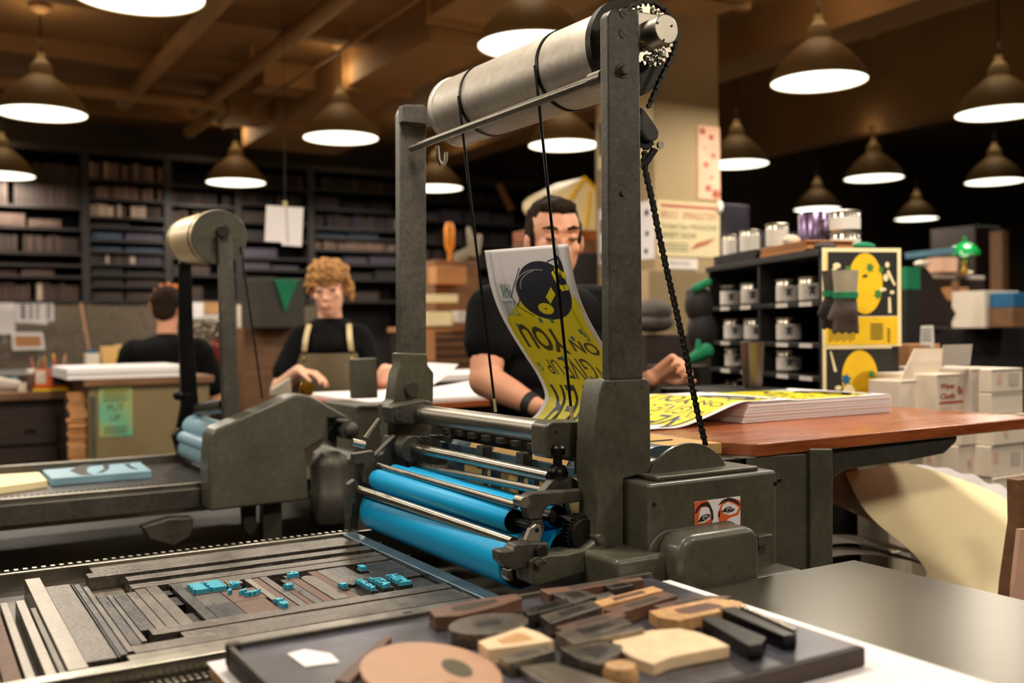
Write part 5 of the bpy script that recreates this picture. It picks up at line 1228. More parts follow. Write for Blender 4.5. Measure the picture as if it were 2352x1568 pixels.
# ---- the person in the apron
wx, wy = PD(757, 700, 4.3).x, PD(757, 700, 4.3).y
def aproned(t):
    F = Euler((0, 0, math.radians(-27))).to_matrix()
    def Q(x, y, z): return V((wx, wy, 0)) + F @ V((x, y, z))
    Rw = (Euler((0, 0, math.radians(-27))).to_matrix() @ Euler((math.radians(12), math.radians(-4), math.radians(-3))).to_matrix())
    b = MB(); P = head(b, Q(0.0, -0.02, 1.500), Rw, 0.97, False)
    b.capsule(Q(0, 0.03, 1.33), Q(0, 0.0, 1.43), 0.056, 0.050)
    sL, sR = Q(-0.128, 0.02, 1.285), Q(0.128, 0.02, 1.285)
    eL, hL = PD(643, 893, 4.25), PD(686, 852, 4.10)
    b.capsule(sL, eL, 0.045, 0.040); b.capsule(eL, hL, 0.041, 0.027); hand(b, hL, PD(714, 858, 4.08)-hL, V((0, 0.3, 1)), 0.45, 0.98, -1, 0.2)
    eR, hR = Q(0.185, 0.0, 1.04), PD(885, 850, 4.0)
    b.capsule(sR, eR, 0.045, 0.040); b.capsule(eR, hR, 0.040, 0.027); hand(b, hR, PD(912, 845, 3.98)-hR, V((0, 0.1, 1)), 0.35, 0.95, 1)
    for k in range(6): b.ball(Q(0, 0.03, 0.82+0.075*k), (0.11, 0.09, 0.09), 16, 10)
    b.capsule(Q(-0.10, 0.02, 1.285), Q(0.10, 0.02, 1.285), 0.045)
    tr = MB()
    hip = Q(0, 0.03, 0.86)
    for sx in (-1, 1):
        h = Q(sx*0.085, 0.03, 0.84); k_ = Q(sx*0.09, 0.0, 0.46); a = Q(sx*0.10, 0.03, 0.08); tr.capsule(h, k_, 0.085, 0.058); tr.capsule(k_, a, 0.058, 0.042)
        b.capsule(h, a, 0.04, 0.035); b.capsule(a+V((0, 0, -0.04)), Q(sx*0.10, -0.13, 0.035), 0.036, 0.032)
    tr.ball(hip, (0.16, 0.125, 0.12), 18, 12)
    skin_mesh(b, 'body', 'skin_woman', t, 0.006, 5); skin_mesh(tr, 'trousers', 'trousers', t, 0.012, 4)
    s = MB()
    for k in range(7): s.ball(Q(0, 0.03, 0.80+0.075*k), (0.142+0.003*k, 0.120, 0.10), 18, 12, F.to_4x4())
    s.capsule(Q(-0.118, 0.02, 1.290), Q(0.118, 0.02, 1.290), 0.060); s.capsule(sL, sL.lerp(eL, 0.66), 0.056, 0.064); s.capsule(sR, sR.lerp(eR, 0.66), 0.056, 0.064)
    s.capsule(Q(-0.04, 0.02, 1.30), Q(0.04, 0.02, 1.30), 0.078); s.capsule(Q(0, 0.01, 1.28), Q(0, 0.015, 1.325), 0.088, 0.074)
    skin_mesh(s, 'shirt', 'shirt_black', t, 0.007, 5)
    a = MB()
    def ap(u, v):
        z = 1.225 - 0.60*v; w_ = 0.115 + 0.10*min(1, max(0, (v-0.0)/0.3))**1.3; ang = (u-0.5)*2
        x = ang*w_; y = -0.125 + 0.075*abs(ang)**2.2 - 0.02*math.sin(v*3); return Q(x, y, z)
    a.grid(ap, 20, 20, 0.004); apr = part(a, 'apron', 'apron', t, smooth=True)
    a = MB(); a.grid(lambda u, v: Q(0.045+0.055*u, -0.133+0.01*u, 1.085-0.012*v), 4, 2, 0.002); a.grid(lambda u, v: Q(0.045+0.055*u, -0.134+0.01*u, 1.063-0.010*v), 4, 2, 0.002); part(a, 'apron_patch', 'strap', apr)
    a = MB()
    for x, z in ((-0.06, 1.08), (0.02, 1.08), (-0.10, 1.205), (0.10, 1.205)): a.ball(Q(x, -0.132+0.05*abs(x/0.115)**2.2, z), 0.006, 10, 8)
    part(a, 'rivets', 'brass', apr, smooth=True)
    for sx in (-1, 1):
        a = MB()
        a.grid(lambda u, v: Q(sx*(0.098-0.014*v)+0.022*(u-0.5), -0.083 + 0.03*v*v*2 - 0.015*math.sin(v*PI), 1.235+0.115*v), 3, 10, 0.003); part(a, 'strap', 'strap', apr, smooth=True)
    h = MB(); mt = Rw.to_4x4()
    h.ball(P(0, 0.028, 0.048), (0.084, 0.094, 0.078), 24, 16, mt); h.ball(P(0, -0.060, 0.060), (0.070, 0.036, 0.034), 20, 12, mt); h.ball(P(0, -0.02, 0.085), (0.072, 0.07, 0.05), 20, 12, mt)
    rg = random.Random(4)
    for sx in (-1, 1):
        h.ball(P(sx*0.078, 0.02, 0.025), (0.016, 0.045, 0.050), 14, 10, mt)
        for k in range(10 if sx > 0 else 6):
            p0 = P(sx*(0.078+rg.uniform(0, .012)), rg.uniform(-.03, .03), rg.uniform(0.0, 0.05)); p1 = p0 + Rw @ V((sx*rg.uniform(0, 0.02), 0.01, -rg.uniform(0.02, 0.085 if sx > 0 else 0.05))); h.capsule(p0, p1, 0.009, 0.005)
    for k in range(14):
        x = -0.062+0.124*k/13; h.capsule(P(x, -0.062+0.012*abs(x)/0.06, 0.085), P(x*1.05, -0.087+0.022*(abs(x)/0.062)**2, 0.034+rg.uniform(-.006, .008)), 0.012, 0.007)
    for k in range(12):
        a_ = rg.uniform(0, 2*PI); h.capsule(P(0.05*math.cos(a_), 0.05*math.sin(a_), 0.11), P(0.085*math.cos(a_), 0.085*math.sin(a_)+0.01, 0.075), 0.013, 0.009)
    skin_mesh(h, 'hair', 'hair_blond', t, 0.0035, 1, 0.030)
    e = MB()
    for sx in (-1, 1): e.tube([P(sx*0.018, -0.0895, 0.009), P(sx*0.032, -0.092, 0.005), P(sx*0.046, -0.086, 0.010)], [0.002, 0.0032, 0.002], 8)
    part(e, 'lashes', 'hair_dark', t, smooth=True)
    e = MB()
    for sx in (-1, 1): e.tube([P(sx*0.016, -0.0905, 0.030), P(sx*0.032, -0.091, 0.035), P(sx*0.050, -0.080, 0.031)], 0.003, 6)
    part(e, 'eyebrows', 'hair_blond', t, smooth=True)
    e = MB(); e.tube([P(-0.023, -0.0955, -0.064), P(-0.010, -0.1005, -0.060), P(0, -0.101, -0.062), P(0.010, -0.1005, -0.060), P(0.023, -0.0955, -0.064)], [0.002, 0.0045, 0.005, 0.0045, 0.002], 8); part(e, 'lips', 'lip', t, smooth=True)
person('person', 'person with short blond hair in an olive apron, looking down at white paper', (wx, wy, 0), aproned)

dm('brush_orange', (236, 140, 52), 0.7, 0, 0.1, 20)
# ---- the person seen from behind
bx, by = PD(382, 700, 5.5).x, PD(382, 700, 5.5).y
def behind(t):
    F = Euler((0, 0, math.radians(-24))).to_matrix()
    def Q(x, y, z): return V((bx, by, 0)) + F @ V((x, y, z))
    Rb = Euler((math.radians(8), 0, math.radians(150))).to_matrix()
    b = MB(); P = head(b, Q(0.0, 0.02, 1.45), Rb, 0.98)
    b.capsule(Q(0, 0.0, 1.29), Q(0, 0.01, 1.40), 0.056, 0.052)
    sL, sR = Q(-0.185, 0, 1.20), Q(0.185, 0, 1.20)
    for s0, sg in ((sL, -1), (sR, 1)):
        e0 = Q(sg*0.25, 0.05, 0.95); h0 = Q(sg*0.16, 0.27, 0.98); b.capsule(s0, e0, 0.056, 0.046); b.capsule(e0, h0, 0.044, 0.028); hand(b, h0, F @ V((-sg*0.3, 1, 0)), V((0, 0, 1)), 0.5, 1.0, sg)
    for k in range(5): b.ball(Q(0, 0, 0.80+0.075*k), (0.13, 0.09, 0.09), 16, 10)
    b.capsule(Q(-0.15, 0, 1.22), Q(0.15, 0, 1.22), 0.055)
    tr = MB(); tr.ball(Q(0, 0, 0.84), (0.165, 0.125, 0.13), 18, 12)
    for sx in (-1, 1):
        h = Q(sx*0.09, 0, 0.82); k_ = Q(sx*0.10, 0.02, 0.44); a = Q(sx*0.10, 0, 0.08); tr.capsule(h, k_, 0.085, 0.06); tr.capsule(k_, a, 0.06, 0.045); b.capsule(h, a, 0.04, 0.036); b.capsule(a+V((0, 0, -0.04)), Q(sx*0.10, 0.15, 0.035), 0.038, 0.032)
    skin_mesh(b, 'body', 'skin', t, 0.008, 4); skin_mesh(tr, 'trousers', 'trousers', t, 0.012, 4)
    s = MB()
    for k in range(7): s.ball(Q(0, 0, 0.76+0.075*k), (0.17+0.004*k, 0.128, 0.10), 18, 12, F.to_4x4())
    s.capsule(Q(-0.17, 0, 1.215), Q(0.17, 0, 1.215), 0.074); s.capsule(sL, Q(-0.235, 0.03, 1.03), 0.075, 0.072); s.capsule(sR, Q(0.235, 0.03, 1.03), 0.075, 0.072); s.capsule(Q(0, 0, 1.24), Q(0, 0, 1.275), 0.085, 0.068)
    skin_mesh(s, 'shirt', 'shirt_black', t, 0.009, 4)
    h = MB(); mt = Rb.to_4x4(); h.ball(P(0, 0.028, 0.045), (0.082, 0.096, 0.082), 22, 14, mt); h.ball(P(0, 0.055, -0.01), (0.068, 0.052, 0.065), 20, 12, mt)
    skin_mesh(h, 'hair', 'hair_dark', t, 0.007, 3)
    c = MB(); 
    for k in range(9):
        a_ = -PI*0.55 + PI*1.1*k/8; c.ball(P(0.092*math.sin(a_), -0.012, 0.045+0.094*math.cos(a_)), (0.015, 0.020, 0.015), 12, 8, mt)
    o = skin_mesh(c, 'headband', 'brush_orange', t, 0.006, 3)
person('person', 'person seen from behind with an orange band over short dark hair', (bx, by, 0), behind)

# ================================================================== background helpers
def yof(px, py, dep): return PD(px, py, dep).y
def fbox(mb, x0, y0, x1, y1, dep, t, floor=None, top_in=0):
    """axis-aligned box whose front face fills the given outline at the given distance"""
    Y = yof((x0+x1)/2, (y0+y1)/2, dep); a = PY(x0, (y0+y1)/2, Y); b = PY(x1, (y0+y1)/2, Y); zt = PY((x0+x1)/2, y0, Y).z; zb = PY((x0+x1)/2, y1, Y).z
    if floor is not None: zb = floor
    mb.box((a.x, Y, zb), (b.x, Y+t, zt)); return a.x, b.x, Y, zb, zt
def bx(name, label, cat, x0, y0, x1, y1, dep, t, m, floor=None, group=None, bev=0.003):
    mb = MB(); r = fbox(mb, x0, y0, x1, y1, dep, t, floor); o = mb.build(name, m, bevel=bev); return tag(o, label, cat, group), r
def sheetpoly(name, label, cat, pts, dep, m, t=0.004, group=None):
    Y = yof(sum(p[0] for p in pts)/len(pts), sum(p[1] for p in pts)/len(pts), dep); mb = MB(); pp(mb, pts, Y, t); o = mb.build(name, m); return tag(o, label, cat, group), Y

BTZ = 1.085
# ---- left background -------------------------------------------------
t = thing('flat_file_cabinet', PD(330, 1000, 4.9).xy.to_3d(), 'olive steel flat file cabinet behind the left press with a green poster on its front', 'cabinet')
Yc = yof(320, 960, 4.75); xa = PY(203, 960, Yc).x; xb = PY(482, 960, Yc).x; zt = PY(320, 884, Yc).z
part(MB().box((xa, Yc, 0), (xb, Yc+0.58, zt)), 'body', 'flatfile', t, 0.01)
part(MB().box((xa-0.02, Yc-0.02, zt), (xb+0.02, Yc+0.60, zt+0.035)), 'top', 'wood_mid', t, 0.004)
part(MB().box((xa+0.03, Yc-0.004, zt-0.36), (xb-0.03, Yc+0.001, zt-0.355)), 'drawer_seam', 'wood_dark', t)
b = MB(); b.box((xa+0.01, Yc-0.012, 0.1), (xa+0.03, Yc, zt-0.04)); part(b, 'edge_strip', 'paint', t, 0.002)
PG = (PY(228, 1000, Yc).x, PY(228, 1004, Yc).z, PY(305, 1000, Yc).x, PY(228, 888, Yc).z)
t2 = thing('poster', ((PG[0]+PG[2])/2, Yc, PG[1]), 'small green-to-yellow handbill taped to the front of the flat file cabinet', 'poster')
m = bpy.data.materials.new('green_fade'); m.use_nodes = True; n_ = m.node_tree; bs = n_.nodes['Principled BSDF']; tc = n_.nodes.new('ShaderNodeTexCoord'); gr = n_.nodes.new('ShaderNodeTexNoise'); gr.inputs['Scale'].default_value = 4.5
rp = n_.nodes.new('ShaderNodeValToRGB'); rp.color_ramp.elements[0].position = 0.38; rp.color_ramp.elements[1].position = 0.62; rp.color_ramp.elements[0].color = (*lin((112, 176, 140)), 1); rp.color_ramp.elements[1].color = (*lin((176, 168, 84)), 1)
n_.links.new(tc.outputs['Object'], gr.inputs['Vector']); n_.links.new(gr.outputs['Fac'], rp.inputs['Fac']); n_.links.new(rp.outputs['Color'], bs.inputs['Base Color']); M['green_fade'] = m
W_, H_ = PG[2]-PG[0], PG[3]-PG[1]
part(MB().box((PG[0], Yc-0.003, PG[1]), (PG[2], Yc-0.001, PG[3])), 'sheet', 'green_fade', t2)
b = MB(); kw = dict(U=(1, 0, 0), V=(0, 0, 1))
letters(b, 'PUT', (PG[0]+W_*0.25, Yc-0.0035, PG[1]+H_*0.50), (1, 0, 0), (0, 0, 1), width=W_*0.5, height=H_*0.14); letters(b, 'UP', (PG[0]+W_*0.34, Yc-0.0035, PG[1]+H_*0.31), (1, 0, 0), (0, 0, 1), width=W_*0.3, height=H_*0.13)
for k in range(5):
    quad(b, (PG[0]+W_*(0.1+0.05*(k % 2)), Yc-0.0035, PG[1]+H_*(0.05+0.035*k)), (1, 0, 0), (0, 0, 1), W_*(0.75-0.1*(k % 2)), H_*0.010)
for k in range(6): quad(b, (PG[0]+W_*(0.08+0.04*(k % 3)), Yc-0.0035, PG[1]+H_*(0.70+0.04*k)), (1, 0, 0), (0, 0, 1), W_*(0.8-0.1*(k % 2)), H_*0.012)
part(b, 'lettering', 'olive_print', t2)
t3 = thing('paper_stack', ((xa+xb)/2, Yc+0.4, zt+0.035), 'low wide ream of white paper on the olive flat file cabinet', 'paper stack')
b = MB(); zz = zt+0.036; hh = PY(320, 842, Yc).z - zz
for k in range(6): b.box((xa-0.09+0.004*(k % 2), Yc-0.01+0.003*(k % 3), zz+hh*k/6), (xb+0.01-0.10, Yc+0.56, zz+hh*(k+0.9)/6))
part(b, 'sheets', 'paper', t3, kind='stuff')
b = MB(); Yk = Yc+0.05; x0 = PY(157, 970, Yk).x; x1 = PY(197, 970, Yk).x; z0 = 0.35; z1 = PY(175, 897, Yk).z; N = 46; rg = random.Random(8)
for k in range(N):
    z = z0+(z1-z0)*k/N; j = rg.uniform(-0.008, 0.008); b.cbox(((x0+x1)/2+j, Yk, z), (x1-x0, 0.012+0.02*rg.random(), (z1-z0)/N*0.92), tilt=(rg.uniform(-.5, .5), 0))
tag(b.build('paper_strip_bundle', 'cardboard'), 'hanging bundle of crumpled brown paper strips left of the flat file cabinet', 'paper bundle')
bx('wood_post', 'dark narrow wooden post between the paper strips and the cabinet front', 'post', 199, 895, 207, 1100, 4.78, 0.05, 'wood_dark', 0.0)
# left counter
t = thing('counter', PD(60, 1000, 5.3).xy.to_3d(), 'dark wooden counter with drawers at the left edge, cluttered with supplies', 'counter')
Yn = yof(80, 960, 5.0); x0 = PY(-60, 960, Yn).x; x1 = PY(160, 960, Yn).x; zc = PY(80, 899, Yn).z
part(MB().box((x0, Yn-0.02, zc-0.04), (x1, Yn+0.7, zc)), 'counter_top', 'wood_mid', t, 0.003)
part(MB().box((x0+0.02, Yn+0.02, 0), (x1-0.02, Yn+0.68, zc-0.04)), 'body', 'wood_dark', t, 0.003)
for k in range(5):
    d_ = part(MB().box((x0+0.04, Yn, zc-0.26-0.16*k), (x1-0.06, Yn+0.02, zc-0.12-0.16*k)), 'drawer', 'wood_dark', t, 0.003)
    c = PY(68, 930, Yn); part(MB().box((c.x-0.025, Yn-0.008, zc-0.20-0.16*k), (c.x+0.025, Yn, zc-0.185-0.16*k)), 'drawer_pull', 'dark_metal', d_, 0.001)
def ctr(px, dep_off=0.0): return PY(px, 890, Yn+dep_off).x
# pencil box
zc2 = zc
t = thing('pencil_box', (ctr(120, 0.05), Yn+0.08, zc2), 'orange wooden desk box full of pens and tools on the left counter', 'box')
X0, X1 = PY(78, 890, Yn+0.03).x, PY(162, 890, Yn+0.03).x; hb = PY(120, 848, Yn+0.03).z - zc2
b = MB(); b.box((X0, Yn+0.03, zc2+0.012), (X0+0.006, Yn+0.13, zc2+hb)); b.box((X1-0.006, Yn+0.03, zc2+0.012), (X1, Yn+0.13, zc2+hb)); b.box((X0, Yn+0.03, zc2+0.012), (X1, Yn+0.036, zc2+hb)); b.box((X0, Yn+0.124, zc2+0.012), (X1, Yn+0.13, zc2+hb)); b.box((X0, Yn+0.03, zc2+0.012), (X1, Yn+0.13, zc2+0.018)); part(b, 'box_body', 'orange_print', t, 0.001)
part(MB().box((X0-0.005, Yn, zc2), (X1, Yn+0.13, zc2+0.012)), 'ledge', 'yellow_deep', t, 0.003)
w_ = X1-X0
for u0, u1, v0, v1, m, nm in ((.05, .32, .25, .85, 'carton', 'photo_card'), (.34, .58, .55, .95, 'lip', 'pink_card'), (.62, .84, .6, .95, 'carton', 'white_card'), (.52, .86, .12, .5, 'black_print', 'dark_card')):
    part(MB().box((X0+w_*u0, Yn+0.027, zc2+0.012+hb*v0), (X0+w_*u1, Yn+0.030, zc2+0.012+hb*v1)), nm, m, t)
rg = random.Random(6); pens = []
for k in range(16):
    px_ = X0+0.012+(w_-0.024)*k/15; p0 = (px_, Yn+0.06+0.03*rg.random(), zc2+0.03); p1 = (px_+rg.uniform(-.03, .03), Yn+0.07, zc2+hb+rg.uniform(0.03, 0.08))
    mm = ['type_tan', 'lip', 'red_print', 'teal', 'yellow_deep', 'wood_mid'][k % 6]
    tag(MB().cyl(p0, p1, 0.004, 0.0035, n=8).build('pen', mm, smooth=True), 'one of the pens and brushes bristling from the orange desk box', 'pen', 'pens in the orange desk box')
# bottle, tape rolls, jar
def lat(name, label, cat, px, y, z0, prof, m, parts=(), group=None):
    x = PY(px, 880, y).x; t = thing(name, (x, y, z0), label, cat, group); b = MB(); b.lathe(prof, (x, y, z0), n=28); part(b, 'body', m, t, smooth=True)
    for (nm, mm, pr_) in parts: b = MB(); b.lathe(pr_, (x, y, z0), n=28); part(b, nm, mm, t, smooth=True)
    return t
lat('bottle', 'brown bottle with white cap at the left end of the orange desk box', 'bottle', 72, Yn+0.05, zc2, [(0.022, 0), (0.022, 0.075), (0.018, 0.088)], 'type_brown', (('cap', 'white_gloss', [(0.021, 0.088), (0.021, 0.108), (0.018, 0.110)]),))
lat('tape_roll', 'masking tape roll standing by the orange desk box', 'tape', 52, Yn+0.06, zc2, [(0.022, 0), (0.022, 0.042)], 'carton', (('core', 'wood_dark', [(0.008, 0.0421), (0.008, 0.0425)]),))
lat('jar', 'small jar with teal lid on the left counter', 'jar', 34, Yn+0.15, zc2, [(0.016, 0), (0.016, 0.06)], 'carton', (('lid', 'teal', [(0.017, 0.06), (0.017, 0.072)]),))
b = MB(); q0, q1 = PY(-40, 884, Yn+0.12), PY(40, 884, Yn+0.1); b.capsule((q0.x, q0.y, zc2+0.05), (q1.x, q1.y, zc2+0.028), 0.045, 0.026); tag(b.build('rag', 'paper_grey', smooth=True), 'crumpled cream rag lying at the left edge of the counter', 'rag')
# things on the shelf under the sloping racks
tb, _ = bx('tub', 'white plastic tub with a blue lid behind the ream of paper', 'tub', 199, 812, 229, 850, 6.2, 0.10, 'carton', BTZ)
b = MB(); fbox(b, 203, 803, 220, 812, 6.2, 0.06); lo_ = b.build('lid', 'blue_star', None); lo_.parent = tb; lo_.location = -tb.location
bx('paper_bag', 'brown kraft box standing right of the white tub', 'box', 236, 796, 268, 850, 6.25, 0.10, 'kraft', BTZ)
bx('paper_block', 'pale paper block lying behind the brown kraft box', 'paper', 270, 792, 308, 802, 6.5, 0.15, 'kraft', BTZ)
bx('tape_roll', 'bright yellow-green tape roll beside the brown kraft box', 'tape', 269, 812, 281, 828, 6.25, 0.03, 'yellow', BTZ)
b = MB(); Yb_ = yof(250, 850, 6.05); b.box((PY(-60, 850, Yb_).x, Yb_, 0), (PY(545, 850, Yb_).x, Yb_+1.1, BTZ)); tag(b.build('bench', 'wood_dark', bevel=0.003), 'long dark workbench under the sloping racks', 'bench')
sheetpoly('paper_sheet', 'plain cream sheet hung at the far left above the counter', 'paper', [(-40, 695), (33, 695), (36, 766), (-40, 768)], 7.60, 'paper')
o, Y = sheetpoly('poster', 'cream sheet with black sideways lettering right of the plain one', 'poster', [(34, 697), (123, 697), (124, 737), (110, 737), (108, 745), (60, 741), (36, 740)], 7.62, 'paper')
b = MB()
for k, (x_, w_) in enumerate(((48, 12), (68, 7), (84, 6), (108, 9))):
    for j in range(5): pp(b, [(x_, 699+7*j), (x_+w_, 700+7*j), (x_+w_-2, 704+7*j), (x_, 704+7*j)], Y-0.003, 0.002)
lt = b.build('sideways_lettering', 'black_print', None); lt.parent = o; lt.location = -o.location
o, Y = sheetpoly('picture', 'pink-bordered picture card leaning below the lettered sheet', 'picture', [(26, 763), (98, 763), (104, 802), (29, 804)], 7.56, 'paper')
b = MB(); pp(b, [(34, 771), (93, 771), (96, 795), (36, 796)], Y-0.003, 0.002); q_ = b.build('picture_print', 'cardboard', None); q_.parent = o; q_.location = -o.location
nb_, nbr = bx('notice_board', 'dark board standing behind the two hoist posts of the left press', 'board', 436, 690, 604, 850, 6.72, 0.04, 'wood_dark', BTZ)
rg = random.Random(9); YNB = nbr[2]
for k, (x0, y0, x1, y1, m, lab) in enumerate([(443, 694, 468, 740, 'paper', 'pale notice pinned between the two hoist posts of the left press, leftmost'), (468, 694, 505, 720, 'type_tan', 'tan notice between the two hoist posts of the left press'), (470, 722, 505, 762, 'label_white', 'white notice below the tan one'), (545, 700, 566, 752, 'carton', 'pale grey notice right of the near hoist post of the left press'), (565, 684, 599, 752, 'paper_cream', 'cream-yellow paper right of the pale grey notice')]):
    bx('notice', lab, 'notice', x0, y0, x1, y1, (YNB-0.011-0.002*k)/PD((x0+x1)/2, (y0+y1)/2, 1.0).y, 0.01, m, None, None, 0)
b = MB()
for k in range(34): 
    c = PD(443+rg.random()*58, 735+rg.random()*60, 6.4+rg.random()*0.1); b.ball(c, 0.012, 8, 6)
b.box(tuple(PD(440, 800, 6.45)), tuple(PD(505, 730, 6.56)))
tag(b.build('string_of_beads', 'steel', smooth=True), 'glinting heap of metal quads in a rack between the two left hoist posts', 'metal', None, 'stuff')
t = thing('fire_canister', PD(494, 834, 6.55), 'dark red canister standing beside the near hoist post of the left press', 'canister')
c = PD(494, 834, 6.55); c.z = BTZ; b = MB(); b.lathe([(0.045, 0), (0.048, 0.01), (0.048, 0.15), (0.03, 0.175), (0.012, 0.18), (0.012, 0.2)], c, n=28); part(b, 'body', 'red_print', t, smooth=True)
bx('wooden_bench', 'brown wooden cabinet behind the left press feed board', 'cabinet', 560, 752, 720, 900, 6.2, 0.5, 'wood_mid', 0.0)
bx('side_cabinet', 'dark olive cabinet left of the apron wearer', 'cabinet', 597, 640, 700, 752, 6.0, 0.4, 'paint_dark')
sheetpoly('pennant', 'green triangular pennant hanging on the dark olive cabinet', 'pennant', [(632, 641), (686, 642), (668, 684), (656, 718), (648, 692)], 5.985, 'green_cloth', 0.01)
sheetpoly('towel', 'pale green cloth hanging at the bench below the apron wearer\'s hand', 'cloth', [(625, 895), (668, 868), (670, 907), (625, 907)], 3.78/PD(650, 890, 1.0).y, 'glove_grey', 0.03)
# hanging white sheets
t = thing('hanging_sheets', PD(655, 470, 5.2), 'pair of blank white sheets hung from a peg above the apron wearer', 'paper')
Y = yof(655, 515, 5.2); b = MB(); pp(b, [(612, 471), (697, 477), (693, 566), (648, 563), (646, 556), (608, 554)], Y, 0.002); part(b, 'sheet', 'paper', t)
b = MB(); pp(b, [(650, 462), (659, 461), (660, 474), (652, 474)], Y-0.005, 0.012); part(b, 'peg', 'strap', t)
b = MB(); a_ = PY(655, 462, Y); b.tube([a_, V((a_.x, a_.y, 3.158))], 0.0015, 6); c_ = PY(662, 560, Y-0.004); b.tube([PY(657, 474, Y-0.004), c_], 0.0012, 6); part(b, 'string', 'wood_dark', t)

# ---- middle background (clutter cabinet) -----------------------------
t = thing('clutter_cabinet', PD(1060, 760, 6.2).xy.to_3d(), 'brown wooden cabinet with many thin drawers behind the far hoist post', 'cabinet')
Yk = yof(1060, 800, 6.2); x0 = PY(975, 800, Yk).x; x1 = PY(1200, 800, Yk).x; z1 = PY(1000, 762, Yk).z
part(MB().box((x0, Yk, 0), (x1, Yk+0.5, z1)), 'body', 'wood_dark', t, 0.004)
for k in range(10):
    d_ = part(MB().box((x0+0.02, Yk-0.012, z1-0.045-0.05*k), (x1-0.02, Yk, z1-0.008-0.05*k)), 'drawer', 'wood_mid', t, 0.002)
part(MB().box((x0-0.02, Yk-0.03, z1), (x1, Yk+0.5, z1+0.03)), 'top', 'cardboard', t, 0.002)
bx('shelf_unit', 'tall brown shelf carrying the orange brush and white gloves', 'shelf', 1000, 598, 1100, 750, 6.5, 0.35, 'wood_mid', z1+0.03)
bx('cardboard_box', 'orange-brown cardboard box on the tall brown shelf front', 'box', 1003, 612, 1072, 652, 6.35, 0.12, 'cardboard')
bx('paper_roll', 'cream paper roll lying below the cardboard box', 'roll', 978, 676, 1052, 694, 6.1, 0.08, 'paper_cream')
bx('paper_roll', 'pale crumpled paper on the drawer cabinet', 'paper', 980, 716, 1040, 748, 6.05, 0.10, 'paper_cream')
bx('white_box', 'small white box on the drawer cabinet, right of the crumpled paper', 'box', 1050, 714, 1078, 740, 6.05, 0.08, 'label_white')
bx('ledger', 'white and orange binder standing at the left end of the drawer cabinet', 'binder', 978, 762, 1000, 830, 6.0, 0.1, 'cardboard')
bx('bench', 'pale brown bench edge behind the low grey steel cabinet', 'bench', 990, 858, 1226, 868, 5.55, 0.3, 'wood_mid', 0.0)
bx('red_tin', 'small red tin on the bench by the drawer cabinet', 'tin', 1032, 846, 1052, 860, 5.6, 0.06, 'red_print')
t = thing('brush', PD(1033, 598, 6.3), 'orange upright brush on top of the tall brown shelf', 'brush')
c = PD(1033, 598, 6.3); b = MB(); b.lathe([(0.012, 0), (0.014, 0.05), (0.030, 0.09), (0.032, 0.20), (0.022, 0.235), (0.004, 0.24)], c, n=20); part(b, 'handle', 'yellow_deep', t, smooth=True); M['brush_or'] = mat('brush_or', (240, 140, 30), 0.5)
t.children[0].data.materials[0] = M['brush_or']
b = MB(); b.capsule(PD(1052, 590, 6.3), PD(1085, 575, 6.3), 0.034); b.capsule(PD(1085, 575, 6.3), PD(1076, 525, 6.3), 0.03, 0.012); b.capsule(PD(1090, 580, 6.3), PD(1100, 545, 6.3), 0.034, 0.02)
tag(b.build('work_glove', 'glove_grey', smooth=True), 'crumpled whitish work glove beside the orange brush', 'glove')
sheetpoly('picture', 'pinkish slanted strip picture on the dark back wall', 'picture', [(1140, 424), (1152, 420), (1182, 480), (1170, 486)], 10.34, 'cardboard', 0.02)
t = thing('paper_lantern', PD(1325, 470, 5.9), 'yellow house-shaped paper lantern behind the printer\'s head', 'lantern')
Y = yof(1325, 470, 5.9); b = MB(); pp(b, [(1262, 452), (1275, 440), (1343, 406), (1376, 440), (1376, 530), (1300, 530), (1262, 470)], Y, 0.30); part(b, 'lantern_body', 'paper_cream', t, 0.01)
b = MB(); b.tube([PY(1300, 470, Y-0.01), PY(1343, 408, Y-0.01), PY(1374, 440, Y-0.01)], 0.012, 8); b.tube([PY(1355, 440, Y-0.008), PY(1346, 520, Y-0.008)], 0.010, 8); part(b, 'frame', 'yellow_deep', t)
bx('wooden_box', 'reddish brown wooden box under the yellow lantern', 'box', 1240, 526, 1372, 552, 5.85, 0.3, 'wood_board')
bx('wooden_box', 'lower pale brown wooden box under the yellow lantern', 'box', 1240, 553, 1372, 580, 5.8, 0.3, 'wood_mid')
bx('dark_cabinet', 'black cabinet under the brown boxes behind the printer', 'cabinet', 1230, 580, 1400, 800, 5.75, 0.4, 'black_spine', 0.0)

# ---- pillar posters ---------------------------------------------------
def flat(name, label, cat, x0, y0, x1, y1, yy, m, t=0.004):
    a = PY(x0, (y0+y1)/2, yy); b_ = PY(x1, (y0+y1)/2, yy); zt_ = PY((x0+x1)/2, y0, yy).z; zb_ = PY((x0+x1)/2, y1, yy).z
    th = thing(name, ((a.x+b_.x)/2, yy, zb_), label, cat); part(MB().box((a.x, yy-t, zb_), (b_.x, yy, zt_)), 'sheet', m, th); return th, (a.x, b_.x, zb_, zt_)
yy = PL.y-0.001
dm('aged_paper', (206, 190, 150), 0.8, 0, 0.08, 8)
dm('pink_paper', (222, 176, 150), 0.8, 0, 0.12, 8)
dm('dull_red', (168, 92, 70), 0.8, 0, 0.2, 10)
dm('dull_green', (92, 96, 72), 0.8, 0, 0.2, 10)
dm('dull_violet', (104, 96, 110), 0.8, 0, 0.15, 10)
th, (a, c, zb_, zt_) = flat('poster', 'large aged concert bill with coloured lettering on the pillar face', 'poster', 1509, 464, 1652, 590, yy, 'aged_paper')
W_, H_ = c-a, zt_-zb_
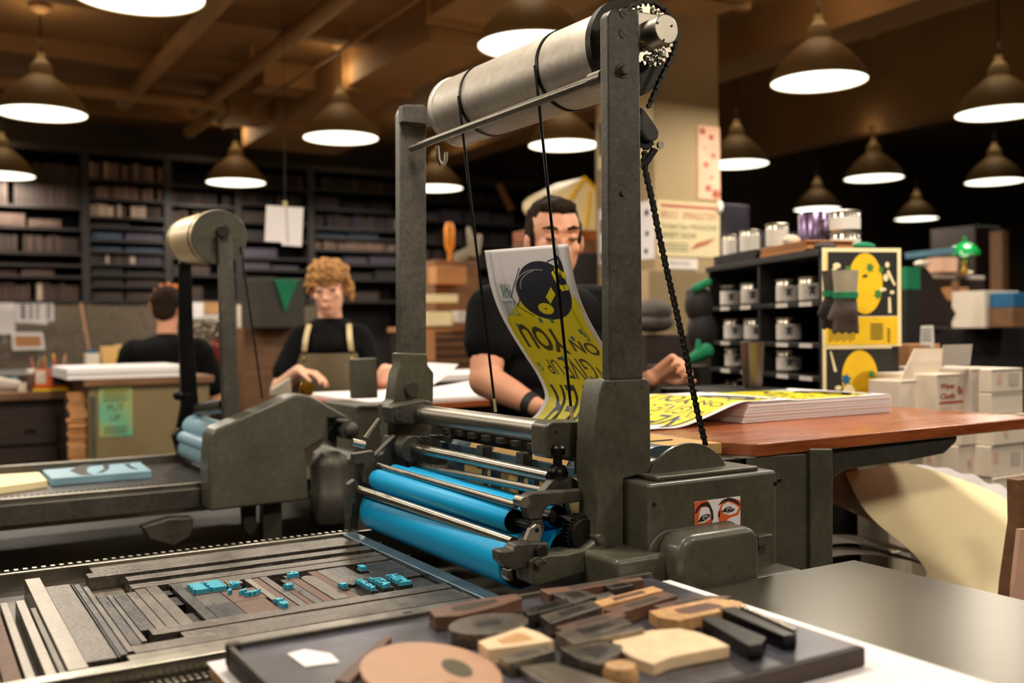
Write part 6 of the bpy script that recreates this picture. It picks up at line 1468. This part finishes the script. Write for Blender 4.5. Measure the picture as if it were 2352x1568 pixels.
b = MB(); letters(b, 'BRUCE  SPRINGSTEEN', (a+W_*.05, yy-0.005, zb_+H_*.68), (1, 0, 0), (0, 0, 1), width=W_*.9, height=H_*.14); quad(b, (a+W_*.05, yy-0.0045, zb_+H_*.88), (1, 0, 0), (0, 0, 1), W_*.9, H_*.06)
poly(b, [(W_*.5, H_*.12), (W_*.62, H_*.26), (W_*.95, H_*.38), (W_*.8, H_*.24)], (a, yy-0.0045, zb_), (1, 0, 0), (0, 0, 1)); part(b, 'red_lettering', 'dull_red', th)
b = MB(); letters(b, 'DoubleTake MAGAZINE', (a+W_*.05, yy-0.005, zb_+H_*.50), (1, 0, 0), (0, 0, 1), width=W_*.9, height=H_*.10); letters(b, 'BENEFIT SHOW', (a+W_*.06, yy-0.005, zb_+H_*.33), (1, 0, 0), (0, 0, 1), width=W_*.55, height=H_*.11)
for k in range(3): quad(b, (a+W_*.08, yy-0.0045, zb_+H_*(.1+.06*k)), (1, 0, 0), (0, 0, 1), W_*.4, H_*.02)
part(b, 'green_lettering', 'dull_green', th)
th, (a, c, zb_, zt_) = flat('poster', 'tall narrow pink strip poster with red marks at the pillar edge', 'poster', 1602, 290, 1652, 458, yy, 'pink_paper', 0.006)
W_, H_ = c-a, zt_-zb_
for u, v, r_ in ((.2, .92, .12), (.6, .85, .1), (.7, .6, .09), (.35, .47, .1), (.6, .3, .06), (.45, .15, .12), (.8, .08, .16), (.3, .7, .05)):
    b = MB(); poly(b, ell(u*W_, v*H_, r_*W_*1.2, r_*W_, 12), (a, yy-0.0065, zb_), (1, 0, 0), (0, 0, 1)); part(b, 'red_mark', 'dull_red', th)
th, (a, c, zb_, zt_) = flat('sign', 'small white sign with violet lettering under the concert bill', 'sign', 1528, 594, 1600, 618, yy, 'label_white', 0.01)
b = MB(); letters(b, 'PRINTERS', (a+(c-a)*.1, yy-0.0105, zb_+(zt_-zb_)*.3), (1, 0, 0), (0, 0, 1), width=(c-a)*.65, height=(zt_-zb_)*.45); part(b, 'lettering', 'dull_violet', th)
# posters on the left face of the pillar
xx = PL.x-0.001
def lface(name, label, x0, y0, x1, y1, m, marks):
    A = PX(x0, (y0+y1)/2, xx); B = PX(x1, (y0+y1)/2, xx); zt_ = PX((x0+x1)/2, y0, xx).z; zb_ = PX((x0+x1)/2, y1, xx).z
    th = thing(name, (xx, (A.y+B.y)/2, zb_), label, 'poster'); part(MB().box((xx-0.003, B.y, zb_), (xx, A.y, zt_)), 'sheet', m, th)
    b = MB(); L_ = A.y-B.y
    for u, v, w_, h_ in marks: b.box((xx-0.005, B.y+L_*(1-u-w_), zb_+(zt_-zb_)*v), (xx-0.003, B.y+L_*(1-u), zb_+(zt_-zb_)*(v+h_)))
    part(b, 'black_marks', 'navy', th); return th
lface('poster', 'cream vertical poster on the narrow left face of the pillar, upper one', 1373, 220, 1500, 375, 'paper_cream', [(.04, .2, .08, .5)])
lface('poster', 'lower cream poster with blue letters on the left face of the pillar', 1376, 470, 1503, 600, 'paper', [(.04, .55, .1, .25), (.04, .05, .1, .15), (.85, .75, .06, .1), (.86, .4, .05, .08), (.84, .1, .05, .08)])
lat_p = PY(1653, 475, PL.y-0.012); b = MB(); b.ball(lat_p, (0.02, 0.02, 0.035), 14, 10); tag(b.build('cup', 'white_gloss', smooth=True), 'small white bulb fixed to the right edge of the pillar', 'bulb')
bx('steel_locker', 'cream metal cabinet in front of the pillar foot', 'cabinet', 1490, 622, 1640, 760, 4.9, 0.35, 'pillar_paint')
bx('steel_locker', 'dark lower cabinet below the cream metal one', 'cabinet', 1485, 768, 1640, 900, 4.8, 0.4, 'wood_dark', 0.0)
b = MB(); 
for k in range(5): a = PD(1488, 790+22*k, 4.75); c = PD(1560, 790+22*k, 4.75); b.tube([a, V((c.x, a.y, a.z))], 0.004, 6)
tag(b.build('wire_rack', 'brass'), 'brass wires across the dark lower cabinet', 'rack')
b = MB(); b.ball(PD(1500, 715, 4.7), (0.10, 0.08, 0.06), 16, 10); b.ball(PD(1500, 740, 4.7), (0.11, 0.08, 0.05), 16, 10); tag(b.build('cloth_bundle', 'glove', smooth=True), 'grey bundle of cloths between the near hoist post and the chain', 'cloth')

# ---- ink shelf --------------------------------------------------------
CC = PD(1886, 572, 3.2); E1 = V((math.sin(math.radians(20)), math.cos(math.radians(20)), 0)); E2 = V((E1.y, -E1.x, 0))
SM = Matrix(((E1.x, E2.x, 0, CC.x), (E1.y, E2.y, 0, CC.y), (0, 0, 1, 0), (0, 0, 0, 1)))
ZT = CC.z; SL_, SD_ = 0.94, 0.272
zr = [PD(1885, y_, 3.2).z for y_ in (690, 788, 866, 950)] + [0.80, 0.55, 0.3]
t = thing('ink_shelf', (SM @ V((SL_/2, SD_/2, 0))), 'black open shelf full of clear ink cans, standing before the pillar', 'shelf')
dm('shelf_black', (20, 18, 17), 0.5, 0, 0.2, 10)
def spart(a, b_, name, m='shelf_black', bev=0.002, par=None):
    mb = MB(); mb.box(a, b_, SM); return part(mb, name, m, par or t, bev)
spart((0, 0, 0), (0.018, SD_, ZT-0.02), 'side_panel'); spart((SL_-0.018, 0, 0), (SL_, SD_, ZT-0.02), 'side_panel'); spart((SL_/2-0.009, 0.004, 0), (SL_/2+0.009, SD_, ZT-0.02), 'divider')
spart((-0.005, -0.01, ZT-0.02), (SL_+0.005, SD_, ZT), 'shelf_top'); spart((0.018, SD_-0.006, 0), (SL_-0.018, SD_, ZT-0.02), 'back_panel')
for z in zr: 
    sb = spart((0.018, 0, z-0.016), (SL_-0.018, SD_-0.01, z), 'shelf_board')
    if z > 1.0:
        for a_ in (0.06, 0.23, 0.53, 0.72): spart((a_, -0.004, z-0.016), (a_+0.085, -0.0005, z-0.002), 'shelf_tag', 'label_white', 0.0, sb)
def along(px, py, off):
    """distance along the shelf front for a pixel column, at depth off into the shelf"""
    d_ = ray(px, py); p0 = V((CC.x, CC.y, 0)) + E2*off
    den = E1.x*d_.y - E1.y*d_.x; return -( (p0.x)*d_.y - (p0.y)*d_.x ) / den
def can(loc, r, h, label, group='clear cans of ink on the black shelf', splat=True, body='tin'):
    t = thing('ink_can', loc, label, 'can', group); b = MB(); b.lathe([(r*0.96, 0), (r, 0.004), (r, h-0.008), (r*0.97, h-0.004), (r*0.97, h)], loc, n=32); part(b, 'can_body', body, t, smooth=True)
    b = MB(); b.lathe([(r*0.99, h-0.002), (r*1.03, h), (r*1.03, h+0.006), (r*0.9, h+0.008), (r*0.88, h+0.004), (0.001, h+0.004)], loc, n=32, caps=False); part(b, 'can_rim', 'steel', t, smooth=True)
    fwd = math.atan2(-loc.y, -loc.x)
    b = MB(); b.grid(lambda u, v: (loc.x+(r+0.0008)*math.cos(fwd-1.25+2.5*u), loc.y+(r+0.0008)*math.sin(fwd-1.25+2.5*u), loc.z+0.008+(h-0.024)*v), 16, 2); lb = part(b, 'can_label', 'label_white', t, smooth=True)
    if splat:
        b = MB(); hh = h-0.024; pts = star(0, 0, 1.0, 9, 0.42, 0.2)
        b.add([(loc.x+(r+0.0016)*math.cos(fwd+x_*0.62), loc.y+(r+0.0016)*math.sin(fwd+x_*0.62), loc.z+0.008+hh*0.58+y_*hh*0.42) for x_, y_ in [(0, 0)]+pts], [(0, i+1, (i+1) % 18+1) for i in range(18)])
        part(b, 'splat_print', 'navy' if splat is True else splat, lb)
    return t
cans = [(1680, 0, 'dark-labelled can at the left of the upper row'), (1729, 0, 'can partly hidden by the divider in the upper left bay'), (1812, 0, 'large splat-labelled can in the upper right bay'), (1866, 0, 'half-hidden can at the right end of the upper right bay'),
        (1688, 1, 'left of the two touching cans in the middle left bay'), (1736, 1, 'right of the two touching cans in the middle left bay'), (1812, 1, 'single can in the middle right bay'),
        (1690, 2, 'narrow-looking can in the lower left bay by the steel tumbler'), (1765, 2, 'can just right of the steel tumbler'), (1812, 2, 'bluish-splat can in the lower right bay')]
for px_, row, lab in cans:
    a_ = along(px_, 700, 0.075); z = zr[row]+0.001; p = SM @ V((a_, 0.075, z)); p.z = z
    can(p, 0.046, 0.078 if row < 2 else 0.07, lab, splat=(True if lab[0] != 'd' else 'black_print'), body='tin' if lab[0] != 'd' else 'dark_metal')
for px_, lab in ((1690, 'small clear can at the lower left, its top showing over the poster stack'),):
    a_ = along(px_, 890, 0.06); p = SM @ V((a_, 0.06, zr[3])); can(p, 0.04, 0.06, lab)
# on top of the shelf
def topat(px, off): a_ = along(px, 560, off); p = SM @ V((a_, off, 0)); p.z = ZT+0.001; return p
b = MB(); 
for k in range(4): b.box((0.52+0.01*(k % 2), 0.02, ZT+0.001+0.011*k), (0.93, 0.20, ZT+0.010+0.011*k), SM)
tag(b.build('tray_pile', 'shelf_black', bevel=0.001), 'pile of thin black trays on the left end of the ink shelf', 'tray')
b = MB(); rg = random.Random(12)
for k in range(7): b.box((0.14+rg.uniform(0, .02), 0.02+rg.uniform(0, .01), ZT+0.001+0.006*k), (0.50, 0.2, ZT+0.0058+0.006*k), SM)
tag(b.build('folded_sack', 'cardboard', bevel=0.002), 'flattened brown sacking folded on top of the ink shelf', 'sack')
for i, (px_, off, r, h, lab) in enumerate([(1676, 0.12, 0.030, 0.085, 'narrow clear can at the left end on top of the shelf'), (1722, 0.12, 0.040, 0.085, 'wide labelled can, first of the pair on the tray pile'), (1785, 0.12, 0.042, 0.085, 'wide labelled can, second of the pair on the tray pile')]):
    p = topat(px_, off); p.z = ZT+0.047; can(p, r, h, lab, 'clear cans on top of the ink shelf', splat=False)
p = PD(1868, 556, 3.55); b = MB(); b.lathe([(0.05, 0), (0.052, 0.004), (0.052, 0.150), (0.048, 0.155)], (p.x, p.y, ZT+0.001), n=36); tag(b.build('purple_tin', 'tin_purple', smooth=True), 'shiny purple tin on the ink shelf below a lamp', 'tin')
p = PD(1941, 560, 3.45)
for k in range(2): q_ = V((p.x, p.y, ZT+0.001+0.074*k)); can(q_, 0.053, 0.066, ('lower' if k == 0 else 'upper')+' can of the two-high stack right of the purple tin', 'clear cans on top of the ink shelf', splat=False)
b = MB(); p = topat(1818, 0.05); b.ball((p.x, p.y, ZT+0.055), (0.034, 0.03, 0.02), 14, 10); tag(b.build('rag', 'carton', smooth=True), 'small whitish rag lump on the folded sacking', 'rag')
b = MB(); p = PD(1895, 566, 3.3); b.ball((p.x, p.y, ZT+0.015), (0.045, 0.03, 0.016), 14, 10); tag(b.build('rag', 'glove', smooth=True), 'dark grey rag at the corner on top of the shelf', 'rag')
b = MB(); p = PD(1985, 572, 3.25); b.ball((p.x, p.y, ZT+0.012), (0.05, 0.02, 0.013), 14, 10); tag(b.build('glove', 'green_cloth', smooth=True), 'green glove lying over the top edge of the yellow poster', 'glove')
# posters on the end of the shelf
def endposter(z0, z1, label, w=SD_+0.005, cut=1.0):
    O_ = SM @ V((-0.004, 0, 0)); O_.z = z0; U_ = E2; V_ = V((0, 0, 1)); H_ = z1-z0
    N_ = U_.cross(V_)
    th = thing('poster', O_ + U_*w/2, label, 'poster'); b = MB(); quad(b, O_, U_, V_, w, H_, 0, 0.002); part(b, 'sheet', 'paper_cream', th)
    def lay(polys, m, nm, lf): 
        b = MB()
        for p in polys: poly(b, [(u*w, v*H_) for u, v in p], O_, U_, V_, lf, 0.0004)
        part(b, nm, m, th)
    return th, lay
th, lay = endposter(PD(1900, 797, 3.2).z, ZT+0.004, 'upper yellow and black poster with an oval and green stars on the shelf end')
lay([[(.07, .31), (.95, .31), (.95, .96), (.07, .96)]], 'black_print', 'black_ink', 0.002)
lay([ell(.54, .64, .22, .31, 30), [(.04, .02), (.95, .02), (.95, .30), (.04, .30)], [(.055, .3), (.075, .3), (.06, .96), (.045, .96)]], 'yellow_deep', 'yellow_ink', 0.0026)
lay([star(.60, .80, .055, 6, .6), star(.70, .53, .06, 6, .6), star(.32, .78, .05, 6, .6), star(.74, .78, .04, 6, .6)], 'green_star', 'green_ink', 0.0032)
lay([ell(.18, .82, .05, .03, 10), ell(.15, .78, .03, .02, 8), ell(.82, .83, .03, .03, 8), ell(.80, .70, .035, .04, 8), [(.84, .78), (.93, .62), (.9, .62), (.81, .76)], [(.83, .34), (.87, .34), (.86, .5), (.83, .5)], ell(.88, .55, .03, .02, 8), ell(.76, .58, .05, .02, 8)], 'paper_cream', 'cream_detail', 0.0032)
lay([[(.08+.028*k, .05+.01*(k % 3)), (.092+.028*k, .05+.01*(k % 3)), (.092+.028*k, .26-.01*(k % 2)), (.08+.028*k, .26-.01*(k % 2))] for k in range(12)] + [[(.60, .07+.025*k), (.76, .07+.025*k), (.76, .083+.025*k), (.60, .083+.025*k)] for k in range(7)] + [[(.82, .04+.03*k), (.85, .04+.03*k), (.85, .06+.03*k), (.82, .06+.03*k)] for k in range(5)], 'olive_print', 'small_lettering', 0.0032)
lay([[(.5, .70), (.57, .705), (.56, .735), (.51, .725)]], 'black_print', 'dark_mark', 0.0034)
th, lay = endposter(PD(1900, 797, 3.2).z-0.26, PD(1900, 797, 3.2).z-0.001, 'lower yellow and black poster with a blue star on the shelf end', SD_-0.03)
lay([[(.05, .02), (1., .02), (1., .98), (.05, .98)]], 'black_print', 'black_ink', 0.002)
lay([ell(.53, .62, .26, .34, 28), ell(.62, .40, .24, .30, 20)], 'yellow_deep', 'yellow_ink', 0.0026)
lay([star(.33, .60, .08, 6, .6)], 'blue_star', 'blue_ink', 0.0034); lay([star(.70, .66, .06, 6, .6), star(.80, .3, .05, 6, .6)], 'green_star', 'green_ink', 0.0034)
lay([ell(.37, .30, .12, .24, 16), ell(.22, .5, .05, .03, 8), ell(.2, .3, .04, .1, 8), ell(.88, .55, .04, .03, 8), ell(.88, .4, .03, .05, 8), ell(.88, .25, .04, .04, 8), [(.12, .95), (.2, .7), (.16, .7), (.1, .95)]], 'paper_cream', 'cream_detail', 0.003)
# gloves hanging in front of the poster
def glove(px, py, dep, label, m_c, m_h, s=1.0, ang=0.0):
    c = PD(px, py, dep); t = thing('work_glove', c, label, 'glove'); Rg = Matrix.Rotation(math.radians(20+90), 3, 'Z'); U_ = E2
    b = MB(); b.lathe([(0.034*s, 0.0), (0.038*s, 0.05*s), (0.040*s, 0.075*s)], c, n=20); part(b, 'cuff', m_c, t, smooth=True)
    b = MB(); b.capsule(c + V((0, 0, -0.005)), c + V((0, 0, -0.05*s)), 0.034*s, 0.038*s)
    for k in range(4): p0 = c + U_*((k-1.5)*0.021*s) + V((0, 0, -0.065*s)); b.capsule(p0, p0 + V((0, 0, -0.055*s)) + U_*0.004*(k-1.5), 0.012*s, 0.009*s)
    b.capsule(c - U_*0.03*s + V((0, 0, -0.03*s)), c - U_*0.055*s + V((0, 0, -0.075*s)), 0.013*s, 0.010*s)
    skin_mesh(b, 'hand_part', m_h, t, 0.006, 3); b = MB(); b.lathe([(0.038*s, -0.012), (0.039*s, 0.006)], c, n=20); part(b, 'band', 'green_cloth', t, smooth=True)
glove(1942, 676, 3.02, 'grey-cuffed dark work glove hanging in front of the upper yellow poster', 'glove_grey', 'glove', 0.95)
glove(1916, 672, 3.08, 'second darker work glove hanging behind the grey-cuffed one', 'glove', 'black_spine', 0.9)
b = MB(); b.ball(PD(1605, 700, 3.9), (0.06, 0.05, 0.075), 16, 10); b.ball(PD(1612, 760, 3.9), (0.065, 0.05, 0.08), 16, 10); b.ball(PD(1598, 675, 3.9), (0.04, 0.04, 0.03), 12, 8); tag(b.build('rag_bag', 'black_spine', smooth=True), 'dark bag of rags hanging left of the ink shelf', 'bag')
b = MB(); b.capsule(PD(1592, 822, 3.8), PD(1622, 806, 3.8), 0.020, 0.03); b.capsule(PD(1606, 815, 3.8), PD(1604, 785, 3.8), 0.02, 0.01); tag(b.build('glove', 'green_cloth', smooth=True), 'bright green glove below the dark rag bag', 'glove')
b = MB(); b.capsule(PD(1598, 662, 3.85), PD(1626, 648, 3.85), 0.016, 0.016); tag(b.build('glove', 'green_cloth', smooth=True), 'green and white glove on top of the dark rag bag', 'glove')
bx('bin', 'grey dustbin with a dark liner below the green glove', 'bin', 1580, 840, 1632, 910, 3.9, 0.25, 'paint_dark', 0.0)
bx('low_cabinet', 'black low cabinet carrying the steel tumbler', 'cabinet', 1660, 896, 1810, 950, 2.95, 0.28, 'shelf_black', 0.0)
c = PD(1729, 892, 3.05); b = MB(); b.lathe([(0.026, 0), (0.030, 0.02), (0.036, 0.135), (0.037, 0.138), (0.034, 0.138), (0.030, 0.06)], (c.x, c.y, PD(1735, 896, 2.95).z+0.001), n=36, caps=False)
dm('brushed', (120, 108, 98), 0.35, 0.9, 0.15, 12, stretch=(8, 8, 0.3))
tag(b.build('steel_tumbler', 'brushed', smooth=True), 'tall brushed steel tumbler in front of the ink shelf', 'tumbler')

# ---- cartons on the right ---------------------------------------------
def carton(x0, y0, x1, y1, dep, t, label, m='carton', floor=None, marks=None, group='white cartons stacked at the right'):
    mb = MB(); r = fbox(mb, x0, y0, x1, y1, dep, t, floor); th = thing('carton', ((r[0]+r[1])/2, r[2]+t/2, r[3]), label, 'box', group); part(mb, 'box_body', m, th, 0.004)
    part(MB().box((r[0]+0.002, r[2]-0.0015, r[4]-0.004), (r[1]-0.002, r[2], r[4]-0.001)), 'lid_seam', 'paper_grey', th)
    if marks:
        W_, H_ = r[1]-r[0], r[4]-r[3]
        for (txt, u, v, w_, h_, mm) in marks:
            b = MB()
            if txt: letters(b, txt, (r[0]+W_*u, r[2]-0.001, r[3]+H_*v), (1, 0, 0), (0, 0, 1), width=W_*w_, height=H_*h_, bold=0.03)
            else: quad(b, (r[0]+W_*u, r[2]-0.001, r[3]+H_*v), (1, 0, 0), (0, 0, 1), W_*w_, H_*h_)
            part(b, 'printing', mm, th)
    return th, r
D0 = 3.10
th, r = carton(2068, 872, 2150, 950, D0, 0.12, 'open carton with raised white flap at the left of the stack', group=None)
b = MB(); pp(b, [(2068, 874), (2102, 800), (2180, 800), (2160, 872)], r[2]+0.01, 0.004); part(b, 'flap', 'carton', th)
th, r = carton(2151, 858, 2231, 950, D0-0.02, 0.22, 'carton printed in red with a grey notice clipped on top', marks=[('Wiper', .10, .60, .42, .17, 'red_print'), ('Cloth', .10, .38, .42, .15, 'red_print'), ('Box', .60, .48, .30, .2, 'red_print'), (None, .08, .27, .75, .055, 'red_print'), (None, .1, .17, .3, .02, 'pink_paper'), (None, .55, .17, .35, .02, 'pink_paper'), (None, .55, .1, .3, .02, 'pink_paper')], group=None)
o, Y = sheetpoly('notice', 'grey speckled notice clipped above the red-printed carton', 'notice', [(2168, 792), (2234, 790), (2228, 838), (2164, 840)], D0-0.05, 'paper_grey', 0.004)
carton(2232, 846, 2276, 950, D0, 0.30, 'pale carton with vertical pink lettering right of the red-printed one', 'paper_grey', marks=[(None, .55, .3, .18, .4, 'pink_paper')])
carton(2277, 846, 2350, 900, D0, 0.30, 'carton with a square grey label at the right edge, upper', marks=[(None, .55, .3, .3, .5, 'paper_grey'), (None, .2, .4, .12, .4, 'pink_paper')])
carton(2277, 901, 2350, 950, D0, 0.30, 'plain carton at the right edge, under the one with the square label')
rowlab = ['first', 'second', 'third', 'fourth']
k = 0
for row, (ya, yb) in enumerate(((952, 1020), (1021, 1092), (1093, 1170), (1171, 1260), (1261, 1360))):
    for col, (xa_, xb_) in enumerate(((2050, 2128), (2129, 2206), (2207, 2282), (2283, 2362))):
        off = -8 if row % 2 else 0
        mk = [(None, .1, .5, .12, .3, 'pink_paper'), (None, .6, .35, .25, .4, 'paper_grey')] if (row+col) % 2 == 0 else [(None, .3, .3, .1, .2, 'pink_paper')]
        carton(xa_+off, ya, xb_+off, yb, D0, 0.12 if col == 0 else 0.30, 'white carton in the %s row under the open carton, %s from left' % (['top', 'second', 'third', 'fourth', 'lowest'][row], ['first', 'second', 'third', 'fourth'][col]), floor=(0.0 if row == 4 else None), marks=mk)
bx('cardboard_box', 'brown cardboard box behind the open carton', 'box', 2090, 790, 2160, 880, 3.7, 0.1, 'cardboard', 0.0)
o, Y = sheetpoly('tag_card', 'small white tag card standing behind the open carton', 'card', [(2117, 748), (2144, 747), (2146, 797), (2138, 798), (2136, 793), (2115, 792)], 3.65, 'label_white', 0.004)
b = MB()
for j in range(4): pp(b, [(2119, 754+8*j), (2140, 754+8*j), (2140, 758+8*j), (2119, 758+8*j)], Y-0.002, 0.002)
q_ = b.build('card_lettering', 'grey_print', None); q_.parent = o; q_.location = -o.location

# ---- big loose paper at the lower right -------------------------------
t = thing('paper_shelf', PD(2100, 1330, 2.6).xy.to_3d(), 'dark low rack holding loose paper below the feed board', 'rack')
rk0 = PZ(2100, 1330, 0.62)
part(MB().box((1.80, 1.78, 0.0), (2.46, 2.20, 0.55)), 'rack_body', 'black_spine', t, 0.004)
def bez(p, u): 
    n = len(p)-1; return sum(((V(q))*math.comb(n, i)*(1-u)**(n-i)*u**i for i, q in enumerate(p)), V((0, 0, 0)))
L0 = [PD(1942, 1086, 2.70), PD(1972, 1160, 2.64), PD(1990, 1210, 2.62), PD(2080, 1240, 2.52), PD(2110, 1270, 2.5), PD(2140, 1335, 2.42)]
Md = [PD(2010, 1070, 2.78), PD(2090, 1130, 2.66), PD(2110, 1230, 2.66), PD(2190, 1190, 2.56), PD(2250, 1280, 2.44), PD(2245, 1365, 2.38)]
R0 = [PD(2084, 1064, 2.86), PD(2200, 1095, 2.84), PD(2300, 1130, 2.82), PD(2440, 1165, 2.74), PD(2420, 1300, 2.56), PD(2300, 1375, 2.40)]
def big(u, v):
    a, m_, c = bez(L0, v), bez(Md, v), bez(R0, v); return a*(1-u)**2 + m_*2*u*(1-u) + c*u*u
t = thing('paper_sheet', PD(2150, 1200, 2.6), 'huge cream sheet of paper sagging in waves over the rack at lower right', 'paper')
b = MB(); b.grid(big, 30, 40, 0.0008); part(b, 'sheet', 'paper_cream', t, smooth=True)
t = thing('paper_sheet', PD(2200, 1110, 2.9), 'white scalloped paper edge showing behind the huge cream sheet', 'paper')
def wh(u, v):
    a = PD(2070+250*u, 1066+62*u+6*math.sin(u*26)*u - 16*math.sin(u*PI), 2.92); c = PD(2060+260*u, 1100+70*u, 2.88); return a.lerp(c, v)
b = MB(); b.grid(wh, 60, 6, 0.0008); part(b, 'sheet', 'paper', t, smooth=True)
for i, (ys, dep, lab) in enumerate([((1110, 1150, 1210, 1222), 2.62, 'uppermost curling grey-white sheet left of the huge cream sheet'), ((1150, 1180, 1232, 1250), 2.60, 'second curling grey-white sheet, its dark underside showing'), ((1250, 1236, 1262, 1280), 2.58, 'flat grey sheet lying on the rack left of the cream sheet'), ((1280, 1262, 1275, 1300), 2.56, 'lowest flat sheet in the dark gap by the press leg')]):
    def gs(u, v, ys=ys, dep=dep, i=i):
        x = 1900+235*u; y = ys[0]*(1-u)**3 + 3*ys[1]*u*(1-u)**2 + 3*ys[2]*u*u*(1-u) + ys[3]*u**3; hgt = (95, 60, 22, 20)[i]; a = PD(x, y-hgt*v*(1-0.8*u), dep+0.05+0.08*v); return a
    t = thing('paper_sheet', PD(2000, ys[1], dep), lab, 'paper', 'loose grey sheets on the rack'); b = MB(); b.grid(gs, 20, 6, 0.001); part(b, 'sheet', ('paper_grey', 'carton', 'paper_grey', 'paper_grey')[i], t, smooth=True)
b = MB(); pp(b, [(2340, 1102), (2352, 1100), (2375, 1100), (2375, 1420), (2316, 1420), (2322, 1340), (2342, 1200)], yof(2345, 1200, 2.25), 0.03); tag(b.build('plank', 'wood_mid', bevel=0.002), 'brown wooden panel cut by the right edge', 'panel')
sheetpoly('card_panel', 'pinkish board leaning at the right edge in front of the wooden panel', 'board', [(2344, 1215), (2375, 1215), (2375, 1420), (2326, 1420), (2330, 1345)], 2.2, 'pink_paper', 0.01)

# ---- far right background ---------------------------------------------
def desk(): pass
bx('dark_counter', 'long black counter across the far right background', 'counter', 2100, 752, 2420, 770, 5.6, 0.7, 'black_spine', 0.0)
bx('file_cabinet', 'dark drawer unit under the green lamp', 'cabinet', 2135, 640, 2262, 752, 6.0, 0.5, 'wood_dark')
bx('upper_counter', 'pale-topped shelf board under the green lamp', 'shelf', 2125, 632, 2262, 640, 6.0, 0.5, 'paper_grey')
bx('white_box', 'white square box at the far right on the black counter', 'box', 2262, 668, 2340, 752, 5.5, 0.2, 'carton')
bx('blue_bag', 'teal and brown bag cut by the right edge beside the white box', 'bag', 2328, 672, 2400, 705, 5.4, 0.2, 'blue_star')
bx('brown_bag', 'brown cloth bag under the teal one at the right edge', 'bag', 2326, 706, 2400, 750, 5.4, 0.2, 'wood_mid')
bx('red_box', 'small red and white box left of the green lamp', 'box', 2166, 592, 2200, 624, 5.9, 0.12, 'pink_paper')
bx('red_label', 'red panel on the small box left of the green lamp', 'label', 2166, 592, 2180, 621, 5.88, 0.01, 'red_print', None, None, 0)
bx('amber_box', 'amber wooden box on the dark drawer unit', 'box', 2188, 660, 2226, 690, 5.9, 0.08, 'cardboard')
bx('easel', 'slanting brown easel bar before the dark drawer unit', 'easel', 2196, 645, 2204, 752, 5.7, 0.03, 'wood_mid')
sheetpoly('screen', 'long pale blue strip of film hanging behind the shelf end', 'film', [(2082, 580), (2190, 568), (2196, 580), (2084, 594)], 5.0, 'teal_light', 0.01)
bx('stand', 'dark stand under the teal green crate', 'stand', 2082, 665, 2116, 800, 4.88, 0.14, 'black_spine', 0.0)
bx('green_crate', 'teal green plastic crate right of the yellow poster', 'crate', 2084, 614, 2114, 664, 4.9, 0.12, 'green_cloth')
b = MB(); b.ball(PD(2118, 606, 5.0), (0.05, 0.03, 0.018), 12, 8); tag(b.build('rag', 'carton', smooth=True), 'white rag on top of the teal green crate', 'rag')
sheetpoly('drawing_board', 'dark slanting drawing board right of the teal crate', 'board', [(2114, 616), (2130, 616), (2196, 720), (2180, 752), (2114, 752)], 5.3, 'wood_dark', 0.03)
bx('wall_column', 'brown narrow column against the far right wall', 'column', 2302, 530, 2316, 672, 7.5, 0.1, 'wood_mid', 0.0)
c = PD(2216, 630, 6.0)
t = thing('banker_lamp', c, 'green glass banker lamp with a brass stem at the far right', 'lamp')
b = MB(); b.lathe([(0.055, 0), (0.055, 0.01), (0.02, 0.02), (0.010, 0.05), (0.022, 0.075), (0.010, 0.09), (0.010, 0.13)], c, n=24); part(b, 'brass_stem', 'brass', t, smooth=True)
b = MB(); b.lathe([(0.085, 0.115), (0.082, 0.14), (0.065, 0.165), (0.035, 0.185), (0.012, 0.195), (0.012, 0.22), (0.004, 0.225)], c, n=28, caps=False); part(b, 'glass_shade', 'green_glass', t, smooth=True)
b = MB(); b.ball(c+V((0, 0, 0.135)), 0.030, 14, 10); part(b, 'bulb', 'bulb_glow', t, smooth=True)
for i, (x0, y0, x1, y1, dep, m, lab) in enumerate([(1670, 470, 1720, 500, 7.5, 'violet_spine', 'blue-grey machine hood above the clear cans far behind'), (1640, 530, 1830, 760, 8.2, 'black_spine', 'tall dark cupboard far behind the ink shelf'), (2240, 520, 2300, 640, 8.0, 'wood_dark', 'tall dark cupboard behind the green lamp')]):
    bx('cupboard', lab, 'cupboard', x0, y0, x1, y1, dep, 0.4, m, 0.0)
print('objects', len(bpy.data.objects), 'top', sum(1 for o in bpy.data.objects if not o.parent))
